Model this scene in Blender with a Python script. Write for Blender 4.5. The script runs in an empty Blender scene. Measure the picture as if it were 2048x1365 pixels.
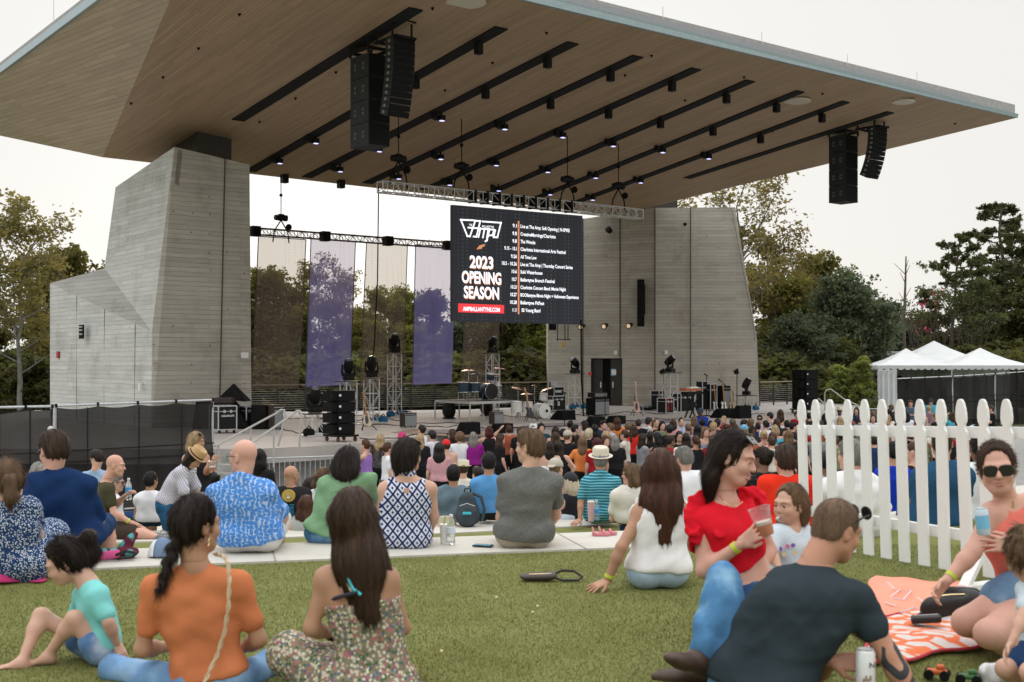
import bpy,bmesh,math,random
import numpy as np
from mathutils import Vector,Matrix
random.seed(7)
R=math.radians
SC=bpy.context.scene
COL=SC.collection
# ---- camera, sky, sun, exposure
F,CX,HZ,CAMZ=2400.0,1024.0,725.0,1.40
cam=bpy.data.cameras.new('camera');cam.lens=36.0*F/2048.0;cam.sensor_width=36.0
cam.shift_y=(HZ-682.5)/2048.0;cam.clip_start=0.1;cam.clip_end=3000
cam.dof.use_dof=True;cam.dof.focus_distance=22.0;cam.dof.aperture_fstop=4.5
camo=bpy.data.objects.new('camera',cam);COL.objects.link(camo)
camo.location=(0,0,CAMZ);camo.rotation_euler=(R(90),0,0);SC.camera=camo
SUN_EL,SUN_AZ=9.0,-7.0
w=bpy.data.worlds.new('World');SC.world=w;w.use_nodes=True
nt=w.node_tree;bg=nt.nodes['Background']
sky=nt.nodes.new('ShaderNodeTexSky');sky.sky_type='NISHITA';sky.sun_disc=False
sky.sun_elevation=R(SUN_EL);sky.sun_rotation=R(SUN_AZ);sky.air_density=1.0;sky.dust_density=3.0;sky.ozone_density=1.0
hs=nt.nodes.new('ShaderNodeHueSaturation');hs.inputs['Saturation'].default_value=0.16
nt.links.new(sky.outputs['Color'],hs.inputs['Color'])
mx=nt.nodes.new('ShaderNodeMix');mx.data_type='RGBA';mx.inputs['Factor'].default_value=0.97
nz=nt.nodes.new('ShaderNodeTexNoise');nz.inputs['Scale'].default_value=2.2;nz.inputs['Detail'].default_value=6
tc=nt.nodes.new('ShaderNodeTexCoord');mp=nt.nodes.new('ShaderNodeMapping');mp.inputs['Scale'].default_value=(1,1,7)
cr=nt.nodes.new('ShaderNodeValToRGB')
for p_,c_ in((0.0,(7.6,7.4,6.95)),(.32,(7.7,7.6,7.4)),(.48,(10.2,10.2,10.2)),(.75,(18.5,18.5,18.6))):
 e_=cr.color_ramp.elements.new(p_);e_.color=(*c_,1)
cr.color_ramp.elements.remove(cr.color_ramp.elements[-1]);cr.color_ramp.elements.remove(cr.color_ramp.elements[0])
sz=nt.nodes.new('ShaderNodeSeparateXYZ');nt.links.new(tc.outputs['Generated'],sz.inputs[0])
ad=nt.nodes.new('ShaderNodeMath');ad.operation='MULTIPLY_ADD';ad.inputs[1].default_value=.10;nt.links.new(nz.outputs['Fac'],ad.inputs[0]);nt.links.new(sz.outputs[2],ad.inputs[2])
sb_=nt.nodes.new('ShaderNodeMath');sb_.operation='SUBTRACT';sb_.inputs[1].default_value=.05;nt.links.new(ad.outputs[0],sb_.inputs[0])
nt.links.new(tc.outputs['Generated'],mp.inputs['Vector']);nt.links.new(mp.outputs['Vector'],nz.inputs['Vector'])
nt.links.new(sb_.outputs[0],cr.inputs['Fac'])
nt.links.new(hs.outputs['Color'],mx.inputs[6]);nt.links.new(cr.outputs['Color'],mx.inputs[7])
nt.links.new(mx.outputs[2],bg.inputs['Color']);bg.inputs['Strength'].default_value=0.10
sl=bpy.data.lights.new('sun','SUN');sl.energy=1.2;sl.angle=R(14.0);sl.color=(1.0,.80,.60)
so=bpy.data.objects.new('sun',sl);COL.objects.link(so)
sd=Vector((math.sin(R(SUN_AZ))*math.cos(R(SUN_EL)),math.cos(R(SUN_AZ))*math.cos(R(SUN_EL)),math.sin(R(SUN_EL))))
so.rotation_euler=sd.to_track_quat('Z','Y').to_euler()
so.location=(0,0,60)
SC.view_settings.view_transform='Standard';SC.view_settings.look='None'
SC.view_settings.exposure=0.22;SC.view_settings.gamma=1.0
SC.cycles.max_bounces=7;SC.cycles.transparent_max_bounces=12
SC.cycles.use_denoising=True
# ---- small helpers
def P(px,py,d):return Vector(((px-CX)/F*d,d,CAMZ+(HZ-py)/F*d))
def G(px,py,z):return P(px,py,(CAMZ-z)*F/(py-HZ))
UD=Vector((.785,.619,0)).normalized();VD=Vector((-.636,.771,0)).normalized()
UP=Vector((0,0,1))
_mats={}
def mat(name,col,rough=.75,var=.12,scale=6,bump=0,bscale=60,metal=0,stretch=(1,1,1),spec=.4,detail=4,emit=0,alpha=1,col2=None,trans=0,ior=1.45,sheen=0,mscale=None):
 if name in _mats:return _mats[name]
 m=bpy.data.materials.new(name);m.use_nodes=True;_mats[name]=m
 t=m.node_tree;b=t.nodes['Principled BSDF']
 c=tuple(col[:3])
 b.inputs['Roughness'].default_value=rough;b.inputs['Metallic'].default_value=metal
 b.inputs['Specular IOR Level'].default_value=spec;b.inputs['Alpha'].default_value=alpha
 b.inputs['Transmission Weight'].default_value=trans;b.inputs['IOR'].default_value=ior
 if sheen:b.inputs['Sheen Weight'].default_value=sheen
 if emit:
  b.inputs['Emission Color'].default_value=(*c,1);b.inputs['Emission Strength'].default_value=emit
 tc=t.nodes.new('ShaderNodeTexCoord');mp=t.nodes.new('ShaderNodeMapping');mp.inputs['Scale'].default_value=stretch
 t.links.new(tc.outputs['Object'],mp.inputs['Vector'])
 if var or col2:
  n=t.nodes.new('ShaderNodeTexNoise');n.inputs['Scale'].default_value=scale;n.inputs['Detail'].default_value=detail
  t.links.new(mp.outputs['Vector'],n.inputs['Vector'])
  r=t.nodes.new('ShaderNodeValToRGB');r.color_ramp.elements[0].position=.32;r.color_ramp.elements[1].position=.68
  a=col2 if col2 else tuple(min(1,x*(1+var))for x in c)
  lo=tuple(x*(1-var)for x in c)
  r.color_ramp.elements[0].color=(*lo,1);r.color_ramp.elements[1].color=(*a[:3],1)
  t.links.new(n.outputs['Fac'],r.inputs['Fac']);t.links.new(r.outputs['Color'],b.inputs['Base Color'])
 else:b.inputs['Base Color'].default_value=(*c,1)
 if bump:
  n2=t.nodes.new('ShaderNodeTexNoise');n2.inputs['Scale'].default_value=bscale;n2.inputs['Detail'].default_value=3
  t.links.new(mp.outputs['Vector'],n2.inputs['Vector'])
  bp=t.nodes.new('ShaderNodeBump');bp.inputs['Strength'].default_value=bump;bp.inputs['Distance'].default_value=.02
  t.links.new(n2.outputs['Fac'],bp.inputs['Height']);t.links.new(bp.outputs['Normal'],b.inputs['Normal'])
 return m
def base_of(m):return m.node_tree,m.node_tree.nodes['Principled BSDF']
def N(t,kind,**kw):
 n=t.nodes.new(kind)
 for k,v in kw.items():
  if k in n.inputs.keys():n.inputs[k].default_value=v
  else:setattr(n,k,v)
 return n
def ramp(t,fac,stops,const=False):
 r=t.nodes.new('ShaderNodeValToRGB');cr=r.color_ramp
 if const:cr.interpolation='CONSTANT'
 while len(cr.elements)<len(stops):cr.elements.new(.5)
 for e,(p,c)in zip(cr.elements,stops):e.position=p;e.color=(*c,1)
 t.links.new(fac,r.inputs['Fac']);return r.outputs['Color']
def mth(t,op,a,b=None):
 n=t.nodes.new('ShaderNodeMath');n.operation=op
 for i,x in enumerate((a,b)):
  if x is None:continue
  if isinstance(x,(int,float)):n.inputs[i].default_value=x
  else:t.links.new(x,n.inputs[i])
 return n.outputs[0]
def mixc(t,f,a,b,mode='MIX'):
 n=t.nodes.new('ShaderNodeMix');n.data_type='RGBA';n.blend_type=mode
 for i,x in((0,f),(6,a),(7,b)):
  if isinstance(x,(int,float)):n.inputs[i].default_value=x
  elif isinstance(x,tuple):n.inputs[i].default_value=(*x,1)
  else:t.links.new(x,n.inputs[i])
 return n.outputs[2]
def tag(o,label=None,cat=None,group=None,kind=None):
 if label:o['label']=label
 if cat:o['category']=cat
 if group:o['group']=group
 if kind:o['kind']=kind
 return o
def thing(name,label,cat,loc=(0,0,0),group=None,rz=0):
 o=bpy.data.objects.new(name,None);o.empty_display_size=.2;COL.objects.link(o)
 o.location=loc;o.rotation_euler=(0,0,rz)
 return tag(o,label,cat,group)
def wloc(o):
 v=Vector((0,0,0))
 while o is not None:v=v+Vector(o.location);o=o.parent
 return v
class MB:
 """collects simple shapes into one mesh; world coordinates unless local=True at build"""
 def __init__(s):s.v=[];s.f=[]
 def add(s,vs,fs):
  n=len(s.v);s.v+=[Vector(v)for v in vs];s.f+=[tuple(n+i for i in f)for f in fs];return s
 def hexa(s,p):
  return s.add(p,[(0,3,2,1),(4,5,6,7),(0,1,5,4),(1,2,6,5),(2,3,7,6),(3,0,4,7)])
 def box(s,c,size,ax=None,ay=None,az=None):
  c=Vector(c);ax=Vector(ax)if ax is not None else Vector((1,0,0));az=Vector(az)if az is not None else UP
  ay=Vector(ay)if ay is not None else az.cross(ax)
  ax,ay,az=ax.normalized()*size[0]/2,ay.normalized()*size[1]/2,az.normalized()*size[2]/2
  return s.hexa([c-ax-ay-az,c+ax-ay-az,c+ax+ay-az,c-ax+ay-az,c-ax-ay+az,c+ax-ay+az,c+ax+ay+az,c-ax+ay+az])
 def bar(s,a,b,w,h=None,up=None):
  a=Vector(a);b=Vector(b);d=b-a
  if d.length<1e-6:return s
  up=Vector(up)if up is not None else(UP if abs(d.normalized().z)<.95 else Vector((0,1,0)))
  sx=d.cross(up).normalized();sz=sx.cross(d).normalized()
  return s.box((a+b)/2,(d.length,w,h or w),d,sx,sz)
 def tube(s,pts,r,n=8,r2=None,cap=True):
  pts=[Vector(p)for p in pts];k=len(pts);rs=[r+((r2 if r2 is not None else r)-r)*i/max(1,k-1)for i in range(k)]
  base=len(s.v);prev=None
  for i,p in enumerate(pts):
   d=(pts[min(i+1,k-1)]-pts[max(i-1,0)]).normalized()
   if prev is None:
    a=d.cross(UP if abs(d.z)<.9 else Vector((1,0,0))).normalized()
   else:
    a=(prev-d*prev.dot(d)).normalized()
   prev=a;b=d.cross(a)
   for j in range(n):
    t=2*math.pi*j/n;s.v.append(p+(a*math.cos(t)+b*math.sin(t))*rs[i])
  for i in range(k-1):
   for j in range(n):
    q=base+i*n;s.f.append((q+j,q+(j+1)%n,q+n+(j+1)%n,q+n+j))
  if cap:
   s.f.append(tuple(base+j for j in reversed(range(n))));s.f.append(tuple(base+(k-1)*n+j for j in range(n)))
  return s
 def lathe(s,c,prof,n=24,axis=None,ax=None):
  """prof: list of (radius, height) along axis"""
  c=Vector(c);az=(Vector(axis)if axis is not None else UP).normalized()
  ax=az.cross(Vector((0,1,0))if abs(az.y)<.9 else Vector((1,0,0))).normalized();ay=az.cross(ax)
  base=len(s.v);k=len(prof)
  for r,h in prof:
   for j in range(n):
    t=2*math.pi*j/n;s.v.append(c+az*h+(ax*math.cos(t)+ay*math.sin(t))*max(r,1e-4))
  for i in range(k-1):
   for j in range(n):
    q=base+i*n;s.f.append((q+j,q+(j+1)%n,q+n+(j+1)%n,q+n+j))
  s.f.append(tuple(base+j for j in reversed(range(n))));s.f.append(tuple(base+(k-1)*n+j for j in range(n)))
  return s
 def ball(s,c,r,n=12,rx=None):
  pr=[(r*math.sin(math.pi*i/n),-r*math.cos(math.pi*i/n))for i in range(n+1)]
  return s.lathe(c,pr,n=n+2)
 def prism(s,poly,dz):
  n=len(poly);a=[Vector(p)for p in poly];dz=Vector(dz);b=[p+dz for p in a]
  return s.add(a+b,[tuple(reversed(range(n))),tuple(range(n,2*n))]+[(i,(i+1)%n,n+(i+1)%n,n+i)for i in range(n)])
 def build(s,name,m,parent=None,smooth=False,bevel=0,label=None,local=False):
  me=bpy.data.meshes.new(name)
  o0=Vector((0,0,0))if(local or parent is None)else wloc(parent)
  me.from_pydata([tuple(v-o0)for v in s.v],[],s.f);me.update()
  bm=bmesh.new();bm.from_mesh(me);bmesh.ops.recalc_face_normals(bm,faces=bm.faces[:]);bm.to_mesh(me);bm.free()
  if smooth:
   me.polygons.foreach_set('use_smooth',[True]*len(me.polygons))
   try:me.set_sharp_from_angle(angle=R(40))
   except Exception:pass
  me.materials.append(m)
  o=bpy.data.objects.new(name,me);COL.objects.link(o);o.parent=parent
  if bevel:
   b=o.modifiers.new('bevel','BEVEL');b.width=bevel;b.segments=2;b.limit_method='ANGLE'
  if label:o['label']=label
  return o
def struct(o):o['kind']='structure';return o
def copy_tree(o,parent=None,label=None,loc=None,rz=None,scale=None):
 c=o.copy();COL.objects.link(c);c.parent=parent
 if label:c['label']=label
 if loc is not None:c.location=loc
 if rz is not None:c.rotation_euler=(0,0,rz)
 if scale is not None:c.scale=(scale,scale,scale)
 for ch in list(o.children):copy_tree(ch,c)
 return c
def rawmesh(name,V,Q,m,parent=None,smooth=True):
 """numpy verts (n,3) and faces (k,3|4) to an object, in world or parent-relative coordinates"""
 me=bpy.data.meshes.new(name);V=np.asarray(V,np.float32);Q=np.asarray(Q,np.int32)
 if parent is not None:V=V-np.array(wloc(parent),np.float32)
 k=Q.shape[1]
 me.vertices.add(len(V));me.vertices.foreach_set('co',V.ravel())
 me.loops.add(Q.size);me.loops.foreach_set('vertex_index',Q.ravel())
 me.polygons.add(len(Q));me.polygons.foreach_set('loop_start',np.arange(0,Q.size,k,dtype=np.int32))
 if smooth:me.polygons.foreach_set('use_smooth',np.ones(len(Q),dtype=bool))
 me.update(calc_edges=True)
 me.materials.append(m)
 o=bpy.data.objects.new(name,me);COL.objects.link(o);o.parent=parent
 return o
# ==== materials of the place
def board_concrete(name,ang,tint=(.37,.355,.315),dark=.72):
 """board-marked concrete: level boards along a wall whose plan direction is ang"""
 m=mat(name,tint,var=0,rough=.9,spec=.2);t,b=base_of(m)
 tc=N(t,'ShaderNodeTexCoord');sx=N(t,'ShaderNodeSeparateXYZ');g=N(t,'ShaderNodeNewGeometry')
 t.links.new(g.outputs['Position'],sx.inputs[0])
 u=mth(t,'ADD',mth(t,'MULTIPLY',sx.outputs[0],math.cos(ang)),mth(t,'MULTIPLY',sx.outputs[1],math.sin(ang)))
 cb=N(t,'ShaderNodeCombineXYZ');t.links.new(u,cb.inputs[0]);t.links.new(sx.outputs[2],cb.inputs[1])
 br=N(t,'ShaderNodeTexBrick');br.offset=.37;br.offset_frequency=2
 for k,v in dict(Scale=1.0).items():br.inputs[k].default_value=v
 br.inputs['Brick Width'].default_value=3.1;br.inputs['Row Height'].default_value=.16;br.inputs['Mortar Size'].default_value=.008;br.inputs['Mortar Smooth'].default_value=.1
 br.inputs['Bias'].default_value=0
 br.inputs['Color1'].default_value=(*[c*.90 for c in tint],1);br.inputs['Color2'].default_value=(*[min(1,c*1.08)for c in tint],1);br.inputs['Mortar'].default_value=(*[c*.74 for c in tint],1)
 t.links.new(cb.outputs[0],br.inputs['Vector'])
 n=N(t,'ShaderNodeTexNoise');n.inputs['Scale'].default_value=.9;n.inputs['Detail'].default_value=8;n.inputs['Roughness'].default_value=.62
 mp=N(t,'ShaderNodeMapping');mp.inputs['Scale'].default_value=(1,1,.8);t.links.new(g.outputs['Position'],mp.inputs[0]);t.links.new(mp.outputs[0],n.inputs['Vector'])
 st=ramp(t,n.outputs['Fac'],[(.28,(.80,.78,.74)),(.46,(1,1,1)),(.72,(1.08,1.08,1.08))])
 n3=N(t,'ShaderNodeTexNoise');n3.inputs['Scale'].default_value=2.2;n3.inputs['Detail'].default_value=5
 mp3=N(t,'ShaderNodeMapping');mp3.inputs['Scale'].default_value=(.5,.5,9);t.links.new(g.outputs['Position'],mp3.inputs[0]);t.links.new(mp3.outputs[0],n3.inputs['Vector'])
 st3=ramp(t,n3.outputs['Fac'],[(.3,(.90,.895,.88)),(.6,(1.03,1.03,1.03))])
 vo=N(t,'ShaderNodeTexVoronoi');vo.inputs['Scale'].default_value=1.55;vo.inputs['Randomness'].default_value=.12
 t.links.new(cb.outputs[0],vo.inputs['Vector'])
 hole=ramp(t,vo.outputs['Distance'],[(.0,(.35,.33,.30)),(.035,(.45,.43,.4)),(.06,(1,1,1))])
 c=mixc(t,1.0,mixc(t,1.0,mixc(t,1.0,br.outputs['Color'],st,'MULTIPLY'),st3,'MULTIPLY'),hole,'MULTIPLY')
 t.links.new(c,b.inputs['Base Color'])
 bp=N(t,'ShaderNodeBump');bp.inputs['Strength'].default_value=.6;bp.inputs['Distance'].default_value=.02
 hgt=mth(t,'SUBTRACT',n3.outputs['Fac'],mth(t,'MULTIPLY',br.outputs['Fac'],1.0))
 t.links.new(hgt,bp.inputs['Height']);t.links.new(bp.outputs['Normal'],b.inputs['Normal'])
 return m
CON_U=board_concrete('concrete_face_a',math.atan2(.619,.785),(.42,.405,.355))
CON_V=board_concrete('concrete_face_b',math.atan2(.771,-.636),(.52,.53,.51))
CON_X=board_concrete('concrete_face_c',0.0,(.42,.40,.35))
CON_S=mat('smooth_concrete',(.36,.355,.335),var=.16,scale=3,bump=.15,bscale=40,rough=.85)
CON_FLOOR=mat('stage_floor_concrete',(.42,.385,.36),var=.10,scale=1.2,bump=.1,rough=.7)
COPE=mat('coping_precast',(.53,.51,.455),var=.06,scale=5,bump=.1,bscale=120,rough=.8)
BLACK=mat('black_paint',(.009,.009,.009),var=.3,rough=.5,spec=.18)
BLACKM=mat('black_matt',(.010,.010,.010),var=.3,rough=.8,spec=.1)
DARKMETAL=mat('dark_steel',(.05,.045,.04),var=.1,rough=.45,metal=.3)
ALU=mat('aluminium',(.58,.58,.57),var=.08,rough=.42,metal=.6)
ALUP=mat('pale_aluminium',(.55,.55,.53),var=.08,rough=.5,metal=.2)
STEEL=mat('galvanised_steel',(.5,.52,.53),var=.12,scale=20,rough=.45,metal=.6)
FASC=mat('fascia_metal',(.36,.45,.49),var=.05,rough=.35,metal=.5)
FASC2=mat('fascia_grey',(.30,.31,.33),var=.05,rough=.4,metal=.4)
WHITE=mat('white_plastic',(.75,.75,.72),var=.03,rough=.5)
RED=mat('red_plastic',(.35,.02,.02),var=.05,rough=.4)
def soffit_mat(name,tint,ang):
 m=mat(name,tint,var=0,rough=.55,spec=.3);t,b=base_of(m)
 g=N(t,'ShaderNodeNewGeometry');mp=N(t,'ShaderNodeMapping');mp.vector_type='POINT'
 mp.inputs['Rotation'].default_value=(0,0,-ang)
 t.links.new(g.outputs['Position'],mp.inputs[0])
 br=N(t,'ShaderNodeTexBrick');br.offset=.43
 br.inputs['Scale'].default_value=1;br.inputs['Brick Width'].default_value=2.6;br.inputs['Row Height'].default_value=.13;br.inputs['Mortar Size'].default_value=.006
 br.inputs['Color1'].default_value=(*[c*.90 for c in tint],1);br.inputs['Color2'].default_value=(*[c*1.08 for c in tint],1);br.inputs['Mortar'].default_value=(*[c*.62 for c in tint],1)
 t.links.new(mp.outputs[0],br.inputs['Vector'])
 n=N(t,'ShaderNodeTexNoise');n.inputs['Scale'].default_value=1.3;n.inputs['Detail'].default_value=6
 mp2=N(t,'ShaderNodeMapping');mp2.inputs['Scale'].default_value=(.35,9,1);t.links.new(mp.outputs[0],mp2.inputs[0]);t.links.new(mp2.outputs[0],n.inputs['Vector'])
 s=ramp(t,n.outputs['Fac'],[(.3,(.90,.88,.85)),(.7,(1.07,1.06,1.05))])
 t.links.new(mixc(t,1.0,br.outputs['Color'],s,'MULTIPLY'),b.inputs['Base Color'])
 return m
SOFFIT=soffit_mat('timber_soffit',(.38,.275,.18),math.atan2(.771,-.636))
SOFFIT_LIT=soffit_mat('timber_soffit_wing_lit',(.44,.36,.27),math.atan2(.771,-.636))  # same timber, lighter tint: the sky light on the wing is in the colour
def turf_mat():
 m=mat('artificial_turf',(.085,.10,.022),var=0,rough=.85,spec=.15);t,b=base_of(m)
 g=N(t,'ShaderNodeNewGeometry')
 n=N(t,'ShaderNodeTexNoise');n.inputs['Scale'].default_value=1.5;n.inputs['Detail'].default_value=7;n.inputs['Roughness'].default_value=.65
 t.links.new(g.outputs['Position'],n.inputs['Vector'])
 n2=N(t,'ShaderNodeTexNoise');n2.inputs['Scale'].default_value=160;n2.inputs['Detail'].default_value=3
 t.links.new(g.outputs['Position'],n2.inputs['Vector'])
 a=ramp(t,n.outputs['Fac'],[(.3,(.135,.138,.040)),(.5,(.165,.175,.055)),(.7,(.19,.205,.075))])
 c=ramp(t,n2.outputs['Fac'],[(.3,(.84,.84,.82)),(.65,(1.12,1.12,1.10))])
 t.links.new(mixc(t,1.0,a,c,'MULTIPLY'),b.inputs['Base Color'])
 bp=N(t,'ShaderNodeBump');bp.inputs['Strength'].default_value=.5;bp.inputs['Distance'].default_value=.008
 t.links.new(n2.outputs['Fac'],bp.inputs['Height']);t.links.new(bp.outputs['Normal'],b.inputs['Normal'])
 return m
TURF=turf_mat()
MEADOW=mat('meadow_grass',(.09,.105,.035),var=.3,scale=.5,detail=8,bump=.6,bscale=8,rough=.95)
# ==== ground, terraced lawn, copings
PIT,STG=-2.05,-0.80
gb=MB();gb.add([(-900,-200,-2.40),(900,-200,-2.40),(900,1500,-2.40),(-900,1500,-2.40)],[(0,1,2,3)])
struct(gb.build('ground',MEADOW))
pb=MB();pb.prism([(-40,6,-2.38),(46,6,-2.38),(50,72,-2.38),(-40,40,-2.38)],(0,0,.33))
struct(pb.build('pavement',mat('plaza_concrete',(.30,.295,.28),var=.1,scale=2,rough=.85)))
def edge(pts):
 xs=[p[0]for p in pts];ys=[p[1]for p in pts]
 return lambda x:float(np.interp(x,xs,ys))
E1=edge([(-14,4.2),(-8,6.4),(-2.6,8.14),(-1.3,8.46),(-.1,8.77),(.84,8.98),(3.27,10.1),(8,13.4),(14,19)])
E2=edge([(-16,9.2),(-8,11.7),(-4.45,12.86),(-2.36,13.33),(-.73,13.6),(.8,14.2),(1.3,14.4),(4.98,15.9),(10,19.4),(18,27)])
E3=lambda x:E2(x*.85)+4.6
E4=lambda x:E2(x*.75)+8.6
CW=.85
def terrace(name,z,e_in,e_out,x0,x1,thick):
 """lawn sheet between the coping behind and its own coping"""
 xs=np.linspace(x0,x1,49);mb=MB()
 for a,b in zip(xs[:-1],xs[1:]):
  y=[e_in(a),e_in(b),e_out(b),e_out(a)]
  n=len(mb.v)
  mb.v+=[Vector((a,y[0],z)),Vector((b,y[1],z)),Vector((b,y[2],z)),Vector((a,y[3],z))];mb.f.append((n,n+1,n+2,n+3))
 return struct(mb.build(name,TURF))
def coping(z,e,x0,x1,label,zl):
 root=thing('seat_wall',label,'seat wall',(0,e(0),zl),'curved seat walls of the lawn terraces')
 xs=np.linspace(x0,x1,61);mb=MB();wl=MB()
 for a,b in zip(xs[:-1],xs[1:]):
  mb.hexa([(a,e(a),z-.14),(b,e(b),z-.14),(b,e(b)+CW,z-.14),(a,e(a)+CW,z-.14),(a,e(a),z+.015),(b,e(b),z+.015),(b,e(b)+CW,z+.015),(a,e(a)+CW,z+.015)])
  wl.hexa([(a,e(a)+.02,zl-.05),(b,e(b)+.02,zl-.05),(b,e(b)+CW-.06,zl-.05),(a,e(a)+CW-.06,zl-.05),(a,e(a)+.02,z-.143),(b,e(b)+.02,z-.143),(b,e(b)+CW-.06,z-.143),(a,e(a)+CW-.06,z-.143)])
 mb.build('coping_slab',COPE,root);wl.build('wall',CON_S,root)
 j=MB()
 for k in range(int(x0/2.2),int(x1/2.2)+1):
  x=k*2.2+.55;y=e(x);dx=(e(x+.3)-e(x-.3))/.6
  d=Vector((-dx,1,0)).normalized();a=Vector((x,y-.001,z+.016));j.bar(a,a+d*CW*1.02,.010,.004)
 j.build('joint',mat('joint_sealant',(.28,.26,.23),var=.05),root)
 return root
xs=(-14,14)
back=lambda x:-6.0
terrace('lawn',0.0,back,E1,-14,14,.3)
coping(0.0,E1,-14,14,'nearest curved pale seat wall level with the upper lawn, grey tee man on it',-.55)
terrace('lawn',-.55,lambda x:E1(x*.9)+CW-.1,E2,-16,18,.3)
coping(-.55,E2,-16,18,'second curved pale seat wall, below the nearest one, teal striped polo man on it',-1.1)
terrace('lawn',-1.1,lambda x:E2(x*.9)+CW-.1,E3,-18,20,.3)
coping(-1.1,E3,-18,20,'third curved pale seat wall, hidden behind the row of seated backs',-1.6)
terrace('lawn',-1.6,lambda x:E3(x*.9)+CW-.1,E4,-20,22,.3)
coping(-1.6,E4,-20,22,'lowest curved pale seat wall, right above the standing crowd',-2.05)
def blades():
 rng=np.random.default_rng(3);n=230000
 y=4.0+5.2*rng.random(n)**1.25;x=(rng.random(n)*2-1)*(y*.46)
 ye=np.interp(x,[-14,-8,-2.6,-1.3,-.1,.84,3.27,8,14],[4.2,6.4,8.14,8.46,8.77,8.98,10.1,13.4,19])
 k=y<ye-.005;x,y=x[k],y[k];n=len(x)
 a=rng.random(n)*6.283;h=.006+.009*rng.random(n);w=.0018
 V=np.zeros((n,3,3),np.float32)
 V[:,0]=np.stack([x-w*np.cos(a),y-w*np.sin(a),np.zeros(n)],1)
 V[:,1]=np.stack([x+w*np.cos(a),y+w*np.sin(a),np.zeros(n)],1)
 l=rng.normal(0,.004,(n,2));V[:,2]=np.stack([x+l[:,0],y+l[:,1],h],1)
 m=mat('turf_blade',(.145,.155,.050),var=.08,scale=400,rough=.85,col2=(.185,.195,.070),spec=.2)
 o=rawmesh('grass',V.reshape(-1,3),np.arange(n*3).reshape(-1,3),m,smooth=False);tag(o,kind='stuff')
blades()
# ==== stage
sf=[(-20,31.5),(-14,30.6),(-9.6,30.3),(-6.5,30.5),(-5.3,31.4),(-4.05,32.8),(-2.75,35.6),(-.22,38.3),(2.62,40.3),(6.7,42.9),(10.0,46.2),(13.0,48.4),(15.6,52),(17.4,60)]
bk=[(17,67),(10,70),(-2,56),(-9,53.5),(-22,55)]
st=MB();st.prism([(x,y,STG)for x,y in sf+bk],(0,0,-.38));struct(st.build('stage_floor',CON_FLOOR))
sw=MB();sw.prism([(x,y+.8,STG-.381)for x,y in sf]+[(x,y,STG-.381)for x,y in bk],(0,0,-1.2));
o=sw.build('stage_wall',CON_S);struct(o)
root=thing('stage_stair','grey concrete steps with two steel handrails at the left end of the stage','stairs',(-7.6,29.2,PIT))
D=Vector((-.62,-.785,0)).normalized();S=Vector((.785,-.62,0)).normalized();top=Vector((-6.9,30.9,STG))
mb=MB()
for k in range(7):
 zt=STG-.005-.175*k;c=top+D*(.32*k+.16);mb.box((c.x,c.y,(zt+PIT)/2),(.33,1.7,zt-PIT),D,S)
mb.build('steps',CON_S,root)
for sgn,a,b,c in((1,(430,893),(568,820),(556,893)),(0,(494,893),(600,822),(598,903))):
 d=30.2 if sgn else 29.4
 tb=MB();p0=P(a[0],a[1],d-2.2);p1=P(b[0]-12,b[1]+5,d);p2=P(b[0],b[1],d);p3=P(b[0]+3,b[1]+10,d);p4=P(c[0],c[1],d)
 tb.tube([p0,p1,(p1+p2)/2+Vector((0,0,.03)),p2,p3,p4],.028,8)
 for f in(.05,.55):
  q=p0.lerp(p1,f);tb.tube([q,q-Vector((0,0,.95))],.024,8)
 tb.build('handrail',mat('rail_metal',(.46,.45,.42),var=.06,rough=.5,metal=.3),root)
# ==== concrete towers
LT=thing('concrete_tower','left board marked concrete tower with a low side wing, carrying the roof','tower',(-12,41,STG),'towers carrying the roof')
C0=Vector((-12.07,40.13,STG-.4));C1=P(349,294,40.65);R0=Vector((-9.2,42.4,STG-.4));R1=P(499,330,42.36)
KN=P(304,664,40.3)
BK=P(209,537,45.0);TB=P(231,375,44.8);A=P(100,567,47.8);A0=Vector((-18.4,47.8,STG-.4))
vb=VD*6.5
mb=MB()
front=[C0,R0,R1,C1,KN]
def quad(mb,*p):mb.add(p,[tuple(range(len(p)))])
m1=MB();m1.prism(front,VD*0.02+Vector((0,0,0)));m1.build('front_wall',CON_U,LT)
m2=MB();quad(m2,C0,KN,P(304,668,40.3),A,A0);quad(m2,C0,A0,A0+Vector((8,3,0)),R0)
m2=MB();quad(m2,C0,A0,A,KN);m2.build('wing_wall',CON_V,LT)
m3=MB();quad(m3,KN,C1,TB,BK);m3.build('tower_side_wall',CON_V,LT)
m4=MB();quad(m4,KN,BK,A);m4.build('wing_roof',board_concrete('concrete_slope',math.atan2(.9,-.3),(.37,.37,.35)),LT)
m5=MB();R2=R1+vb;T2=TB;R20=R0+vb
quad(m5,C1,R1,R2,T2);quad(m5,R0,R20,R2,R1);quad(m5,R20,A0+Vector((4,2.5,0)),TB+Vector((3,3,0)),R2);quad(m5,A,BK,TB,TB+Vector((3,3,0)),A0+Vector((4,2.5,0)),A0)
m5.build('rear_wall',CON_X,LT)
j=MB()
for fx in(.66,):
 a=C0.lerp(R0,fx);b=C1.lerp(R1,fx);off=Vector((.02,-.03,0));j.bar(a+off,b+off,.035,.02)
j.build('expansion_joint',mat('joint_dark',(.05,.04,.035),var=.1),LT)
nW=Vector((-.771,-.636,0))*.012
for fx in(.30,.58,.86):
 a=A0.lerp(C0,fx);
 b=A.lerp(KN,fx);MB().bar(a+nW,b+nW,.02,.02).build('form_joint',mat('joint_pale',(.17,.16,.14),var=.1),LT)
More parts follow.
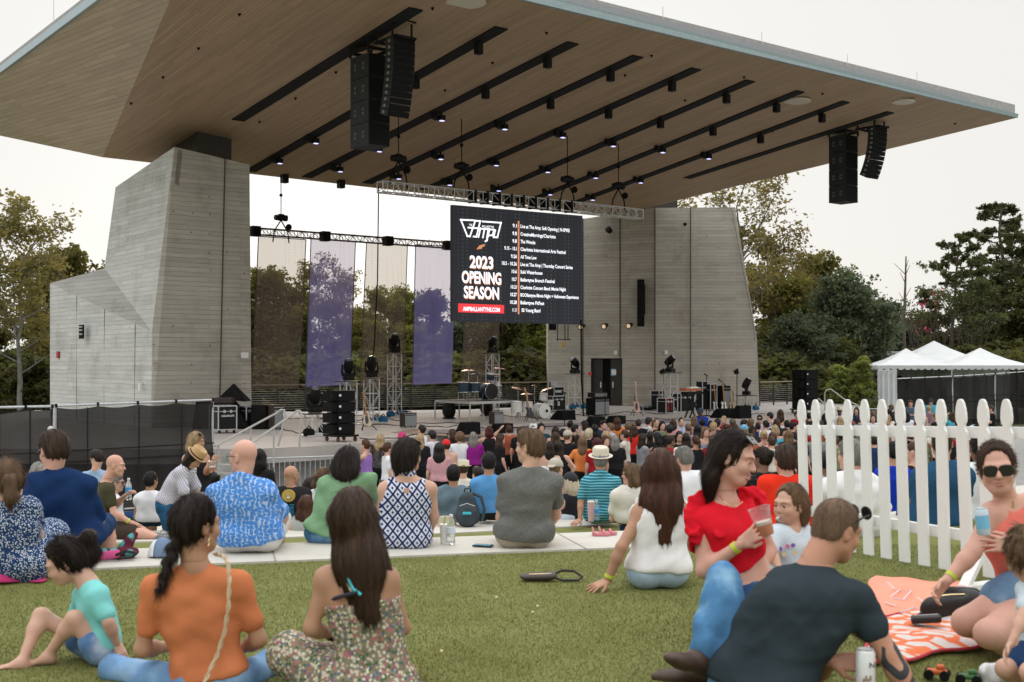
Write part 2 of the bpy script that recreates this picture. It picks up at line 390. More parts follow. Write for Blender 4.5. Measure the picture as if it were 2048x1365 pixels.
sm=MB();sm.box(P(488,711,42.1)+Vector((.05,-.12,0)),(.24,.1,.2),UD,Vector((-.619,.785,0)));sm.build('junction_box',WHITE,LT)
sm=MB();sm.box(P(282,774,40.6)+nW*4,(.12,.06,.24),VD);sm.build('socket_box',WHITE,LT)
vn=MB();c=P(165,664,44.5)+nW*3;vn.box(c,(.46,.04,.52),VD);vn.build('vent',BLACKM,LT)
vs=MB();[vs.box(c+nW*3+Vector((0,0,z)),(.30,.03,.06),VD)for z in(-.09,.06,.18)];vs.build('louvre',CON_S,LT)
al=MB();al.box(P(119,710,47.0)+nW*5,(.22,.06,.26),VD);al.build('fire_alarm',RED,LT)
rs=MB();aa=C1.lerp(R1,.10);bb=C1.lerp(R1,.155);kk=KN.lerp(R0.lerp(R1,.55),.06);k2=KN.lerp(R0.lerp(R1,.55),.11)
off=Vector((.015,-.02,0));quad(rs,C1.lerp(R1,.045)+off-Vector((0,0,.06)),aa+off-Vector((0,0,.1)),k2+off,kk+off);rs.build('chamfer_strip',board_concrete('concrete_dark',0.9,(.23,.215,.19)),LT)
RT=thing('concrete_tower','right board marked concrete tower with black stage doors, carrying the roof','tower',P(1310,813,60),'towers carrying the roof')
def RZ(px,py,d):return P(px,py,d)
f0,f1=RZ(1310,820,60),RZ(1310,416,60);e0,em,e1=RZ(1519,820,60.2),RZ(1514,680,60.2),RZ(1470,415,60.2)
l0,l1=RZ(1096,818,62),RZ(1096,447,62);lm=RZ(1165,437,61.4)
m=MB();m.prism([f0,e0,em,e1,f1],(0,5.5,0));m.build('right_wall',CON_X,RT)
def lp(px,py):
 f=(px-1096)/(1310-1096);return P(px,py,62+(60-62)*f)
L=MB()
def slabq(*pp):L.prism([lp(*p)for p in pp],(0,3.0,0))
slabq((1096,816),(1182,815),(1182,435.8),(1096,447));slabq((1182,717),(1245,717),(1245,425.5),(1182,435.8));slabq((1245,814.5),(1309.6,814),(1309.6,416),(1245,425.5))
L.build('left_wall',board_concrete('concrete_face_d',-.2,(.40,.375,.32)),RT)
rc=MB();rc.prism([lp(1182,815)+Vector((0,.7,0)),lp(1245,815)+Vector((0,.7,0)),lp(1245,717)+Vector((0,.7,0)),lp(1182,717)+Vector((0,.7,0))],(0,.05,0));rc.build('door_recess',mat('recess_dark',(.02,.019,.018),var=.1),RT)
for(a,b,nm)in((1184,1206,'door'),(1222,1244,'door')):
 d=MB();q=Vector((0,.22 if a<1200 else .12,0));d.prism([lp(a,814)+q,lp(b,814)+q,lp(b,719)+q,lp(a,719)+q],(0,.06,0));dd=d.build(nm,mat('door_paint',(.035,.031,.028),var=.08,rough=.4),RT)
 h=MB();hp=lp(b-4 if a<1200 else a+4,770)+q+Vector((0,-.05,0));h.box(hp,(.06,.08,.3));h.build('handle',ALU,dd)
sg=MB();q=lp(1228,745);sg.box(q+Vector((0,.1,0)),(.30,.02,.36));sgo=sg.build('notice',mat('notice_blue',(.12,.35,.55),var=.05),RT)
sg=MB();sg.box(q+Vector((0,.085,0)),(.23,.02,.26));sg.build('notice_sheet',WHITE,sgo)
sg=MB();sg.box(lp(1178,748)+Vector((.05,-.03,0)),(.18,.03,.16));sg.build('warning_label',mat('red_label',(.6,.05,.05),var=.05),RT)
for px in(1165.5,1240,1381,1309.8):
 j=MB();a=lp(px,813)if px<1300 else P(px,813,60);b=lp(px,437 if px<1200 else 428)if px<1300 else P(px,416,60)
 if px==1240:a=lp(px,716)
 if px==1165.5:pass
 q=Vector((0,-.02,0));j.bar(a+q,b+q,.045,.03);j.build('expansion_joint',_mats['joint_dark'],RT)
for px,py in((1231,706),(1332,705)):
 s_=MB();s_.box((lp(px,py)if px<1310 else P(px,py,60))+Vector((0,-.06,0)),(.16,.1,.2));s_.build('emergency_light',WHITE,RT)
j=MB();a=P(1463,417,60.1);b=P(1507,655,60.1);q=Vector((0,-.02,0));j.bar(a+q,b+q,.03,.02);j.bar(P(1507,655,60)+q,P(1509,682,60)+q,.03,.02);j.build('form_joint',_mats['joint_pale'],RT)
for(px,py)in((1370,449),):
 s_=MB();s_.ball(P(px,py,59.9),.09,8);s_.build('cable_hole',BLACKM,RT)
# ==== roof (canopy)
def plane_d(px,py):
 x=(px-CX)/F;z=(HZ-py)/F
 return(8.12+.0796*10.05+.101*43)/(z-.0796*x+.101)
def RP(px,py):return P(px,py,plane_d(px,py))
ROOF=thing('canopy_roof','huge timber lined canopy roof spanning the stage between the two concrete towers','roof',(0,40,STG))
tip=RP(2030,237);bkc=RP(1234,431);F1=RP(205,315);APX=RP(405,-149);WT=P(-127,245,52)
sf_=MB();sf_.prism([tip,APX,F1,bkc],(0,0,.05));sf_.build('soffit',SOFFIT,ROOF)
sf_=MB();sf_.prism([F1,APX,WT],(0,0,.05));sf_.build('wing_soffit',SOFFIT_LIT,ROOF)
up=Vector((0,0,.27))
deck=MB();T=[p+Vector((0,0,.052))for p in(tip,APX,F1,bkc)];n3=(APX+tip)/2
deck.prism(T,(0,0,.5));deck.build('roof_deck',mat('roof_membrane',(.35,.35,.34),var=.1),ROOF)
deck=MB();deck.prism([p+Vector((0,0,.052))for p in(F1,APX,WT)],(0,0,.4));deck.build('wing_deck',_mats['roof_membrane'],ROOF)
fo=Vector((.62,-.785,0))*.06
fa=MB();fa.hexa([APX+fo*.2,tip+fo*.2,tip+fo*2,APX+fo*2,APX+up+fo*.2,tip+up*.55+fo*.2,tip+up*.55+fo*2.6,APX+up+fo*2.6]);fa.build('fascia',FASC,ROOF)
fa=MB();u2=Vector((0,0,.30));t9=APX.lerp(tip,.9);fb=-fo*3
fa.hexa([APX+u2+fb,t9+u2*.6+fb,t9+u2*.6+fo,APX+u2+fo,APX+u2*1.65+fb,t9+u2*1.15+fb,t9+u2*1.15+fo,APX+u2*1.65+fo]);fa.build('upper_fascia',FASC2,ROOF)
fl=MB();wl_=Vector((-.785,-.62,0))*.05;fl.hexa([WT+wl_*.2,APX+wl_*.2,APX+wl_*2,WT+wl_*2,WT+up*.8+wl_*.2,APX+up+wl_*.2,APX+up+wl_*2,WT+up*.8+wl_*2]);fl.build('wing_fascia',FASC,ROOF)
for f in(.28,.42,.55,.68,.80):
 r=MB();a=APX.lerp(tip,f)+Vector((0,0,.42))+fo;r.tube([a,a+Vector((0,0,.40))],.012,5);r.build('lightning_rod',ALU,ROOF)
for f in(.35,.6):
 r=MB();a=WT.lerp(APX,f)+Vector((0,0,.4));r.tube([a,a+Vector((0,0,.8))],.012,5);r.build('lightning_rod',ALU,ROOF)
bt=MB();a=P(430,300,43.3);bt.prism([P(395,320,42.2),P(463,322,43.4),P(463,322,43.4)+VD*2.2,P(395,320,42.2)+VD*2.2],(0,0,1.6));bt.build('bearing_pier',DARKMETAL,LT)
bt=MB();a0=P(1265,418,61.2);a1=P(1355,418,61.2);bt.prism([a0,a1,a1+VD*3,a0+VD*3],(0,0,1.45));bt.build('bearing_pier',DARKMETAL,RT)
vs3=Vector((-1979,2400,-400)).normalized();us3=Vector((3044,2400,0)).normalized()
SL_NEAR=[(832,17),(1003,55),(1146,85),(1276,112),(1393,137),(1501,161),(1601,182),(1692,203),(1781,224)]
SL_FAR=[(476,240),(501,342),(614,354),(735,366),(850,379),(968,391),(1060,401),(1148,406),(1374,356)]
SLOT=mat('slot_black',(.008,.008,.008),var=.1,rough=.9)
slots=[]
for a,b in zip(SL_NEAR,SL_FAR):
 A_,B_=RP(*a),RP(*b);dv=(B_-A_);
 A_,B_=RP(*a),RP(*b)
 s_=MB();up3=us3.cross(dv.normalized()).normalized();h=us3*.23
 s_.hexa([A_-h-UP*.04,A_+h-UP*.04,B_+h-UP*.04,B_-h-UP*.04,A_-h+UP*.03,A_+h+UP*.03,B_+h+UP*.03,B_-h+UP*.03])
 s_.build('light_slot',SLOT,ROOF);slots.append((A_,B_))
for(px,py,r_)in((932,3,.55),(1593,202,.0),(1807,203,.42)):
 if r_:
  d_=MB();d_.lathe(RP(px,py)-UP*.02,[(r_,.03),(r_,-.03)],24);d_.build('round_downlight',mat('opal_disc',(.60,.56,.46),var=.02,rough=.4),ROOF)
d_=MB();d_.lathe(RP(1594,202)-UP*.02,[(.5,.03),(.5,-.03)],24);d_.build('round_downlight',_mats['opal_disc'],ROOF)
hd=MB();hp=[(326,154),(397,96),(479,28),(262,206),(591,196),(519,243),(672,144),(865,16),(1093,65),(985,125),(890,180),(1303,111),(1488,154),(1645,187),(1370,200),(1250,150),(1910,247),(1545,262),(1450,330)]
for k,(px,py)in enumerate(hp):
 h_=MB();q=RP(px,py);h_.lathe(q,[(.04,.01),(.055,-.01),(.03,-.04),(.015,-.07)],8);h_.build('sprinkler',BLACKM,ROOF)
# ==== rigging under the roof
def truss(name,label,A_,B_,s,group,m=None,lace=None,parts=True,r=.024):
 root=thing(name,label,'truss',A_,group)
 d=(B_-A_);L=d.length;dn=d.normalized();sv=UP if abs(dn.z)<.9 else VD;sh=dn.cross(sv).normalized()
 cs=[sv*s/2+sh*s/2,sv*s/2-sh*s/2,-sv*s/2+sh*s/2,-sv*s/2-sh*s/2]
 mb=MB()
 for c in cs:mb.tube([A_+c,B_+c],r,6)
 for e_ in(A_,B_):mb.tube([e_+cs[0],e_+cs[1],e_+cs[3],e_+cs[2],e_+cs[0]],r*.8,5)
 mb.build('chord_frame',m or ALU,root)
 lb=MB();n=max(2,int(round(L/(s*1.15))))
 for k in range(n):
  a=A_+d*(k/n);b=A_+d*((k+1)/n)
  for i,j in((0,1),(2,3),(0,2),(1,3)):
   p,q=(cs[i],cs[j])if k%2 else(cs[j],cs[i])
   lb.tube([a+p,b+q],r*.55,5)
   lb.tube([a+cs[i],a+cs[j]],r*.55,5)
 for i,j in((0,1),(2,3),(0,2),(1,3)):lb.tube([B_+cs[i],B_+cs[j]],r*.7,5)
 lb.build('lacing',m or ALU,root)
 return root
def along_u(p,px,exact_d=None):
 x,y=p.x,p.y;t=((px-CX)/F*y-x)/(.785-(px-CX)/F*.619);return p+Vector((.785*t,.619*t,0))
tA=P(760,374,40.3);tB=along_u(tA,1280)
truss('lighting_truss','silver box truss hanging over the video screen, on chain hoists',tA,tB,.36,'trusses hung under the roof')
bA=P(511,463,48.0);bB=along_u(bA,1010)
bt_=truss('lighting_truss','thin dark truss at the back of the stage carrying the translucent banners',bA,bB,.26,'trusses hung under the roof',m=mat('rust_dark_metal',(.10,.06,.05),var=.1,rough=.5,metal=.4))
def hoist(px,py,d,z_top,name_l):
 c=P(px,py,d);root=thing('chain_hoist',name_l,'chain hoist',c,'motor hoists')
 b=MB();b.lathe(c-UD*.28,[(.0,0),(.11,.01),(.12,.18),(.10,.20),(.10,.38),(.13,.40),(.13,.54),(0,.56)],10,axis=UD);b.build('motor',BLACK,root,smooth=True)
 m_=MB();m_.box(c+UP*.02,(.2,.18,.26),UD);m_.build('gear_housing',BLACKM,root)
 ch=MB();ch.tube([c+UP*.1,Vector((c.x,c.y,z_top))],.018,5);ch.build('chain',BLACKM,root)
 hk=MB();hk.ball(c+UP*(z_top-c.z)*.45,.07,6);hk.build('hook',BLACKM,root)
 sl_=MB()
 for s in(-1,1):sl_.tube([c-UP*.1,c+UD*.30*s-UP*.55,c+UD*.36*s-UP*1.0],.028,5)
 sl_.build('sling',BLACKM,root)
 bg_=MB();bg_.ball(c+UD*.35-UP*.35,.13,7);bg_.build('chain_bag',BLACKM,root)
for px,nm in((797,'first chain hoist from the left above the video screen truss'),(923,'second chain hoist, right above the screen\'s top left corner'),(1135,'third chain hoist, above the screen\'s top right corner'),(1237,'rightmost chain hoist, beside the right tower\'s bearing')):
 q=along_u(tA,px);hoist(px,HZ-(q.z-CAMZ+1.02)/q.y*F,q.y,10.0,nm)
q=along_u(bA,562);hoist(562,HZ-(q.z-CAMZ+.62)/q.y*F,q.y,9.3,'single chain hoist over the banner truss next to the left tower')
for px in(508,648,774,893):
 q=along_u(bA,px+2);t_=MB();t_.box(q,(.34,.36,.40),UD);o=t_.build('junction_sleeve',BLACKM,bt_)
def cable(pts,r,label,m=BLACKM,group='cables on and above the stage',sm=True):
 o=MB().tube(pts,r,5).build('cable',m);tag(o,label,'cable',group);return o
cable([P(757,372,40.5),P(757,400,40.5),P(755,560,41.5),P(748,700,42.5),P(742,735,43)],.022,'black cable dropping from the truss end to a moving light')
cable([P(1162,640,43.5),P(1163,760,44.5),P(1167,832,46)],.03,'black cable bundle dropping from the screen\'s right lower corner to the stage')
cable([P(1002,640,43.5),P(1002,770,44.5)],.018,'thin black cable dropping below the video screen to the drum riser')
# ---- video screen
S0=P(905,410,42.0);SN=UD.cross(UP).normalized()
if SN.y>0:SN=-SN
def SP(px,py,off=0.0):
 r=Vector(((px-CX)/F,1,(HZ-py)/F));o=Vector((0,0,CAMZ));q=S0+SN*off
 t=(q-o).dot(SN)/r.dot(SN);return o+r*t
TR_=SP(1165,432);BLz=SP(907,643).z
SCR=thing('video_screen','large dark LED screen listing the 2023 opening season dates','screen',SP(1035,640))
sc=MB();sc.prism([S0,TR_,Vector((TR_.x,TR_.y,BLz)),Vector((S0.x,S0.y,BLz))],-SN*.14)
sm=mat('led_panel',(.03,.034,.042),var=0,rough=.6)
t,b=base_of(sm);g=N(t,'ShaderNodeNewGeometry');vo=N(t,'ShaderNodeTexVoronoi');vo.inputs['Scale'].default_value=7.5;vo.inputs['Randomness'].default_value=.0
t.links.new(g.outputs['Position'],vo.inputs['Vector'])
c=ramp(t,vo.outputs['Distance'],[(0,(.045,.06,.065)),(.22,(.04,.05,.058)),(.30,(.018,.019,.025))]);t.links.new(c,b.inputs['Base Color'])
t.links.new(c,b.inputs['Emission Color']);b.inputs['Emission Strength'].default_value=.5
sc.build('display_panel',sm,SCR)
TXT=mat('led_white',(.82,.84,.90),var=0,emit=.95);TXR=mat('led_red',(.72,.045,.05),var=0,emit=.8);TXO=mat('led_orange',(.62,.26,.12),var=0,emit=.7)
def text_mesh(body,bold=0.0):
 cu=bpy.data.curves.new('t','FONT');cu.body=body;cu.offset=bold;cu.resolution_u=3;cu.extrude=.0
 o=bpy.data.objects.new('t',cu);COL.objects.link(o);bpy.context.view_layer.update()
 me=bpy.data.meshes.new_from_object(o.evaluated_get(bpy.context.evaluated_depsgraph_get()))
 V=[v.co.copy()for v in me.vertices];Fc=[tuple(p.vertices)for p in me.polygons]
 bpy.data.objects.remove(o);bpy.data.curves.remove(cu);bpy.data.meshes.remove(me)
 return V,Fc
def put_text(body,o,ax,ay,wdt,hgt,name,m,parent,bold=.03,nrm=None,off=.006,ref='H'):
 """fit text of cap height hgt and width wdt with its lower left at o"""
 V,Fc=text_mesh(body,bold)
 x0=min(v.x for v in V);x1=max(v.x for v in V);H=.70
 nrm=nrm or ax.cross(ay).normalized()
 pts=[o+ax*((v.x-x0)/(x1-x0)*wdt)+ay*(v.y/H*hgt)+nrm*off for v in V]
 mb=MB();mb.add(pts,Fc);
 me=bpy.data.meshes.new(name);o0=wloc(parent);me.from_pydata([tuple(p-o0)for p in pts],[],Fc);me.materials.append(m)
 ob=bpy.data.objects.new(name,me);COL.objects.link(ob);ob.parent=parent;return ob
def cz(cx_,cy_):return 890+cx_/5.25,400+cy_/5.25
rows=[('9.1','Live at The Amp: Soft Opening | N-SPIRE',277,1307,710),('9.8','CreativeMornings/Charlotte',358,1160,707),('9.8','The Wrecks',437,947,707),('9.15 - 10.1','Charlotte International Arts Festival',517,1265,622),('9.26','All Time Low',598,960,692),('10.5 - 10.26','Live at The Amp | Thursday Concert Series',676,1338,598),('10.6','Suki Waterhouse',756,1022,700),('10.7','Ballantyne Brunch Festival',838,1150,703),('10.21','Charlotte Concert Band: Movie Night',918,1268,690),('10.27','BOOllantyne Movie Night + Halloween Experience',998,1402,686),('10.28','Ballantyne FitFest',1078,1040,683),('11.11','Eli Young Band',1158,1000,708)]
for dt,tx,cy_,x1,xd in rows:
 a=SP(*cz(792 if tx[0:3]!='Eli' else 805,cy_),.012);bx=SP(*cz(x1,cy_),.012);hh=.125
 a0=a-UP*hh/2;put_text(tx,a0,UD,UP,(bx-a).length*(1 if True else 0),hh,'event_line',TXT,SCR,bold=.022,nrm=SN)
 bx=SP(*cz(753,cy_-4),.012);a=SP(*cz(xd,cy_-6),.012);z=SP(*cz(792,cy_),.012).z
 put_text(dt,Vector((a.x,a.y,z-hh/2)),UD,UP,(Vector((bx.x,bx.y,0))-Vector((a.x,a.y,0))).length,hh,'date_line',TXT,SCR,bold=.022,nrm=SN)
def srect(c0,c1,name,m,off=.012):
 a=SP(*cz(*c0),off);b_=SP(*cz(*c1),off);mb=MB();mb.prism([a,Vector((b_.x,b_.y,a.z)),b_,Vector((a.x,a.y,b_.z))],-SN*.01);return mb.build(name,m,SCR)
srect((766,222),(781,1202),'divider_line',TXO);srect((140,1088),(620,1195),'web_banner',TXR)
def big(tx,x0,x1,ytop,ybot,m,off,dx=0,dy=0,bold=.028):
 a=SP(*cz(x0+dx,ybot+dy),off);b_=SP(*cz(x1+dx,ybot+dy),off);tp=SP(*cz(x0+dx,ytop+dy),off)
 put_text(tx,a,UD,UP,(b_-a).length,tp.z-a.z,'headline',m,SCR,bold=bold,nrm=SN)
for tx,x0,x1,y0,y1 in(('2023',258,505,585,708),('OPENING',175,588,745,866),('SEASON',197,565,905,1027)):
 big(tx,x0,x1,y0,y1,TXO,.014,5,9);big(tx,x0,x1,y0,y1,TXT,.022)
big('AMPBALLANTYNE.COM',187,575,1122,1164,TXT,.03,bold=.03)
lg=MB()
def stroke(pts,wd):
 q=[SP(*cz(*p),.02)for p in pts]
 for a,b_ in zip(q[:-1],q[1:]):
  d=(b_-a).normalized();lg.bar(a-d*wd/2,b_+d*wd/2,wd,.01,up=SN)
for pts in([(300,216),(166,210),(235,382),(262,384)],[(395,228),(588,242),(550,394),(510,392),(528,320)],[(262,385),(318,220),(370,224),(330,388),(300,386)],[(245,292),(350,300)],[(372,300),(352,390)],[(372,304),(415,306),(398,396)],[(415,306),(455,308),(440,398)],[(468,312),(440,425),(424,436)],[(468,312),(515,314),(500,372),(455,376)]):stroke(pts,.055)
lg.build('venue_logo',TXT,SCR)
big('THE',252,284,252,274,TXT,.02,bold=.02);big('BALLANTYNE',390,512,266,288,TXT,.02,bold=.02)
bo=MB();bo.prism([SP(*cz(*p),.02)for p in((330,522),(362,480),(425,464),(412,492),(392,494),(385,514))],-SN*.008);bo.build('bolt_emblem',TXO,SCR)
for k in range(9):
 px=945+k*24;q=along_u(tA,px);s_=MB();zt=SP(px,430).z
 s_.tube([q+Vector((0,0,-.15)),Vector((q.x,q.y,S0.z+.25))],.02,5);s_.tube([q-UD*.14-UP*.1,Vector((q.x,q.y,S0.z+.28)),q+UD*.14-UP*.1],.022,5)
 s_.box(q,(.09,.42,.44),UD);s_.build('hanging_strap',BLACKM,SCR)
wb=thing('wall_speaker','small black box speaker on brackets under the screen at the right tower\'s left edge','speaker',P(1105,655,61))
MB().box(P(1105,653,60.8),(.38,.4,.38)).build('cabinet',BLACKM,wb)
fr=MB();[fr.bar(P(x,648,60.6),P(x,682,60.6),.05)for x in(1115,1130,1136)];fr.bar(P(1113,679,60.6),P(1142,679,60.6),.05);fr.build('bracket',DARKMETAL,wb)
MB().box(P(1126,690,60.5),(.14,.03,.28),(.95,0,.3)).build('yellow_tag',mat('yellow_tag',(.5,.33,.03),var=.05),wb)
for px,py,dd,lb in((1163,654,61,'left one of three small lit spotlights on the right tower'),(1209,652.5,60.7,'middle one of three small lit spotlights on the right tower'),(1258,651.5,60.3,'right one of three small lit spotlights, below the tall column speaker')):
 c=lp(px,py)+Vector((0,-.35,0));o=thing('wall_spotlight',lb,'spotlight',c,'spotlights on the right tower')
 ax=Vector((-.5,-.8,-.25)).normalized();MB().lathe(c,[(.02,-.2),(.09,-.18),(.15,.08),(.16,.14)],12,axis=ax).build('lamp_housing',BLACK,o)
 MB().lathe(c+ax*.145,[(.11,0),(.11,.012)],12,axis=ax).build('lens',mat('warm_lens',(.9,.62,.38),var=0,emit=.35),o);MB().bar(c,c+Vector((.2,.35,.12)),.05).build('arm',DARKMETAL,o)
cs_=thing('column_speaker','tall narrow black column speaker on the right tower wall','speaker',P(1280,653,60))
MB().box(lp(1280,607)+Vector((0,-.35,0)),(.34,.3,2.35)).build('cabinet',BLACKM,cs_,bevel=.02);MB().box(lp(1287,600)+Vector((0,-.12,0)),(.12,.24,1.5)).build('wall_bracket',BLACK,cs_)
cs_=thing('wall_lamp','small black angled lamp high on the right tower near the screen corner','lamp',P(1218,470,60))
MB().lathe(lp(1217,462)+Vector((0,-.3,0)),[(.02,-.16),(.14,-.12),(.16,.12),(.05,.16)],10,axis=(-.6,-.6,.5)).build('lamp_head',BLACK,cs_);MB().bar(lp(1217,462)+Vector((0,-.3,0)),lp(1222,461),.06).build('arm',ALU,cs_)
# ---- flown loudspeakers
GRILLE=mat('speaker_grille',(.012,.012,.013),var=.15,scale=60,rough=.9,spec=.1);CAB=mat('speaker_cabinet',(.028,.031,.033),var=.15,rough=.6,spec=.25)
def sub_stack(c,wd,dp,h,n,label,ztop):
 root=thing('subwoofer_stack',label,'speaker stack',c,'flown loudspeakers')
 for k in range(n):
  z=c.z+h*(k+.5);ctr=Vector((c.x,c.y,z))+UD*wd/2+VD*dp/2
  o=MB().box(ctr,(wd,dp,h-.015),UD,VD).build('subwoofer',CAB,root)
  MB().box(ctr-VD*(dp/2+.004),(wd-.04,.02,h-.05),UD,VD).build('grille',GRILLE,o)
  for s in(-.2,.2):
   MB().box(ctr-UD*(wd/2+.003)+VD*s*dp*1.1,(.02,.11,.20),UD,VD).build('handle',mat('handle_plate',(.10,.11,.11),var=.1),o)
   MB().box(ctr-UD*(wd/2+.013)+VD*s*dp*1.1,(.01,.06,.06),UD,VD).build('handle',BLACK,o)
 fr=MB();zt=c.z+n*h
 for a in(0,wd):
  for b_ in(0,dp):fr.bar(Vector((c.x,c.y,zt))+UD*a+VD*b_,Vector((c.x,c.y,ztop))+UD*a+VD*b_,.07)
 for b_ in(0,dp):fr.bar(Vector((c.x,c.y,zt+.15))+VD*b_,Vector((c.x,c.y,zt+.15))+VD*b_+UD*wd,.08)
 for a in(0,wd):fr.bar(Vector((c.x,c.y,zt+.15))+UD*a,Vector((c.x,c.y,zt+.15))+UD*a+VD*dp,.08)
 fr.build('flying_frame',BLACK,root)
def line_array(c,wd,dp,h,n,label,ztop,a0=-2,step=2.3):
 """c: front lower-left top corner of the array's top box"""
 root=thing('line_array',label,'line array',c,'flown loudspeakers')
 p=c.copy();ang=a0
 for k in range(n):
  a=R(ang);dn=(-UP*math.cos(a)+VD*math.sin(a));fw=-(VD*math.cos(a)+UP*math.sin(a))
  ctr=p+dn*h/2+UD*wd/2-fw*dp/2
  bx=MB().box(ctr,(wd,dp,h-.02),UD,-fw,-dn);o=bx.build('line_array_cabinet',CAB,root)
  MB().box(ctr+fw*(dp/2+.004),(wd-.05,.02,h-.045),UD,-fw,-dn).build('grille',GRILLE,o)
  MB().box(ctr-UD*(wd/2+.004),(.02,.09,.08),UD,-fw,-dn).build('handle',mat('handle_plate2',(.22,.22,.20),var=.1),o)
  p=p+dn*h;ang+=step
 fr=MB();q=c-VD*0
 for a in(.05,wd-.05):
  fr.bar(c+UD*a-VD*.1,c+UD*a+VD*(dp+.6),.07);fr.bar(c+UD*a+VD*.1,Vector((c.x,c.y,ztop))+UD*a+VD*.1,.06);fr.bar(c+UD*a+VD*(dp+.5),Vector((c.x,c.y,ztop))+UD*a+VD*(dp+.5),.06)
  fr.bar(Vector((c.x,c.y,ztop-.12))+UD*a-VD*.1,Vector((c.x,c.y,ztop-.12))+UD*a+VD*1.9,.08)
 for b_ in(-.1,dp+.5):fr.bar(c+UD*.05+VD*b_,c+UD*(wd-.05)+VD*b_,.07);fr.bar(Vector((c.x,c.y,ztop-.12))+UD*.05+VD*b_,Vector((c.x,c.y,ztop-.12))+UD*(wd-.05)+VD*b_,.08)
 fr.build('flying_frame',BLACK,root)
cL=P(737,289,34.6);sub_stack(cL,.72,.98,.665,4,'left flown stack of four black subwoofers, largest speakers in the picture',cL.z+3.2)
cl=P(786,72,33.6);line_array(cl,.74,.38,.186,12,'left flown line array, long curved column of black cabinets',cl.z+.62,-1,1.7)
cR=P(1691,403,48.5);sub_stack(cR,.82,.80,.68,4,'right flown stack of four black subwoofers against the sky',cR.z+3.2)
cr_=P(1752,252,47.5);line_array(cr_,.74,.38,.19,11,'right flown curved line array near the roof tip',cr_.z+.65,-2,2.8)
# ---- spotlights under the light slots
LEDM=mat('led_lens_blue',(.55,.55,1.0),var=0,emit=1.5)
def spot(px,py,led,k):
 q=RP(px,py-4);lab=('lit' if led else 'unlit')+' spotlight '+near(px,py)
 root=thing('canopy_spotlight',lab,'spotlight',q,'spotlights in the canopy slots')
 MB().box(q-UP*.10,(.07,.07,.24)).build('yoke',BLACK,root)
 s=1.0
 if led:
  MB().box(q-UP*.20,(.22,.20,.18),UD).build('lamp_housing',BLACK,root);MB().box(q-UP*.30+UD*.02,(.15,.12,.02),UD).build('lens',LEDM,root)
  MB().box(q-UP*.18-UD*.30,(.20,.18,.20),(UD*.9-UP*.3)).build('ballast_box',BLACK,root)
 else:
  ax=(Vector((.3,.3,-.9))).normalized();MB().box(q-UP*.27,(.19,.22,.30),(UD*.96-UP*.25)).build('lamp_housing',BLACK,root)
  MB().box(q-UP*.43,(.20,.22,.02),UD).build('barn_door',BLACK,root)
def near(px,py):
 n,f=min(((abs((py-a[1])-(b_[1]-a[1])*(px-a[0])/(b_[0]-a[0])),i)for i,(a,b_)in enumerate(zip(SL_NEAR,SL_FAR))))
 a,b_=SL_NEAR[f],SL_FAR[f];fr=(a[0]-px)/(a[0]-b_[0]);ordn=['first','second','third','fourth','fifth','sixth','seventh','eighth','last'][f]
 near.c[f]=near.c.get(f,0)+1
 return f'in the {ordn} canopy slot from the left, '+('near its front end' if fr<.25 else 'at mid length' if fr<.55 else 'towards the back' if fr<.8 else 'at its far back end')
near.c={}
SPL=[(957,83,0),(1095,112,0),(1221,140,0),(831,154,0),(971,175,0),(1101,197,0),(1217,217,0),(883,229,1),(1009,247,1),(1125,264,1),(1226,282,1),(758,292,1),(881,308,1),(992,321,1),(1095,335,1),(1191,347,1),(680,333,1),(797,348,1),(899,361,1),(997,373,1),(1100,381,1),(1185,392,1),(1344,161,0),(1453,186,0),(1553,205,0),(1644,226,0),(1321,237,0),(1426,253,0),(1521,269,0),(1325,295,1),(1417,308,1),(1281,357,1),(631,275,1),(559,316,1)]
for k,(px,py,l)in enumerate(SPL):spot(px,py,l,k)
for px,py in((569,350),(682,361),(1040,398)):
 q=RP(px,py);root=thing('canopy_spotlight','small black lamp box at the canopy back edge '+('near the left tower' if px<600 else 'in the middle of the gap' if px<800 else 'behind the truss'),'spotlight',q,'spotlights in the canopy slots');MB().box(q-UP*.16,(.26,.26,.34),UD).build('lamp_housing',BLACK,root)
# ---- translucent banners
def banner_mat(name,col,mixv,alpha_a,trans):
 m=bpy.data.materials.new(name);m.use_nodes=True;t=m.node_tree;b=t.nodes['Principled BSDF'];out=t.nodes['Material Output']
 b.inputs['Base Color'].default_value=(*col,1);b.inputs['Roughness'].default_value=.9;b.inputs['Specular IOR Level'].default_value=.05
 tr=N(t,'ShaderNodeBsdfTransparent');tr.inputs['Color'].default_value=(*mixv,1);ad=N(t,'ShaderNodeMixShader')
 tc=N(t,'ShaderNodeTexCoord');ck=N(t,'ShaderNodeTexVoronoi');ck.inputs['Scale'].default_value=8.5;ck.inputs['Randomness'].default_value=0
 t.links.new(tc.outputs['Object'],ck.inputs['Vector'])
 f=ramp(t,ck.outputs['Distance'],[(0,(alpha_a+.22,)*3),(.16,(alpha_a+.20,)*3),(.22,(alpha_a,)*3)])
 t.links.new(f,ad.inputs['Fac']);t.links.new(tr.outputs[0],ad.inputs[1]);t.links.new(b.outputs[0],ad.inputs[2])
 tl=N(t,'ShaderNodeBsdfTranslucent');tl.inputs['Color'].default_value=(*col,1);m2=N(t,'ShaderNodeMixShader');m2.inputs[0].default_value=trans
 t.links.new(ad.outputs[0],m2.inputs[1]);t.links.new(tl.outputs[0],m2.inputs[2]);t.links.new(m2.outputs[0],out.inputs['Surface'])
 return m
BN=banner_mat('banner_taupe',(.27,.21,.18),(.98,.93,.86),.38,.05);BP=banner_mat('banner_violet',(.38,.35,.86),(.97,.93,.90),.45,.06)
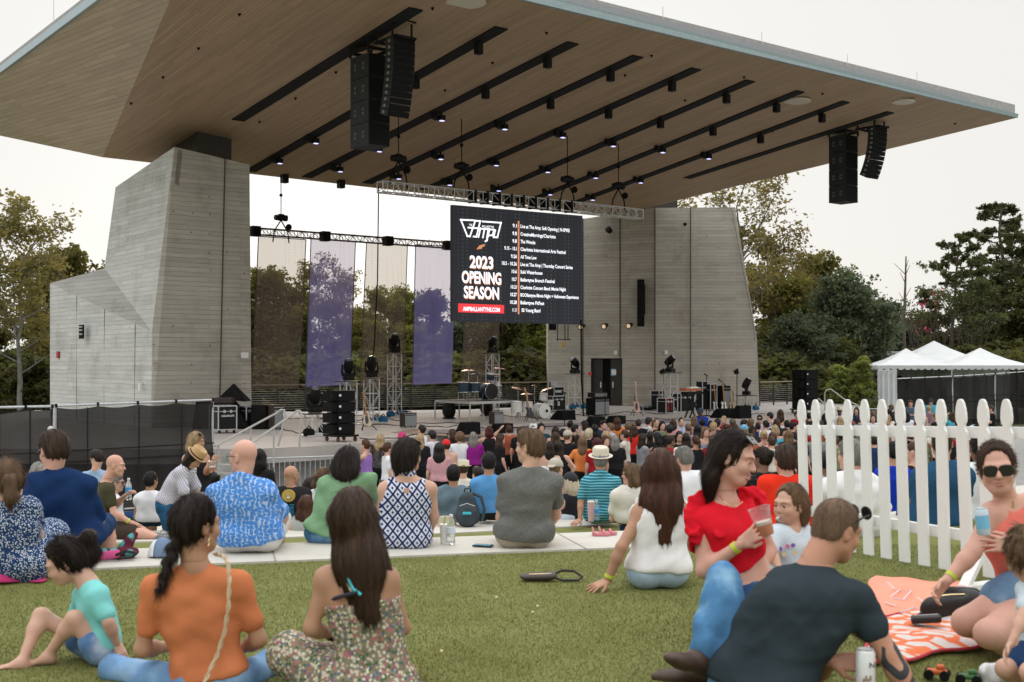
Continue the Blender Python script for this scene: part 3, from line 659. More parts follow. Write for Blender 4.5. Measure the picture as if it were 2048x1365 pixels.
bands=[((517,473),(612,480),(597,777),(503,778),'leftmost, brown grey translucent banner beside the left tower',BN),((622,478),(711,483),(700,770),(611,776),'left one of two violet translucent banners at the back of the stage',BP),((733,486),(815,490),(805,773),(720,775),'brown grey banner between the two violet banners',BN),((831,490),(910,493),(903,767),(825,771),'right violet banner beside the video screen',BP),((940,498),(1006,501),(993,769),(921,771),'rightmost brown grey banner, mostly behind the video screen and drums',BN)]
for a,b_,c,d,lab,m in bands:
 q=along_u(bA,(a[0]+b_[0])/2);dd=q.y
 A1=P(*a,along_u(bA,a[0]).y);B1=P(*b_,along_u(bA,b_[0]).y);C1_=P(*c,along_u(bA,b_[0]).y-.2);D1=P(*d,along_u(bA,a[0]).y-.2)
 root=thing('banner',lab,'banner',D1,'tall banners behind the stage');nx,ny=26,30;V=[];Q=[]
 for j in range(ny+1):
  for i in range(nx+1):
   u_,v_=i/nx,j/ny;p=(A1.lerp(B1,u_)).lerp(D1.lerp(C1_,u_),v_)
   w_=.035*math.sin(u_*17+v_*3+a[0])*(.4+v_)+.02*math.sin(u_*31+a[0]*2)
   V.append(tuple(p+SN*w_+UP*(.04*math.sin(u_*3.14)*(v_-.5))))
 for j in range(ny):
  for i in range(nx):k=j*(nx+1)+i;Q.append((k,k+1,k+nx+2,k+nx+1))
 rawmesh('fabric',V,Q,m,root)
 hb=MB();hm=mat('banner_hem',(.10,.075,.06),var=.05);e=.02
 for s1,s2 in((A1,D1),(B1,C1_),(A1,B1),(D1,C1_)):hb.bar(s1,s2,.035,.02,up=SN)
 hb.build('hem',hm,root)
 tb=MB()
 for f in(.05,.35,.65,.95):p=A1.lerp(B1,f);tb.tube([p,Vector((p.x,p.y,p.z+.28))],.01,4);p=D1.lerp(C1_,f);tb.tube([p,p-UP*.08],.02,4)
 tb.build('tie',BLACKM,root)
# ---- railing behind the stage
def cable_rail(a,b_,label,posts=9,h=1.2,cm=None):
 root=thing('cable_railing',label,'railing',a,'railings around the stage')
 cm=cm or DARKMETAL
 for k in range(posts):
  p=a.lerp(b_,k/(posts-1));MB().box(p+UP*h/2,(.06,.06,h),UD).build('post',cm,root)
 MB().bar(a+UP*h,b_+UP*h,.09,.05).build('handrail',mat('rail_cap',(.30,.24,.19),var=.1,rough=.6),root)
 c_=MB();[c_.tube([a+UP*(.12+.1*k),b_+UP*(.12+.1*k)],.009,4)for k in range(10)];c_.build('cable_infill',mat('stainless',(.35,.33,.30),var=.05,metal=.7,rough=.4),root)
ra=P(497,700,52.2);ra.z=STG;rb_=P(1100,700,60.8);rb_.z=STG;cable_rail(ra,rb_,'long cable railing along the back edge of the stage behind the drums',13)
ra=P(1519,700,60.5);ra.z=STG;rb_=P(1600,700,64);rb_.z=STG;cable_rail(ra,rb_,'short cable railing just right of the right tower',4)
# ==== equipment on the stage
def onstage(px,py):return G(px,py,STG+.002)
def sb(px,py,wd,dp,h,z=0):
 c=onstage(px,py);return c+UD*wd/2+VD*dp/2+UP*(h/2+z)
CASEB=mat('case_laminate',(.013,.013,.014),var=.2,scale=20,rough=.5,spec=.2)
def flight_case(px,py,wd,dp,h,label,text=None,wheels=.12,d_over=None):
 root=thing('flight_case',label,'flight case',onstage(px,py),'road cases and boxes on the stage')
 c=sb(px,py,wd,dp,h,wheels);MB().box(c,(wd,dp,h),UD,VD).build('case_shell',CASEB,root)
 e=MB();hw,hd,hh=UD*(wd/2+.003),VD*(dp/2+.003),UP*(h/2+.003)
 for s1 in(-1,1):
  for s2 in(-1,1):
   e.bar(c+hw*s1+hd*s2-hh,c+hw*s1+hd*s2+hh,.035);e.bar(c+hw*s1+hh*s2-hd,c+hw*s1+hh*s2+hd,.035);e.bar(c+hd*s1+hh*s2-hw,c+hd*s1+hh*s2+hw,.035)
 for s1 in(-1,1):e.bar(c+hd*s1+hh*.55-hw,c+hd*s1+hh*.55+hw,.022);e.bar(c+hw*s1+hh*.55-hd,c+hw*s1+hh*.55+hd,.022)
 e.build('metal_edging',STEEL,root)
 if wheels:
  for s1 in(-1,1):
   for s2 in(-1,1):MB().lathe(c+hw*s1*.8+hd*s2*.8-hh-UP*wheels/2-UD*.02,[(wheels*.45,0),(wheels*.45,.04)],10,axis=UD).build('castor',BLACK,root)
 for s in(-.3,.3):MB().box(c-hd*1.03+hw*s*2*.6+hh*.55,(.07,.02,.09),UD,VD).build('latch',ALU,root)
 if text:
  for l_,fz in text:put_text(l_,c-hd*1.0-hw*.72+UP*(fz*h),UD,UP,wd*.72,.055,'case_lettering',TXW,root,nrm=-VD,off=.012)
 return root
TXW=mat('white_stencil',(.8,.8,.78),var=.02)
flight_case(437,868,.60,.62,.72,'black road case stencilled COLOR-575 beside the stage steps',[('COLOR-575',.05)])
flight_case(493,858,.34,.5,.60,'narrow black road case right behind the stencilled one',None)
flight_case(517,850,.42,.55,.52,'low black road case in front of the left tower\'s right foot',None)
def amp(px,py,wd,dp,h,label,front,shell,legs=0,head=None):
 root=thing('guitar_amplifier',label,'amplifier',onstage(px,py),'amplifiers on the stage')
 c=sb(px,py,wd,dp,h,.03);MB().box(c,(wd,dp,h),UD,VD).build('amp_cabinet',shell,root,bevel=.015)
 MB().box(c-VD*(dp/2+.004)-UP*h*.08,(wd-.05,.02,h*.74),UD,VD).build('grille_cloth',front,root)
 MB().box(c-VD*(dp/2+.006)+UP*h*.39,(wd-.05,.02,h*.12),UD,VD).build('control_panel',mat('amp_panel',(.03,.03,.035),var=.2),root)
 kn=MB();[kn.ball(c-VD*(dp/2+.025)+UP*h*.39+UD*(wd*(i/8-.45)),.014,5)for i in range(8)];kn.build('knob_row',WHITE,root)
 MB().tube([c+UP*h*.5-UD*.12,c+UP*(h*.5+.04)-UD*.1,c+UP*(h*.5+.04)+UD*.1,c+UP*h*.5+UD*.12],.014,5).build('carry_handle',BLACK,root)
 ft=MB();[ft.box(c+UD*wd*.4*a-UP*(h/2+.015)+VD*dp*.35*b_,(.05,.05,.03))for a in(-1,1)for b_ in(-1,1)];ft.build('rubber_feet',BLACK,root)
 if head:MB().box(c+UP*(h/2+.13),(wd*.95,dp*.7,.2),UD,VD).build('amp_head',CASEB,root);MB().box(c+UP*(h/2+.13)-VD*(dp*.35+.004),(wd*.8,.02,.13),UD,VD).build('head_panel',mat('head_panel',(.2,.2,.2),var=.3,scale=40),root)
 return root
GR=mat('grille_silver',(.23,.25,.25),var=.12,scale=80,rough=.8);TOLEX=mat('tolex',(.045,.03,.025),var=.15,rough=.6)
amp(548,860,.34,.95,.78,'brown amplifier seen side on behind the hand rails',GR,TOLEX)
amp(809,856,.50,.30,.47,'grey fronted combo amplifier alone on the stage left of the drums',GR,TOLEX)
amp(988,850,.43,.30,.42,'smaller grey fronted amplifier in front of the drum riser',GR,TOLEX)
amp(1190,833,.80,.55,.70,'big bass amplifier with a head on top in front of the stage doors',GR,BLACKM,head=1)
hp_=thing('cover_heap','heap of black equipment covers piled at the foot of the left tower','equipment pile',onstage(430,868)+VD*2)
q=P(462,812,39.5);q.z=STG
MB().hexa([q+Vector(v)for v in((-1.3,0,.0),(.7,0,.0),(.8,.9,.0),(-1.2,.9,.0),(-1.2,.1,.95),(-.1,.1,1.0),(-.1,.8,1.0),(-1.1,.8,.9))]).build('stacked_case',BLACKM,hp_,bevel=.05)
MB().add([q+Vector(v)for v in((-.5,.1,.98),(.45,.1,.9),(.5,.9,.9),(-.4,.9,.95),(.0,.4,1.52))],[(0,3,2,1),(0,1,4),(1,2,4),(2,3,4),(3,0,4)]).build('folded_cover',BLACKM,hp_,bevel=.03)
MB().box(q+Vector((-.15,-.3,.95)),(.62,.4,.2)).build('soft_bag',mat('bag_dark',(.04,.03,.028),var=.2),hp_,bevel=.05)
MB().box(q+Vector((.95,.1,.4)),(.5,.6,.8)).build('amp_rack',BLACKM,hp_,bevel=.02)
def moving_head(c,label,s=1.0,tilt=0.0,pan=0.0):
 """c = base of the fixture"""
 root=thing('moving_light',label,'moving light',c,'moving lights on truss towers')
 fx=Vector((math.cos(pan),math.sin(pan),0));fy=Vector((-math.sin(pan),math.cos(pan),0))
 MB().box(c+UP*.09*s,(.40*s,.34*s,.16*s),fx).build('base',BLACK,root,bevel=.03)
 y=MB()
 for sg in(-1,1):
  y.bar(c+UP*.18*s+fx*.12*sg*s,c+UP*.24*s+fx*.22*sg*s,.08*s,.14*s);y.bar(c+UP*.22*s+fx*.23*sg*s,c+UP*.58*s+fx*.21*sg*s,.06*s,.15*s)
 y.bar(c+UP*.19*s-fx*.16*s,c+UP*.19*s+fx*.16*s,.07*s,.14*s);y.build('yoke',BLACK,root,bevel=.012)
 h=c+UP*.52*s;ax=(-fy*math.sin(tilt)+UP*math.cos(tilt)).normalized()
 MB().lathe(h,[(.02,-.26*s),(.13*s,-.24*s),(.17*s,-.1*s),(.17*s,.08*s),(.145*s,.22*s),(.13*s,.25*s)],14,axis=ax).build('lamp_head',BLACK,root,smooth=True)
 MB().lathe(h+ax*.252*s,[(.115*s,0),(.06*s,.02*s),(0,.025*s)],14,axis=ax).build('lens',mat('lens_glass',(.12,.12,.13),var=.1,rough=.08,spec=.9),root,smooth=True)
def light_tower(px,ytop,ybase,label,hl,wd=.42,d=None,tilt=.4,pan=.3,bags=None,sc=1.0):
 b=onstage(px,ybase)if d is None else Vector(((px-CX)/F*d,d,STG))
 zt=CAMZ+(HZ-ytop)/F*b.y
 root=thing('light_tower',label,'light tower',b,'truss towers for the moving lights')
 h=wd/2;cs=[(-h,-h),(h,-h),(h,h),(-h,h)]
 f=MB();[f.tube([b+UD*x+VD*y,b+UD*x+VD*y+UP*(zt-b.z)],.025,6)for x,y in cs];f.tube([b+UP*.06+UD*x+VD*y for x,y in cs+cs[:1]],.022,5);f.build('chord_frame',ALUP,root)
 l=MB();H=zt-b.z;n=max(1,int(round(H/.52)))
 for k in range(n):
  z0,z1=H*k/n,H*(k+1)/n
  for i in range(4):
   p,q=cs[i],cs[(i+1)%4];A_=b+UD*p[0]+VD*p[1];B_=b+UD*q[0]+VD*q[1]
   l.tube([A_+UP*z1,B_+UP*z1],.016,5)
   l.tube([A_+UP*(z0 if(k+i)%2 else z1),B_+UP*(z1 if(k+i)%2 else z0)],.012,5)
 l.build('lacing',ALUP,root)
 t_=MB();t_.box(b+UP*(H+.02),(wd*1.9,wd*1.1,.03),UD,VD);t_.build('top_plate',BLACK,root)
 t_=MB();t_.box(b+UP*.02,(wd*1.9,wd*1.9,.03),UD,VD);t_.build('base_plate',ALUP,root)
 moving_head(b+UP*(H+.04),hl,sc,tilt,pan)
 if bags:
  for k,(dx,dy)in enumerate(((-.32,-.2),(.34,-.24),(.42,.3))):
   o=thing('sandbag',('blue' if bags=='blue' else 'black')+' sandbag '+('left' if k==0 else 'right' if k==1 else 'behind')+' at the foot of the '+' '.join(label.split(',')[0].split()[:7]),'sandbag',b+UD*dx+VD*dy,'sandbags')
   c=b+UD*dx+VD*dy+UP*.12;mb=MB();mb.lathe(c-UD*.19,[(.02,0),(.11,.05),(.13,.19),(.11,.33),(.02,.38)],10,axis=UD);mb.build('bag_body',mat('bag_blue',(.01,.10,.21),var=.3)if bags=='blue' else BLACKM,o,smooth=True)
   MB().tube([c-UD*.1+UP*.1,c+UP*.2,c+UD*.1+UP*.1],.02,5).build('handle',BLACK,o)
light_tower(630,829,872,'shortest light tower, at the stage front left of the black speaker stack','moving light on the shortest tower at the stage front',.44,bags='black',tilt=.5)
light_tower(697,764,0,'light tower half hidden behind the black speaker stack','moving light above the black ground speaker stack',.42,d=42.5,tilt=.5,pan=.2)
light_tower(743,758,846,'light tower behind the cream guitar','moving light left of the tallest tower',.40,bags='blue',tilt=.2)
light_tower(789,708,834,'tallest left light tower','moving light on the tallest left tower, before the violet banner gap',.40,bags='blue',tilt=.5,pan=.5)
light_tower(985,708,821,'tall light tower behind the dark drum kit','moving light above the dark drum kit',.42,tilt=.7,pan=.8)
light_tower(1150,749,819,'light tower in front of the stage doors','moving light in front of the left stage door',.44,bags='blue',tilt=.9,pan=-.8)
light_tower(1340,747,826,'light tower behind the lettered black case','moving light left of the keyboards',.46,tilt=.9,pan=.9)
light_tower(1493,792,822,'short light tower at the right end of the right tower','moving light near the right tower\'s right edge',.46,bags='blue',tilt=.5,pan=1.2)
def ground_stack(px,py,wd,dp,h,n,label,skew=.16):
 root=thing('speaker_stack',label,'speaker stack',onstage(px,py),'ground stacked loudspeakers');c0=onstage(px,py)
 MB().box(c0+UD*wd/2+VD*dp/2+UP*.17,(wd+.12,dp+.2,.06),UD,VD).build('dolly',BLACK,root)
 for a in(0,1):
  for b_ in(0,1):MB().lathe(c0+UD*(wd*a-.02)+VD*dp*b_+UP*.07,[(.065,0),(.065,.05)],10,axis=UD).build('castor',mat('castor_brown',(.12,.05,.03),var=.1),root)
 for k in range(n):
  c=c0+UD*wd/2+VD*dp/2+UP*(.2+h*(k+.5))
  o=MB().box(c,(wd,dp,h-.012),UD,VD).build('line_array_cabinet',BLACKM,root)
  MB().box(c-VD*(dp/2+.006),(wd-.03,.02,h-.05),UD,VD).build('grille',GRILLE,o)
  MB().hexa([c-UD*wd/2+VD*y+UP*z-UD*(s if z0 else 0)for(y,z,s,z0)in((-.25,-h*.42,0,0),(-.25,-h*.42,skew,1),(.25,-h*.42,skew,1),(.25,-h*.42,0,0),(-.25,h*.36,0,0),(-.25,h*.44,skew,1),(.25,h*.44,skew,1),(.25,h*.36,0,0))]).build('side_horn',BLACKM,o)
  MB().box(c-VD*(dp/2+.02)-UD*wd*.40+UP*.02,(.06,.02,.06),UD,VD).build('badge',WHITE,o)
ground_stack(676,885,.54,.6,.305,4,'black four high speaker stack on a wheeled dolly at the stage front')
ground_stack(1612,828,.80,.7,.42,4,'black speaker stack by the trees right of the right tower')
def wedge(px,py,wd,dp,h,label,flip=1):
 root=thing('stage_monitor',label,'stage monitor',onstage(px,py),'wedge monitors along the stage front');c=onstage(px,py)
 a=[c,c+UD*wd,c+UD*wd+VD*dp,c+VD*dp]
 MB().hexa(a+[c+VD*dp*.05+UP*h,c+UD*wd+VD*dp*.05+UP*h,c+UD*wd+VD*dp*.45+UP*h,c+VD*dp*.45+UP*h]).build('monitor_cabinet',BLACKM,root,bevel=.02)
 MB().hexa([a[3]-UD*-.03+VD*.01+UP*.03,a[2]-UD*.03+VD*.01+UP*.03,a[2]-UD*.03+UP*.03,a[3]+UD*.03+UP*.03]+[c+UD*.03+VD*(dp*.45+.01)+UP*(h+.01),c+UD*(wd-.03)+VD*(dp*.45+.01)+UP*(h+.01),c+UD*(wd-.03)+VD*dp*.4+UP*h,c+UD*.03+VD*dp*.4+UP*h]).build('monitor_grille',GRILLE,root)
wedge(929,871,.62,.55,.38,'large black wedge monitor at the stage edge in front of the drum riser')
wedge(994,868,.66,.5,.30,'lower black wedge monitor right of the large one')
wedge(1185,856,.60,.5,.36,'black wedge monitor below the bass amplifier');wedge(1226,850,.65,.5,.30,'flat black wedge right below the bass amplifier')
wedge(1126,841,.66,.8,.36,'wedge monitor right of the white drum kit');wedge(1442,837,1.3,.6,.36,'wide black monitor at the right end of the stage front');wedge(1480,838,.7,.5,.5,'black sub box at the right stage corner')
def guitar(px,py,h,label,col,lean=.12,neck=(.35,.17,.06),stand=True,face=0.0,d=None):
 b=onstage(px,py)if d is None else Vector(((px-CX)/F*d,d,STG));root=thing('electric_guitar',label,'guitar',b,'guitars on stands')
 rt=Matrix.Rotation(face,3,'Z')@UD;nr=-(Matrix.Rotation(face,3,'Z')@VD);up=(UP+rt*lean*.3-nr*.12).normalized()
 o=b+UP*.14;s=h/1.15
 out=[(-.04,0),(-.14,.04),(-.165,.13),(-.12,.22),(-.115,.28),(-.15,.36),(-.13,.41),(-.07,.37),(-.03,.36),(.03,.36),(.07,.36),(.10,.39),(.12,.36),(.10,.28),(.115,.20),(.165,.12),(.14,.03),(.05,-.01)]
 MB().prism([o+rt*x*s+up*y*s for x,y in out],nr*.045).build('body',mat('gtr_'+label[:18].replace(' ','_'),col,var=.06,rough=.25),root)
 MB().prism([o+rt*x*s+up*y*s+nr*.047 for x,y in((-.07,.06),(-.09,.2),(-.06,.34),(.02,.34),(.05,.22),(.02,.1))],nr*.004).build('pickguard',mat('pickguard',(.06,.07,.08),var=.05),root)
 MB().bar(o+up*.34*s+nr*.04,o+up*.98*s+nr*.04,.045,.03,up=nr).build('neck',mat('neck_'+label[:9].replace(' ','_'),neck,var=.1,rough=.4),root)
 MB().prism([o+up*y*s+rt*x*s+nr*.03 for x,y in((-.03,.97),(-.05,1.12),(.01,1.16),(.04,1.10),(.03,.97))],nr*.02).build('headstock',mat('neck_'+label[:9].replace(' ','_'),neck),root)
 if stand:
  st=MB();t_=b+UP*.35-nr*.12
  for a in(-.28,.28):st.tube([t_,b+rt*a+nr*.12],.014,5)
  st.tube([t_,b-nr*.35],.014,5);st.tube([t_,o+up*.62*s-nr*.05],.014,5);st.bar(o-rt*.12+nr*.02,o+rt*.12+nr*.02,.03,.03);st.build('guitar_stand',BLACK,root)
guitar(735,861,1.12,'cream electric guitar on a black stand right of the black speaker stack',(.62,.50,.34),lean=-.3)
guitar(1273,832,1.30,'pink electric bass on a stand in front of the right tower',(.62,.38,.32),neck=(.55,.36,.28))
guitar(1061,843,1.15,'dark electric guitar with a tan neck before the white drum kit',(.04,.03,.03),neck=(.42,.25,.10),lean=-.6)
guitar(1431,829,1.12,'black and white electric guitar, leftmost of the three in the rack',(.55,.55,.56),face=.2);guitar(1448,829,1.12,'white electric guitar, middle of the three in the rack',(.80,.78,.70));guitar(1464,828,1.02,'natural wood electric guitar, rightmost of the three in the rack',(.50,.33,.15),neck=(.5,.3,.12))
BRASS=mat('cymbal_bronze',(.55,.27,.14),var=.1,rough=.28,metal=.75);CHROME=mat('chrome',(.6,.6,.6),var=.05,rough=.2,metal=.9)
def cymbal(c,r,root,m=BRASS,tilt=(0,0),zb=0):
 ax=Vector((tilt[0],tilt[1],1)).normalized();MB().lathe(c,[(r,-.02),(r*.5,.012),(r*.16,.02),(r*.1,.05),(0,.06)],20,axis=ax).build('cymbal',m,root,smooth=True)
 s_=MB();s_.tube([c+UP*.06,Vector((c.x,c.y,zb))],.012,5)
 for a in(0,2.1,4.2):s_.tube([Vector((c.x,c.y,zb+.3)),Vector((c.x+.22*math.cos(a),c.y+.22*math.sin(a),zb))],.012,5)
 s_.build('cymbal_stand',CHROME,root)
def drum(c,r,h,root,m,name,axis=None,skin=None):
 az=axis or UP;MB().lathe(c,[(r,0),(r,h)],22,axis=az).build(name,m,root,smooth=True)
 o=MB();o.lathe(c+az*(h-.01),[(r*1.02,0),(r*1.04,.012),(r*1.02,.025)],22,axis=az);o.lathe(c-az*.01,[(r*1.02,0),(r*1.04,.012),(r*1.02,.025)],22,axis=az);o.build('hoop',CHROME,root)
 MB().lathe(c+az*(h+.0),[(r*.98,.0),(r*.98,.020)],22,axis=az).build('drum_head',skin or WHITE,root)
def kit(c,label,m,skin,s,flip=1):
 root=thing('drum_kit',label,'drum kit',c,'drum kits')
 z=c.z;fw=-VD
 b0=c+UP*.31*s-fw*.25;drum(b0,.30*s,.42*s,root,m,'bass_drum',fw,skin)
 lg_=MB();
 for sg in(-1,1):lg_.tube([b0+fw*.3+UD*.27*sg,b0+fw*.42+UD*.46*sg-UP*.30*s],.014,5)
 lg_.build('spur',CHROME,root)
 drum(c-UD*.62*flip+VD*.1+UP*.32,.2*s,.34,root,m,'floor_tom');drum(c-UD*1.08*flip+VD*.2+UP*.30,.21*s,.38,root,m,'floor_tom')
 drum(c+UD*.12*flip+UP*.74*s+VD*.05,.15*s,.24,root,m,'rack_tom',Vector((.1,-.25,1)).normalized());drum(c+UD*.62*flip+VD*.25+UP*.52,.18*s,.15,root,CHROME,'snare_drum')
 lg_=MB()
 for(x,y)in((-.62,.1),(-1.08,.2),(.62,.25)):
  for a in(0,2.1,4.2):p=c+UD*(x*flip+.19*math.cos(a))+VD*(y+.19*math.sin(a));lg_.tube([p+UP*.45,Vector((p.x,p.y,z))],.010,5)
 lg_.build('tom_leg',CHROME,root)
 return root
rz=thing('drum_riser','raised silver edged drum platform on thin legs','platform',onstage(939,842))
fcorner=onstage(940,842);lcorner=onstage(870,836.5);uL=2.35
lv=(lcorner-fcorner);ln=lv.length;H_=.72
cs4=[fcorner,fcorner+UD*uL,fcorner+UD*uL+lv,lcorner]
MB().prism([p+UP*(H_-.10)for p in cs4],UP*.10).build('deck_edge',ALUP,rz);MB().prism([p+UP*(H_+.002)for p in cs4],UP*.012).build('deck_top',mat('deck_black',(.03,.028,.028),var=.2),rz)
for p in cs4+[fcorner+UD*uL/2,lcorner+UD*uL/2]:
 MB().tube([p+UP*(H_-.1),p],.028,8).build('leg',ALUP,rz)
kc=(cs4[0]+cs4[1]+cs4[2]+cs4[3])/4+UP*(H_+.014)+UD*.35-VD*.3
DBLUE=mat('drum_dark_blue',(.03,.06,.09),var=.3,scale=30,rough=.2,metal=.2)
k1=kit(kc,'dark blue drum kit on the riser under the video screen',DBLUE,mat('black_head',(.012,.012,.012),var=.1,rough=.4),1.05)
for(px,py,r,m_,tl)in((937,741,.27,BRASS,(.0,.0)),(955,748,.27,BLACK,(0,-.1)),(1000,737,.22,BRASS,(.1,0)),(993,749,.18,BRASS,(0,0))):cymbal(P(px,py,kc.y+.1),r,k1,m_,tl,kc.z)
k2c=onstage(1083,838);k2=kit(k2c,'white drum kit standing on the stage floor right of the riser',mat('drum_white',(.72,.72,.68),var=.05,rough=.25),mat('white_head',(.78,.78,.74),var=.03,rough=.5),1.0)
for(px,py,r,tl)in((1036,777,.26,(.25,-.1)),(1055,788,.26,(0,0)),(1095,778,.26,(-.3,0)),(1090,792,.18,(.1,0)),(1069,772,.12,(.3,0))):cymbal(P(px,py,k2c.y+.1),r,k2,BRASS,tl,k2c.z)
MB().lathe(onstage(1083,838)+UP*.31-VD*.205+UD*.1,[(.06,0),(.06,.01)],12,axis=-VD).build('port_hole',BLACK,k2)
for px,py,lb in((898,838,'left black round fan case under the drum riser'),(973,832,'right black round fan case under the drum riser')):
 c=onstage(px,py);o=thing('fan_case',lb,'fan',c,'round cases under the riser');MB().lathe(c+UP*.34-UD*.14,[(.26,0),(.33,.05),(.33,.22),(.26,.28)],20,axis=UD).build('housing',BLACK,o,smooth=True);MB().lathe(c+UP*.34+UD*.145,[(.2,0),(.2,.01)],16,axis=UD).build('fan_grille',DARKMETAL,o)
 MB().box(c+UP*.03,(.4,.3,.05),UD).build('foot',BLACK,o)
rk=flight_case(1106,824,.74,.6,.62,'black amp case with a white emblem right of the white drum kit',None,wheels=.06)
c=sb(1106,824,.74,.6,.62,.06);put_text('B',c-VD*.305-UD*.1-UP*.1,UD,UP,.12,.18,'case_emblem',TXW,rk,nrm=-VD,off=.01)
o=thing('rack_case','open rack case with silver rails on top of the black amp case','rack case',c+UP*.32);c2=c+UP*.53+UD*.02
MB().box(c2,(.62,.5,.40),UD,VD).build('shell',CASEB,o);fr=MB();[fr.bar(c2-VD*.26+UD*.29*s-UP*.2,c2-VD*.26+UD*.29*s+UP*.2,.035)for s in(-1,1)];[fr.bar(c2-VD*.26-UD*.29+UP*.2*s,c2-VD*.26+UD*.29+UP*.2*s,.035)for s in(-1,1)];fr.build('rack_rail',STEEL,o)
MB().box(c2-VD*.25,(.45,.02,.1),UD,VD).build('rack_unit',STEEL,o)
o=thing('laptop','silver laptop standing open on the rack case','laptop',c2+UP*.2);MB().box(c2+UP*.215+UD*.05,(.36,.25,.02),UD,VD).build('keyboard_base',ALU,o);MB().box(c2+UP*.34+UD*.05+VD*.12,(.36,.015,.25),UD,VD).build('lid',mat('laptop_lid',(.42,.45,.5),var=.03,rough=.35,metal=.3),o)
rk=flight_case(1332,829,.46,.5,.62,'black road case with red tape letters below a moving light',None,wheels=.05)
c=sb(1332,829,.46,.5,.62,.05);RT_=mat('red_tape',(.45,.02,.03),var=.05)
for k,ch in enumerate('SATX'):put_text(ch,c-VD*.255+UD*.04+UP*(.20-.13*k),UD,UP,.11,.09,'tape_letter',RT_,rk,nrm=-VD,off=.01)
for k,ch in enumerate('PHX12'):put_text(ch,c-VD*.255-UD*.17+UP*(.20-.11*k),UD,UP,.10,.08,'tape_letter',RT_,rk,nrm=-VD,off=.01)
flight_case(1318,822,.36,.5,.85,'slim dark case left of the lettered road case',None,wheels=.05)
flight_case(1286,822,.85,.5,.22,'flat black case lying right of the pink bass',None,wheels=0)
flight_case(1362,826,.85,.6,.78,'wide black cabinet behind the keyboard stand',None,wheels=.05)
flight_case(1405,822,.34,.4,1.28,'tall black open case left of the guitar rack',None,wheels=.05);flight_case(1421,822,.42,.4,1.15,'silver edged tall case behind the guitars',None,wheels=.05);amp(1446,822,.52,.4,1.10,'tall silver grilled cabinet behind the right guitar',GR,BLACKM)
kb=thing('keyboard_stand','black crossed keyboard stand with a red and white keyboard','keyboard',onstage(1385,836));c=onstage(1385,836);x=MB()
for s in(-1,1):
 for q in(-.12,.12):x.bar(c+UD*.3*s+VD*q,c-UD*.25*s+UP*.95+VD*q,.045)
x.build('crossed_legs',BLACK,kb);MB().box(c+UP*.98,(.95,.34,.10),UD,VD).build('lower_keyboard',BLACK,kb);MB().box(c+UP*1.12-UD*.05+VD*.05,(.9,.32,.10),UD,VD).build('upper_keyboard',mat('key_red',(.45,.12,.05),var=.05,rough=.3),kb)
MB().box(c+UP*1.178+UD*.05-VD*.03,(.6,.2,.02),UD,VD).build('key_row',WHITE,kb);MB().box(c+UP*1.2+UD*.1+VD*.1,(.4,.25,.05),UD,VD).build('sheet_stack',mat('paper',(.7,.7,.7),var=.1),kb)
def mic_stand(px,ytop,ybase,label,boom=None):
 b=onstage(px,ybase);zt=CAMZ+(HZ-ytop)/F*b.y;root=thing('microphone_stand',label,'microphone stand',b,'microphone and lamp stands')
 t_=MB();t_.tube([b,Vector((b.x,b.y,zt))],.016,6);t_.build('pole',BLACK,root);MB().lathe(b,[(.17,0),(.17,.02),(.03,.04)],14).build('round_base',BLACK,root)
 e=Vector((b.x,b.y,zt))
 if boom:e2=P(boom[0],boom[1],b.y-.2);MB().tube([e,e2],.012,5).build('boom_arm',BLACK,root);e=e2
 MB().lathe(e,[(.02,-.08),(.022,.06),(.035,.08),(.03,.12),(0,.13)],8,axis=Vector((-.5,-.3,.3))).build('microphone',BLACK,root)
mic_stand(1129,786,853,'tall straight microphone stand at the stage front right of the white drums');mic_stand(1413,751,832,'microphone stand behind the keyboards');mic_stand(1466,784,826,'boom microphone stand over the guitar rack',(1441,762));mic_stand(1210,770,840,'boom microphone stand in front of the bass amplifier',(1190,752))
for px,yt,yb,lb in((1474,745,822,'thin lamp stand with a small black lamp in front of the right tower'),(1326,745,824,'thin lamp stand left of the keyboards moving light')):
 b=onstage(px,yb);zt=CAMZ+(HZ-yt)/F*b.y;o=thing('lamp_stand',lb,'lamp stand',b,'microphone and lamp stands');MB().tube([b,Vector((b.x,b.y,zt))],.02,6).build('pole',BLACK,o);c=Vector((b.x,b.y,zt));MB().hexa([c+Vector(v)for v in((-.10,-.1,-.1),(.08,-.1,-.06),(.08,.1,-.06),(-.1,.1,-.1),(-.16,-.1,.06),(.03,-.1,.18),(.03,.1,.18),(-.16,.1,.06))]).build('lamp_head',BLACK,o)
 MB().lathe(b,[(.22,0),(.04,.25)],3).build('tripod',BLACK,o)
rng=random.Random(5);CBM=mat('cable_black',(.02,.02,.02),var=.1)
for k,(a,b_,c)in enumerate((((560,862),(640,868),'left of the speaker dolly'),((640,842),(800,840),'behind the cream guitar'),((700,850),(950,848),'in front of the combo amplifier'),((840,852),(990,856),'between the two amplifiers'),((1000,835),(1190,832),'under the white drum kit'),((1160,828),(1330,826),'past the stage doors'),((1220,842),(1400,838),'along the stage front right half'),((1380,836),(1530,830),'by the right guitars'),((560,838),(800,830),'along the back left of the stage'),((1020,822),(1150,820),'behind the white drum kit'),((720,880),(925,866),'from the dolly to the wedge monitor'))):
 pts=[];n=22;ph=rng.random()*6
 for i in range(n+1):
  f=i/n;px=a[0]+(b_[0]-a[0])*f;py=a[1]+(b_[1]-a[1])*f+2.0*math.sin(f*9+ph)+1.2*math.sin(f*23+ph);q=onstage(px,py);pts.append(q+UP*.014)
 cable(pts,.014,'thin black floor cable '+c,CBM)
rugm=mat('rug_violet',(.16,.14,.17),var=.3,scale=6);
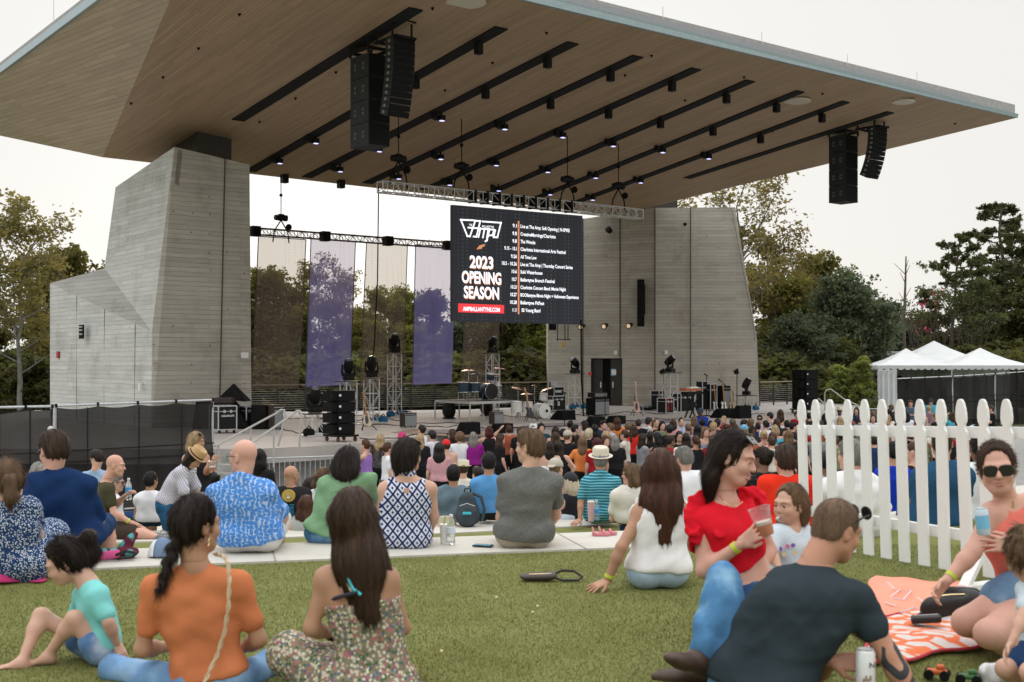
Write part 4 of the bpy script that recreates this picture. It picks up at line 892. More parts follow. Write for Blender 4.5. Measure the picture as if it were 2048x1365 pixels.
for(pts,lb)in((((845,868),(1120,858),(1125,852),(850,861)),'dark violet strip of rug in front of the drum riser'),(((1010,858),(1340,846),(1350,840),(1080,848)),'long dark rug along the stage front right of the drums')):
 o=MB().prism([onstage(*p)for p in pts],UP*.012).build('rug',rugm);tag(o,lb,'rug','rugs on the stage')
o=MB().prism([onstage(*p)for p in((782,866),(935,875),(1000,868),(840,858))],UP*.010).build('rug',mat('mat_brown',(.24,.17,.12),var=.15));tag(o,'flat brown mat on the stage edge left of the wedge monitor','rug','rugs on the stage')
b_=onstage(967,841);o=thing('plastic_bottle','small clear water bottle on the stage floor under the riser','bottle',b_);MB().lathe(b_,[(.035,0),(.035,.16),(.015,.2),(.015,.23)],10).build('bottle_body',mat('clear_plastic',(.8,.85,.87),var=0,rough=.1,trans=.7),o);MB().lathe(b_+UP*.23,[(.017,0),(.017,.02)],8).build('cap',WHITE,o)
# ==== trees, fences, tents
def leaf_mat(name,col,tw=.45,var=.35):
 m=bpy.data.materials.new(name);m.use_nodes=True;t=m.node_tree;b=t.nodes['Principled BSDF'];out=t.nodes['Material Output']
 b.inputs['Roughness'].default_value=.6;b.inputs['Specular IOR Level'].default_value=.25
 g=N(t,'ShaderNodeTexCoord');n=N(t,'ShaderNodeTexNoise');n.inputs['Scale'].default_value=.9;n.inputs['Detail'].default_value=5
 t.links.new(g.outputs['Object'],n.inputs['Vector'])
 oi=N(t,'ShaderNodeObjectInfo');hs=N(t,'ShaderNodeHueSaturation')
 hs.inputs['Hue'].default_value=.5
 v=mth(t,'ADD',.75,mth(t,'MULTIPLY',oi.outputs['Random'],.5));t.links.new(v,hs.inputs['Value'])
 h=mth(t,'ADD',.485,mth(t,'MULTIPLY',oi.outputs['Random'],.03));t.links.new(h,hs.inputs['Hue'])
 c=ramp(t,n.outputs['Fac'],[(.3,tuple(x*(1-var)for x in col)),(.55,col),(.75,(col[0]*1.6,col[1]*1.4,col[2]*1.2))])
 t.links.new(c,hs.inputs['Color']);t.links.new(hs.outputs['Color'],b.inputs['Base Color'])
 tl=N(t,'ShaderNodeBsdfTranslucent');hs2=N(t,'ShaderNodeHueSaturation');hs2.inputs['Value'].default_value=1.6;hs2.inputs['Saturation'].default_value=1.1
 t.links.new(hs.outputs['Color'],hs2.inputs['Color']);t.links.new(hs2.outputs['Color'],tl.inputs['Color'])
 ms=N(t,'ShaderNodeMixShader');ms.inputs[0].default_value=tw;t.links.new(b.outputs[0],ms.inputs[1]);t.links.new(tl.outputs[0],ms.inputs[2]);t.links.new(ms.outputs[0],out.inputs['Surface'])
 return m
LEAF=[leaf_mat('leaf_green',(.135,.135,.032)),leaf_mat('leaf_dark',(.085,.088,.028)),leaf_mat('leaf_pine',(.085,.10,.035),.25),leaf_mat('leaf_young_pine',(.22,.26,.07),.3),leaf_mat('leaf_olive',(.16,.135,.05)),leaf_mat('leaf_blue',(.10,.125,.07),.35)]
BARK=mat('bark',(.10,.08,.065),var=.3,scale=10,stretch=(1,1,.2),bump=.6,bscale=20,rough=.95)
BARKG=mat('bark_grey',(.19,.18,.17),var=.25,scale=8,stretch=(1,1,.3),bump=.5,bscale=20,rough=.95)
def make_tree(name,H,cr,base,leaf,bark,nleaf,lsize,seed,spread=1.0,clump=.55,style='round',bare=0.0,tr=.018):
 rng=random.Random(seed);rn=np.random.default_rng(seed)
 root=bpy.data.objects.new(name,None);COL.objects.link(root)
 tb=MB();tips=[]
 def seg(p,d,L,r,depth):
  n=4;pts=[p];q=p.copy();dd=d.copy()
  for i in range(n):
   dd=(dd+Vector((rng.uniform(-1,1),rng.uniform(-1,1),rng.uniform(-.3,.5)))*.16).normalized();q=q+dd*L/n;pts.append(q.copy())
  tb.tube(pts,r,6 if depth<2 else 4,r2=r*.55,cap=False)
  if depth>=1:tips.append((q,L))
  if depth>=2:tips.append((pts[2],L))
  if depth<3:
   k=3 if depth else 4
   for i in range(k):
    f=.35+.65*(i+1)/k;o=pts[int(round(f*n))]
    a=rng.uniform(0,6.28);el=rng.uniform(.2,.9)if style!='pine' else rng.uniform(-.05,.35)
    nd=(Vector((math.cos(a)*spread,math.sin(a)*spread,el))*.8+dd*.6).normalized()
    seg(o,nd,L*rng.uniform(.5,.72),r*.5,depth+1)
 pts=[];q=Vector((0,0,-.1));lean=Vector((rng.uniform(-.05,.05),rng.uniform(-.05,.05),0));top=H*(.72 if style!='pine' else .97)
 for i in range(9):pts.append(Vector((0,0,-.1))+Vector((0,0,top*i/8))+lean*top*(i/8)+Vector((rng.uniform(-1,1),rng.uniform(-1,1),0))*H*.008)
 tb.tube(pts,H*tr,9,r2=H*tr*.28)
 nb=9 if style!='pine' else 22
 for i in range(nb):
  f=base+(1-base)*(i+.5)/nb;z=top*f;p=pts[min(8,int(f*8))].lerp(pts[min(8,int(f*8)+1)],(f*8)%1)
  a=i*2.4+rng.uniform(-.4,.4)
  if style=='pine':L=cr*(1.05-.75*(f-base)/(1-base))*rng.uniform(.6,1.1);d=Vector((math.cos(a),math.sin(a),rng.uniform(.05,.35)))
  elif style=='tuft':L=cr*rng.uniform(.5,1.0);d=Vector((math.cos(a),math.sin(a),rng.uniform(.3,.8)))
  else:L=cr*(.6+.45*math.sin(math.pi*min(1,.15+.85*(f-base)/(1-base))))*rng.uniform(.75,1.05);d=Vector((math.cos(a),math.sin(a),rng.uniform(.3,1.0)))
  seg(p,d.normalized(),L*.62,H*tr*.3,1 if style=='pine' else 0+1)
 if style!='pine':
  for i in range(3):
   a=i*2.1;seg(pts[-1],Vector((math.cos(a)*.4,math.sin(a)*.4,1)).normalized(),H*.22,H*tr*.35,1)
 tb.build('trunk',bark,root,smooth=True,local=True)
 rng.shuffle(tips);tips2=tips[:max(8,int(len(tips)*(1-bare)))]
 T=np.array([tuple(t[0])for t in tips2]);L=np.array([t[1]for t in tips2])
 idx=rn.integers(0,len(T),nleaf)
 sub=rn.normal(0,1,(len(T),5,3))*(clump*L[:,None,None])*.55
 c=T[idx]+sub[idx,rn.integers(0,5,nleaf)]+rn.normal(0,1,(nleaf,3))*(clump*.30*np.maximum(L[idx],.6))[:,None]*np.array([1,1,.75])
 a=rn.normal(0,1,(nleaf,3));a/=np.linalg.norm(a,axis=1)[:,None];b=rn.normal(0,1,(nleaf,3));b-=(a*b).sum(1)[:,None]*a;b/=np.linalg.norm(b,axis=1)[:,None]
 s=lsize*(0.6+.8*rn.random(nleaf))[:,None];asp=.32 if style=='pine' else .55
 V=np.stack([c-a*s,c+b*s*asp,c+a*s,c-b*s*asp],1).reshape(-1,3)
 o=rawmesh('crown',V,np.arange(nleaf*4).reshape(-1,4),leaf,None,smooth=False);o.parent=root
 return root
PT={}
def proto(k,*a,**kw):PT[k]=make_tree(*a,**kw)
proto('open','broadleaf_tree',14,5.2,.38,LEAF[4],BARKG,10500,.125,11,1.0,.5,bare=.15,tr=.013)
proto('round','broadleaf_tree',12,5.0,.22,LEAF[0],BARK,21000,.155,12,1.0,.62,tr=.014)
proto('round2','broadleaf_tree',12,4.4,.18,LEAF[1],BARK,23000,.155,13,.9,.6,tr=.014)
proto('blue','broadleaf_tree',11,5.4,.16,LEAF[5],BARK,25000,.155,14,1.1,.62,tr=.014)
proto('pine','pine_tree',17,5.0,.42,LEAF[2],BARK,15000,.17,15,1.0,.30,'pine',tr=.014)
proto('young','young_pine',4.0,1.15,.08,LEAF[3],BARK,14000,.10,16,.8,.38,'pine',tr=.016)
proto('bush','shrub',4.2,3.2,.05,LEAF[1],BARK,16000,.15,17,1.2,.7,tr=.02)
proto('sparse','bare_tree',17,5.5,.45,LEAF[4],BARKG,6500,.13,18,.8,.45,bare=.35,tr=.012)
used=set()
def plant(kind,px,ytop,d,label,cat='tree',group=None,zb=-2.4,rot=0,sx=1.0):
 if px>1735 and label.find('pine left')<0 and cat!='x':d+=9
 H={'open':14.6,'round':13,'round2':13,'blue':12,'pine':17,'young':4.1,'bush':5.0,'sparse':17.5}[kind]
 x=(px-CX)/F*d;zt=CAMZ+(HZ-ytop)/F*d;s=(zt-zb)/H
 o=PT[kind]if kind not in used else copy_tree(PT[kind])
 used.add(kind);o.location=(x,d,zb);o.rotation_euler=(0,0,rot);o.scale=(s*sx,s*sx,s)
 tag(o,label,cat,group);return o
rr=random.Random(9)
LTG,BTG,RTG='trees at the left edge','trees behind the stage','trees on the right bank'
plant('open',42,418,60,'tall airy tree with a pale trunk at the left edge of the picture',group=LTG,rot=1.0,sx=1.15)
plant('round',140,500,72,'dark leafy tree right behind the wing of the left tower',group=LTG,rot=.4,sx=.9)
plant('round2',-30,600,78,'dark tree cut by the left picture edge',group=LTG,rot=2.2,sx=1.2)
plant('round2',85,640,88,'low dark tree beyond the pale trunked tree',group=LTG,rot=1.2,sx=1.4)
plant('bush',20,700,66,'shrub by the pale trunk at the left edge','shrub',LTG,sx=1.4)
plant('bush',80,720,62,'shrub between the pale trunk and the left tower','shrub',LTG,rot=2,sx=1.2)
BT=[('round',540,542,84,'through the leftmost banner',1.15),('open',640,528,86,'through the left violet banner, left half',.95),('open',690,556,90,'through the left violet banner, right half',.95),('round',775,578,88,'through the middle brown banner',1.0),('round2',862,588,90,'through the right violet banner',1.0),('round',960,570,92,'behind the video screen, left half',1.1),('round2',1040,540,90,'behind the video screen, right half',1.1),('round2',590,640,82,'in the gap between the first two banners',1.2),('round',715,645,80,'in the gap right of the left violet banner',1.2),('round',822,655,80,'in the gap left of the right violet banner',1.2),('blue',920,640,78,'in the gap right of the right violet banner',1.2),('round2',1010,630,78,'right of the rightmost banner under the screen',1.2),('round',1080,600,82,'just left of the right tower',1.2),('round',505,610,86,'beside the left tower\'s right edge',1.1),('blue',1130,560,95,'mostly hidden by the right tower',1.1)]
for k,(kd,px,yt,d,lb,sx)in enumerate(BT):plant(kd,px,yt,d,'leafy tree behind the stage, seen '+lb,group=BTG,rot=k*1.7,sx=sx)
for k,(px,yt)in enumerate(((520,700),(570,712),(630,705),(700,700),(760,708),(830,700),(900,705),(960,700),(1030,695),(1085,705))):
 plant('bush',px,yt,68,'dense green shrub behind the stage railing '+['at its left end','below the leftmost banner','below the left violet banner','right of the left violet banner','below the middle banner','left of the right violet banner','right of the right violet banner','behind the drum riser','behind the white drum kit','beside the right tower'][k],'shrub','shrubs behind the stage',rot=k*1.3,sx=1.6)
RTT=[('sparse',1500,368,78,'tall half bare tree rising behind the right tower\'s right edge',1.35,.2),('open',1560,470,84,'airy tree right of the right tower, second from it',1.0,2.0),('round',1640,512,86,'highest leafy tree of the clump right of the right tower',.95,0),('blue',1702,560,76,'blue green broad tree left of the white tents',1.1,1.0),('round',1580,560,80,'leafy tree directly right of the right tower',1.1,2.5),('blue',1610,640,72,'lower blue green tree above the ground speaker stack',1.2,.6),('round2',1745,600,88,'dark tree left of the thin bare trunk',1.0,1.6),('pine',1892,462,84,'pine left of the tallest pine',1.0,.4),('pine',2000,396,80,'tallest pine, near the right picture edge',1.2,1.9),('round2',1850,630,84,'dark bush like tree behind the tent peaks',1.5,.9),('round2',1960,600,86,'dark tree under the tallest pine',1.4,2.9),('round2',2060,560,80,'dark tree cut by the right picture edge',1.4,.3),('blue',1790,660,76,'dark tree above the left corner of the tents',1.3,2.2),('round2',1540,660,76,'dark low tree at the right tower\'s right foot',1.3,1.1),('round2',1680,680,74,'dark low tree behind the young bright pine',1.5,2.0),('round2',1905,670,78,'low dark tree behind the right tent peak',1.6,1.4),('pine',2090,470,86,'pine at the right picture edge behind the tallest one',1.0,3.0)]
for kd,px,yt,d,lb,sx,ro in RTT:plant(kd,px,yt,d,lb,group=RTG,rot=ro,sx=sx)
for k,(px,yt,lb)in enumerate(((1480,690,'behind the right tower'),(1560,715,'behind the short railing'),(1620,720,'left of the black speaker stack by the trees'),(1700,715,'right behind the young pine'),(1770,705,'behind the tent\'s left leg'),(1850,690,'behind the tents'),(1940,690,'behind the right tent'),(2030,680,'at the right picture edge'))):
 plant('bush',px,yt,70+(k%2)*3,'dark shrub '+lb,'shrub','dark shrubs on the right bank',rot=k*1.9,sx=1.7)
plant('young',1722,708,62,'bright green young pine left of the white tents, its taller half','tree',rot=.5,sx=1.1)
plant('young',1683,726,63,'bright green young pine, shorter left half by the handrail','tree',rot=2.5,sx=1.2)
cm=thing('flowering_shrub','reddish brown shrub with a few pink blossoms above the tents','shrub',(0,0,0));rn=np.random.default_rng(4)
cc=[]
for px,py,n in((1883,583,34),(1860,590,14),(1845,612,12),(1870,612,9),(1835,650,12),(1852,661,12),(1828,665,6)):
 p=np.array(P(px,py,82.5));cc.append(p+rn.normal(0,1,(n,3))*.17)
cc=np.concatenate(cc);n=len(cc);a=rn.normal(0,1,(n,3))*.06;b=rn.normal(0,1,(n,3))*.06
rawmesh('blossom',np.stack([cc-a,cc+b,cc+a,cc-b],1).reshape(-1,3),np.arange(n*4).reshape(-1,4),mat('blossom_pink',(.42,.06,.12),var=.2),cm,smooth=False)
bb=MB();r2=random.Random(3)
for k in range(46):
 p=P(1800+r2.random()*170,725,82);q=p+Vector((r2.uniform(-2.2,2.2),0,0))+UP*r2.uniform(2.2,4.4);bb.tube([Vector((p.x,p.y,-2.3)),(p+q)/2+Vector((r2.uniform(-.2,.2),0,0)),q],.03,4,r2=.01)
bb.build('stem',BARK,cm)
sn=MB();p=P(1810,700,80);pts=[Vector((p.x,80,-2.4)),P(1808,640,80),P(1811,560,80),P(1812,513,80)];sn.tube(pts,.13,6,r2=.04)
for px,py in((1788,527),(1800,545),(1820,530),(1817,520),(1798,585),(1822,575)):sn.tube([P(1810.5,py+22,80),P(px,py,80)],.03,4,r2=.012)
o=sn.build('dead_tree',BARK);tag(o,'thin bare dead trunk standing against the sky left of the pines','tree')
# ---- screened fences
def mesh_mat(name,col,tr):
 m=bpy.data.materials.new(name);m.use_nodes=True;t=m.node_tree;b=t.nodes['Principled BSDF'];out=t.nodes['Material Output']
 b.inputs['Roughness'].default_value=.8;b.inputs['Specular IOR Level'].default_value=.2
 g=N(t,'ShaderNodeTexCoord');n=N(t,'ShaderNodeTexNoise');n.inputs['Scale'].default_value=1.2;n.inputs['Detail'].default_value=6;mp=N(t,'ShaderNodeMapping');mp.inputs['Scale'].default_value=(2.5,2.5,.6)
 t.links.new(g.outputs['Object'],mp.inputs[0]);t.links.new(mp.outputs[0],n.inputs['Vector']);t.links.new(ramp(t,n.outputs['Fac'],[(.3,tuple(c*.6 for c in col)),(.7,tuple(c*1.5 for c in col))]),b.inputs['Base Color'])
 tp=N(t,'ShaderNodeBsdfTransparent');ms=N(t,'ShaderNodeMixShader');ms.inputs[0].default_value=1-tr
 t.links.new(tp.outputs[0],ms.inputs[1]);t.links.new(b.outputs[0],ms.inputs[2]);t.links.new(ms.outputs[0],out.inputs['Surface']);return m
SCREEN=mesh_mat('screen_mesh',(.014,.013,.012),.09)
def screen_fence(a,b_,ha,hb,label,seed=0,group='screened fences'):
 """one temporary fence panel with windscreen fabric"""
 root=thing('fence_panel',label,'fence',a,group);d=b_-a;dn=d.normalized();nrm=Vector((d.y,-d.x,0)).normalized()
 if nrm.y>0:nrm=-nrm
 fr=MB()
 fr.tube([a,a+UP*ha],.03,8);fr.tube([b_,b_+UP*hb],.03,8);fr.tube([a+UP*ha,b_+UP*hb],.028,8)
 fr.tube([a+UP*.12,b_+UP*.12],.022,8);fr.build('pipe_frame',STEEL,root)
 nx,nz=40,14;V=[];Q=[];rg=random.Random(seed);ph=rg.random()*6;n_s=max(4,int(d.length/.8))
 for j in range(nz+1):
  for i in range(nx+1):
   u,v=i/nx,j/nz;h=ha+(hb-ha)*u;sag=.05*abs(math.sin(u*n_s*math.pi))*(v**6)
   off=.03*math.sin(u*n_s*6.283+ph)*(1-v*.5)+.02*math.sin(v*9+u*23)
   V.append(tuple(a+d*u+UP*(.06+(h-.10)*v-sag)+nrm*(.035+off)))
 for j in range(nz):
  for i in range(nx):k=j*(nx+1)+i;Q.append((k,k+1,k+nx+2,k+nx+1))
 rawmesh('screen_fabric',V,Q,SCREEN,root)
 s_=MB();s_.bar(a+UP*(ha*.50)+nrm*.09,b_+UP*(hb*.50)+nrm*.09,.012,.05);s_.bar(a+UP*(ha*.60)+nrm*.09,b_+UP*(hb*.60)+nrm*.09,.012,.03)
 for f in(.18,.5,.78):s_.bar(a+d*f+UP*.1+nrm*.09,a+d*f+UP*(ha*.98)+nrm*.09,.03,.012,up=nrm)
 s_.build('seam',mat('seam_black',(.008,.008,.008),var=.1),root)
 ties=MB()
 for k in range(n_s+1):p=a.lerp(b_,k/n_s)+UP*(ha+(hb-ha)*k/n_s);ties.box(p,(.05,.07,.08),dn)
 ties.build('cable_tie',BLACKM,root);return root
def fp(px,d,top=None,z=PIT):
 p=Vector(((px-CX)/F*d,d,z));return p,((CAMZ+(HZ-top)/F*d)-z if top else 2.5)
a,ha=fp(-120,24.6,818);b_,hb=fp(104,26.2,813);screen_fence(a,b_,ha,hb,'leftmost black screened fence panel, cut by the picture edge',1)
a,ha=fp(112,26.3,812);b_,hb=fp(425,28.6,800);screen_fence(a,b_,ha,hb,'black screened fence panel ending beside the stage steps',2)
wr=MB();q=fp(107,26.1,812);
for k in range(5):wr.ball(q[0]+Vector((0,-.16,2.0-k*.26)),.075,6)
o=wr.build('plastic_wrap',mat('clear_wrap',(.55,.57,.57),var=.2,scale=20,rough=.25,bump=.6),smooth=True);tag(o,'crumpled clear plastic wrap around the post between the two left fence panels','wrap')
kk=[(1793,62,758),(1905,63.5,753),(1990,64.5,748),(2075,66,742)]
for k in range(3):
 a,ha=fp(kk[k][0]+.5,kk[k][1],kk[k][2]);b_,hb=fp(kk[k+1][0]-.5,kk[k+1][1],kk[k+1][2])
 screen_fence(a,b_,ha,hb,['left','middle','right'][k]+' one of three black screened fence panels before the white tents',5+k)
def barrier(a,b_,label,h=1.1):
 root=thing('crowd_barrier',label,'barrier',a,'steel crowd barriers');d=(b_-a).normalized();r=.10
 f=MB();f.tube([a+UP*.12,a+UP*(h-r),a+UP*(h-.03)+d*.03,a+UP*h+d*r,b_+UP*h-d*r,b_+UP*(h-.03)-d*.03,b_+UP*(h-r),b_+UP*.12,a+UP*.12],.022,6,cap=False);f.build('frame',STEEL,root)
 n=17;bars=MB();[bars.tube([a.lerp(b_,k/n)+UP*.12,a.lerp(b_,k/n)+UP*h],.010,5)for k in range(1,n)];bars.build('bar_infill',STEEL,root)
 ft=MB()
 for f_ in(.15,.85):p=a.lerp(b_,f_);pr=Vector((-d.y,d.x,0))*.35;ft.bar(p-pr+UP*.02,p+pr+UP*.02,.05,.012);ft.tube([p+UP*.02,p+UP*.12],.02,6)
 ft.build('foot',STEEL,root)
z_=lambda px,d:Vector(((px-CX)/F*d,d,PIT))
barrier(z_(528,29.3),z_(700,30.2),'steel crowd barrier below the stage steps, left of the crowd');
barrier(z_(1705,60),z_(1790,61),'steel crowd barrier standing at the white tent\'s left side')
o=thing('stair_handrail','pale bent steel handrail behind the first pickets, left of the tents','handrail',G(1655,845,-1.2))
d=55;h=MB();h.tube([P(1650,830,d),P(1649,788,d),P(1653,780,d),P(1662,779,d),P(1690,800,d),P(1718,812,d)],.03,7);h.tube([P(1636,797,d+1),P(1650,808,d+1),P(1716,813,d+1)],.03,7);h.build('rail_tube',_mats['rail_metal'],o)
h=MB();[h.tube([P(x,y,d),P(x,850,d)],.025,6)for x,y in((1650,830),(1664,806),(1690,812),(1716,813))];h.build('rail_post',_mats['rail_metal'],o)
# ---- tents
TENT=mat('tent_vinyl',(.58,.60,.60),var=.05,scale=2,rough=.55);TENTW=mat('tent_wall',(.58,.61,.61),var=.06,scale=1.5,rough=.5,bump=.2,bscale=3)
def tent(px,d,wd,dp,zeave,zpeak,label,rot=0.0,walls=()):
 c=Vector(((px-CX)/F*d,d,PIT));root=thing('white_tent',label,'tent',c,'white event tents')
 ax=Vector((math.cos(rot),math.sin(rot),0));ay=Vector((-math.sin(rot),math.cos(rot),0))
 cs=[c+ax*sx*wd/2+ay*sy*dp/2 for sx,sy in((-1,-1),(1,-1),(1,1),(-1,1))]
 e=[Vector((p.x,p.y,zeave))for p in cs];pk=Vector((c.x,c.y,zpeak));ov=[p+(p-Vector((c.x,c.y,zeave))).normalized()*.06 for p in e]
 r=MB();n=10
 for k in range(4):
  a,b_=ov[k],ov[(k+1)%4]
  for j in range(n):
   for i in range(4):
    def pt(u,v):q=a.lerp(b_,u).lerp(pk,v);q=q-UP*(.28*math.sin(math.pi*v)*1.0)*(zpeak-zeave)/1.8;return q
    r.add([pt(j/n,i/4),pt((j+1)/n,i/4),pt((j+1)/n,(i+1)/4),pt(j/n,(i+1)/4)],[(0,1,2,3)])
 ro=r.build('canopy',TENT,root);bm=bmesh.new();bm.from_mesh(ro.data);bmesh.ops.remove_doubles(bm,verts=bm.verts[:],dist=.01);bm.to_mesh(ro.data);bm.free()
 v=MB()
 for k in range(4):
  a,b_=ov[k],ov[(k+1)%4];m_=max(6,int((b_-a).length/.35))
  for j in range(m_):
   p,q=a.lerp(b_,j/m_),a.lerp(b_,(j+1)/m_);mid=(p+q)/2
   v.add([p,q,q-UP*.16,mid+(q-mid)*.6-UP*.24,mid-UP*.26,mid+(p-mid)*.6-UP*.24,p-UP*.16],[(0,1,2,3,4,5,6)])
 v.build('valance',TENT,root)
 for p in cs:MB().tube([p,Vector((p.x,p.y,zeave))],.035,7).build('leg',ALUP,root)
 rl=MB();[rl.tube([e[k]-UP*.05,e[(k+1)%4]-UP*.05],.03,6)for k in range(4)];rl.build('eave_pipe',ALUP,root)
 for k in walls:
  a,b_=cs[k],cs[(k+1)%4];V=[];Q=[];nx=36
  for j in range(2):
   for i in range(nx+1):u=i/nx;nn=Vector(((b_-a).y,-(b_-a).x,0)).normalized();V.append(tuple(a.lerp(b_,u)+nn*(.05*math.sin(u*34)+.03*math.sin(u*71))+UP*(.02 if j==0 else zeave-PIT-.1)))
  for i in range(nx):Q.append((i,i+1,nx+2+i,nx+1+i))
  rawmesh('side_wall',V,Q,TENTW,root)
 return root
ze=lambda y,d:CAMZ+(HZ-y)/F*d
tent(1812,68.5,4.0,3.9,ze(731,68),ze(697,68.5),'left front white frame tent with its corner leg at the crowd',-.08,walls=(1,2))
tent(1960,70.5,4.75,4.5,ze(731,70),ze(696,70.5),'right front white frame tent above the black fence',-.08,walls=(2,))
tent(1868,76,6.5,5.4,ze(726,75.5),ze(682,76),'largest white tent behind the two front ones, with the highest peak',-.08,walls=(2,))
wp=thing('tent_sidewall','hanging white vinyl sidewall panel left of the black fence','sidewall',z_(1775,61.5));V=[];Q=[];nx=30
for j in range(2):
 for i in range(nx+1):u=i/nx;p=z_(1757+37*u,61.5);V.append((p.x,p.y+.07*math.sin(u*22),PIT+.02 if j==0 else ze(741,61.5)))
for i in range(nx):Q.append((i,i+1,nx+2+i,nx+1+i))
rawmesh('vinyl_sheet',V,Q,TENTW,wp);h=MB();h.bar(P(1757,741,61.4),P(1794,741,61.4),.04);h.build('hem',TENT,wp)
ac=thing('trailer','white box trailer with roof units peeking out behind the tents','trailer',z_(1775,76));MB().box(P(1790,745,77),(3.2,3,2.0)).build('body',WHITE,ac,bevel=.05);MB().box(P(1765,715,76),(.8,.8,.5)).build('air_unit',mat('unit_grey',(.35,.36,.36),var=.05),ac,bevel=.05);MB().box(P(1795,711,77),(1.2,.8,.5)).build('air_unit',_mats['unit_grey'],ac,bevel=.05)
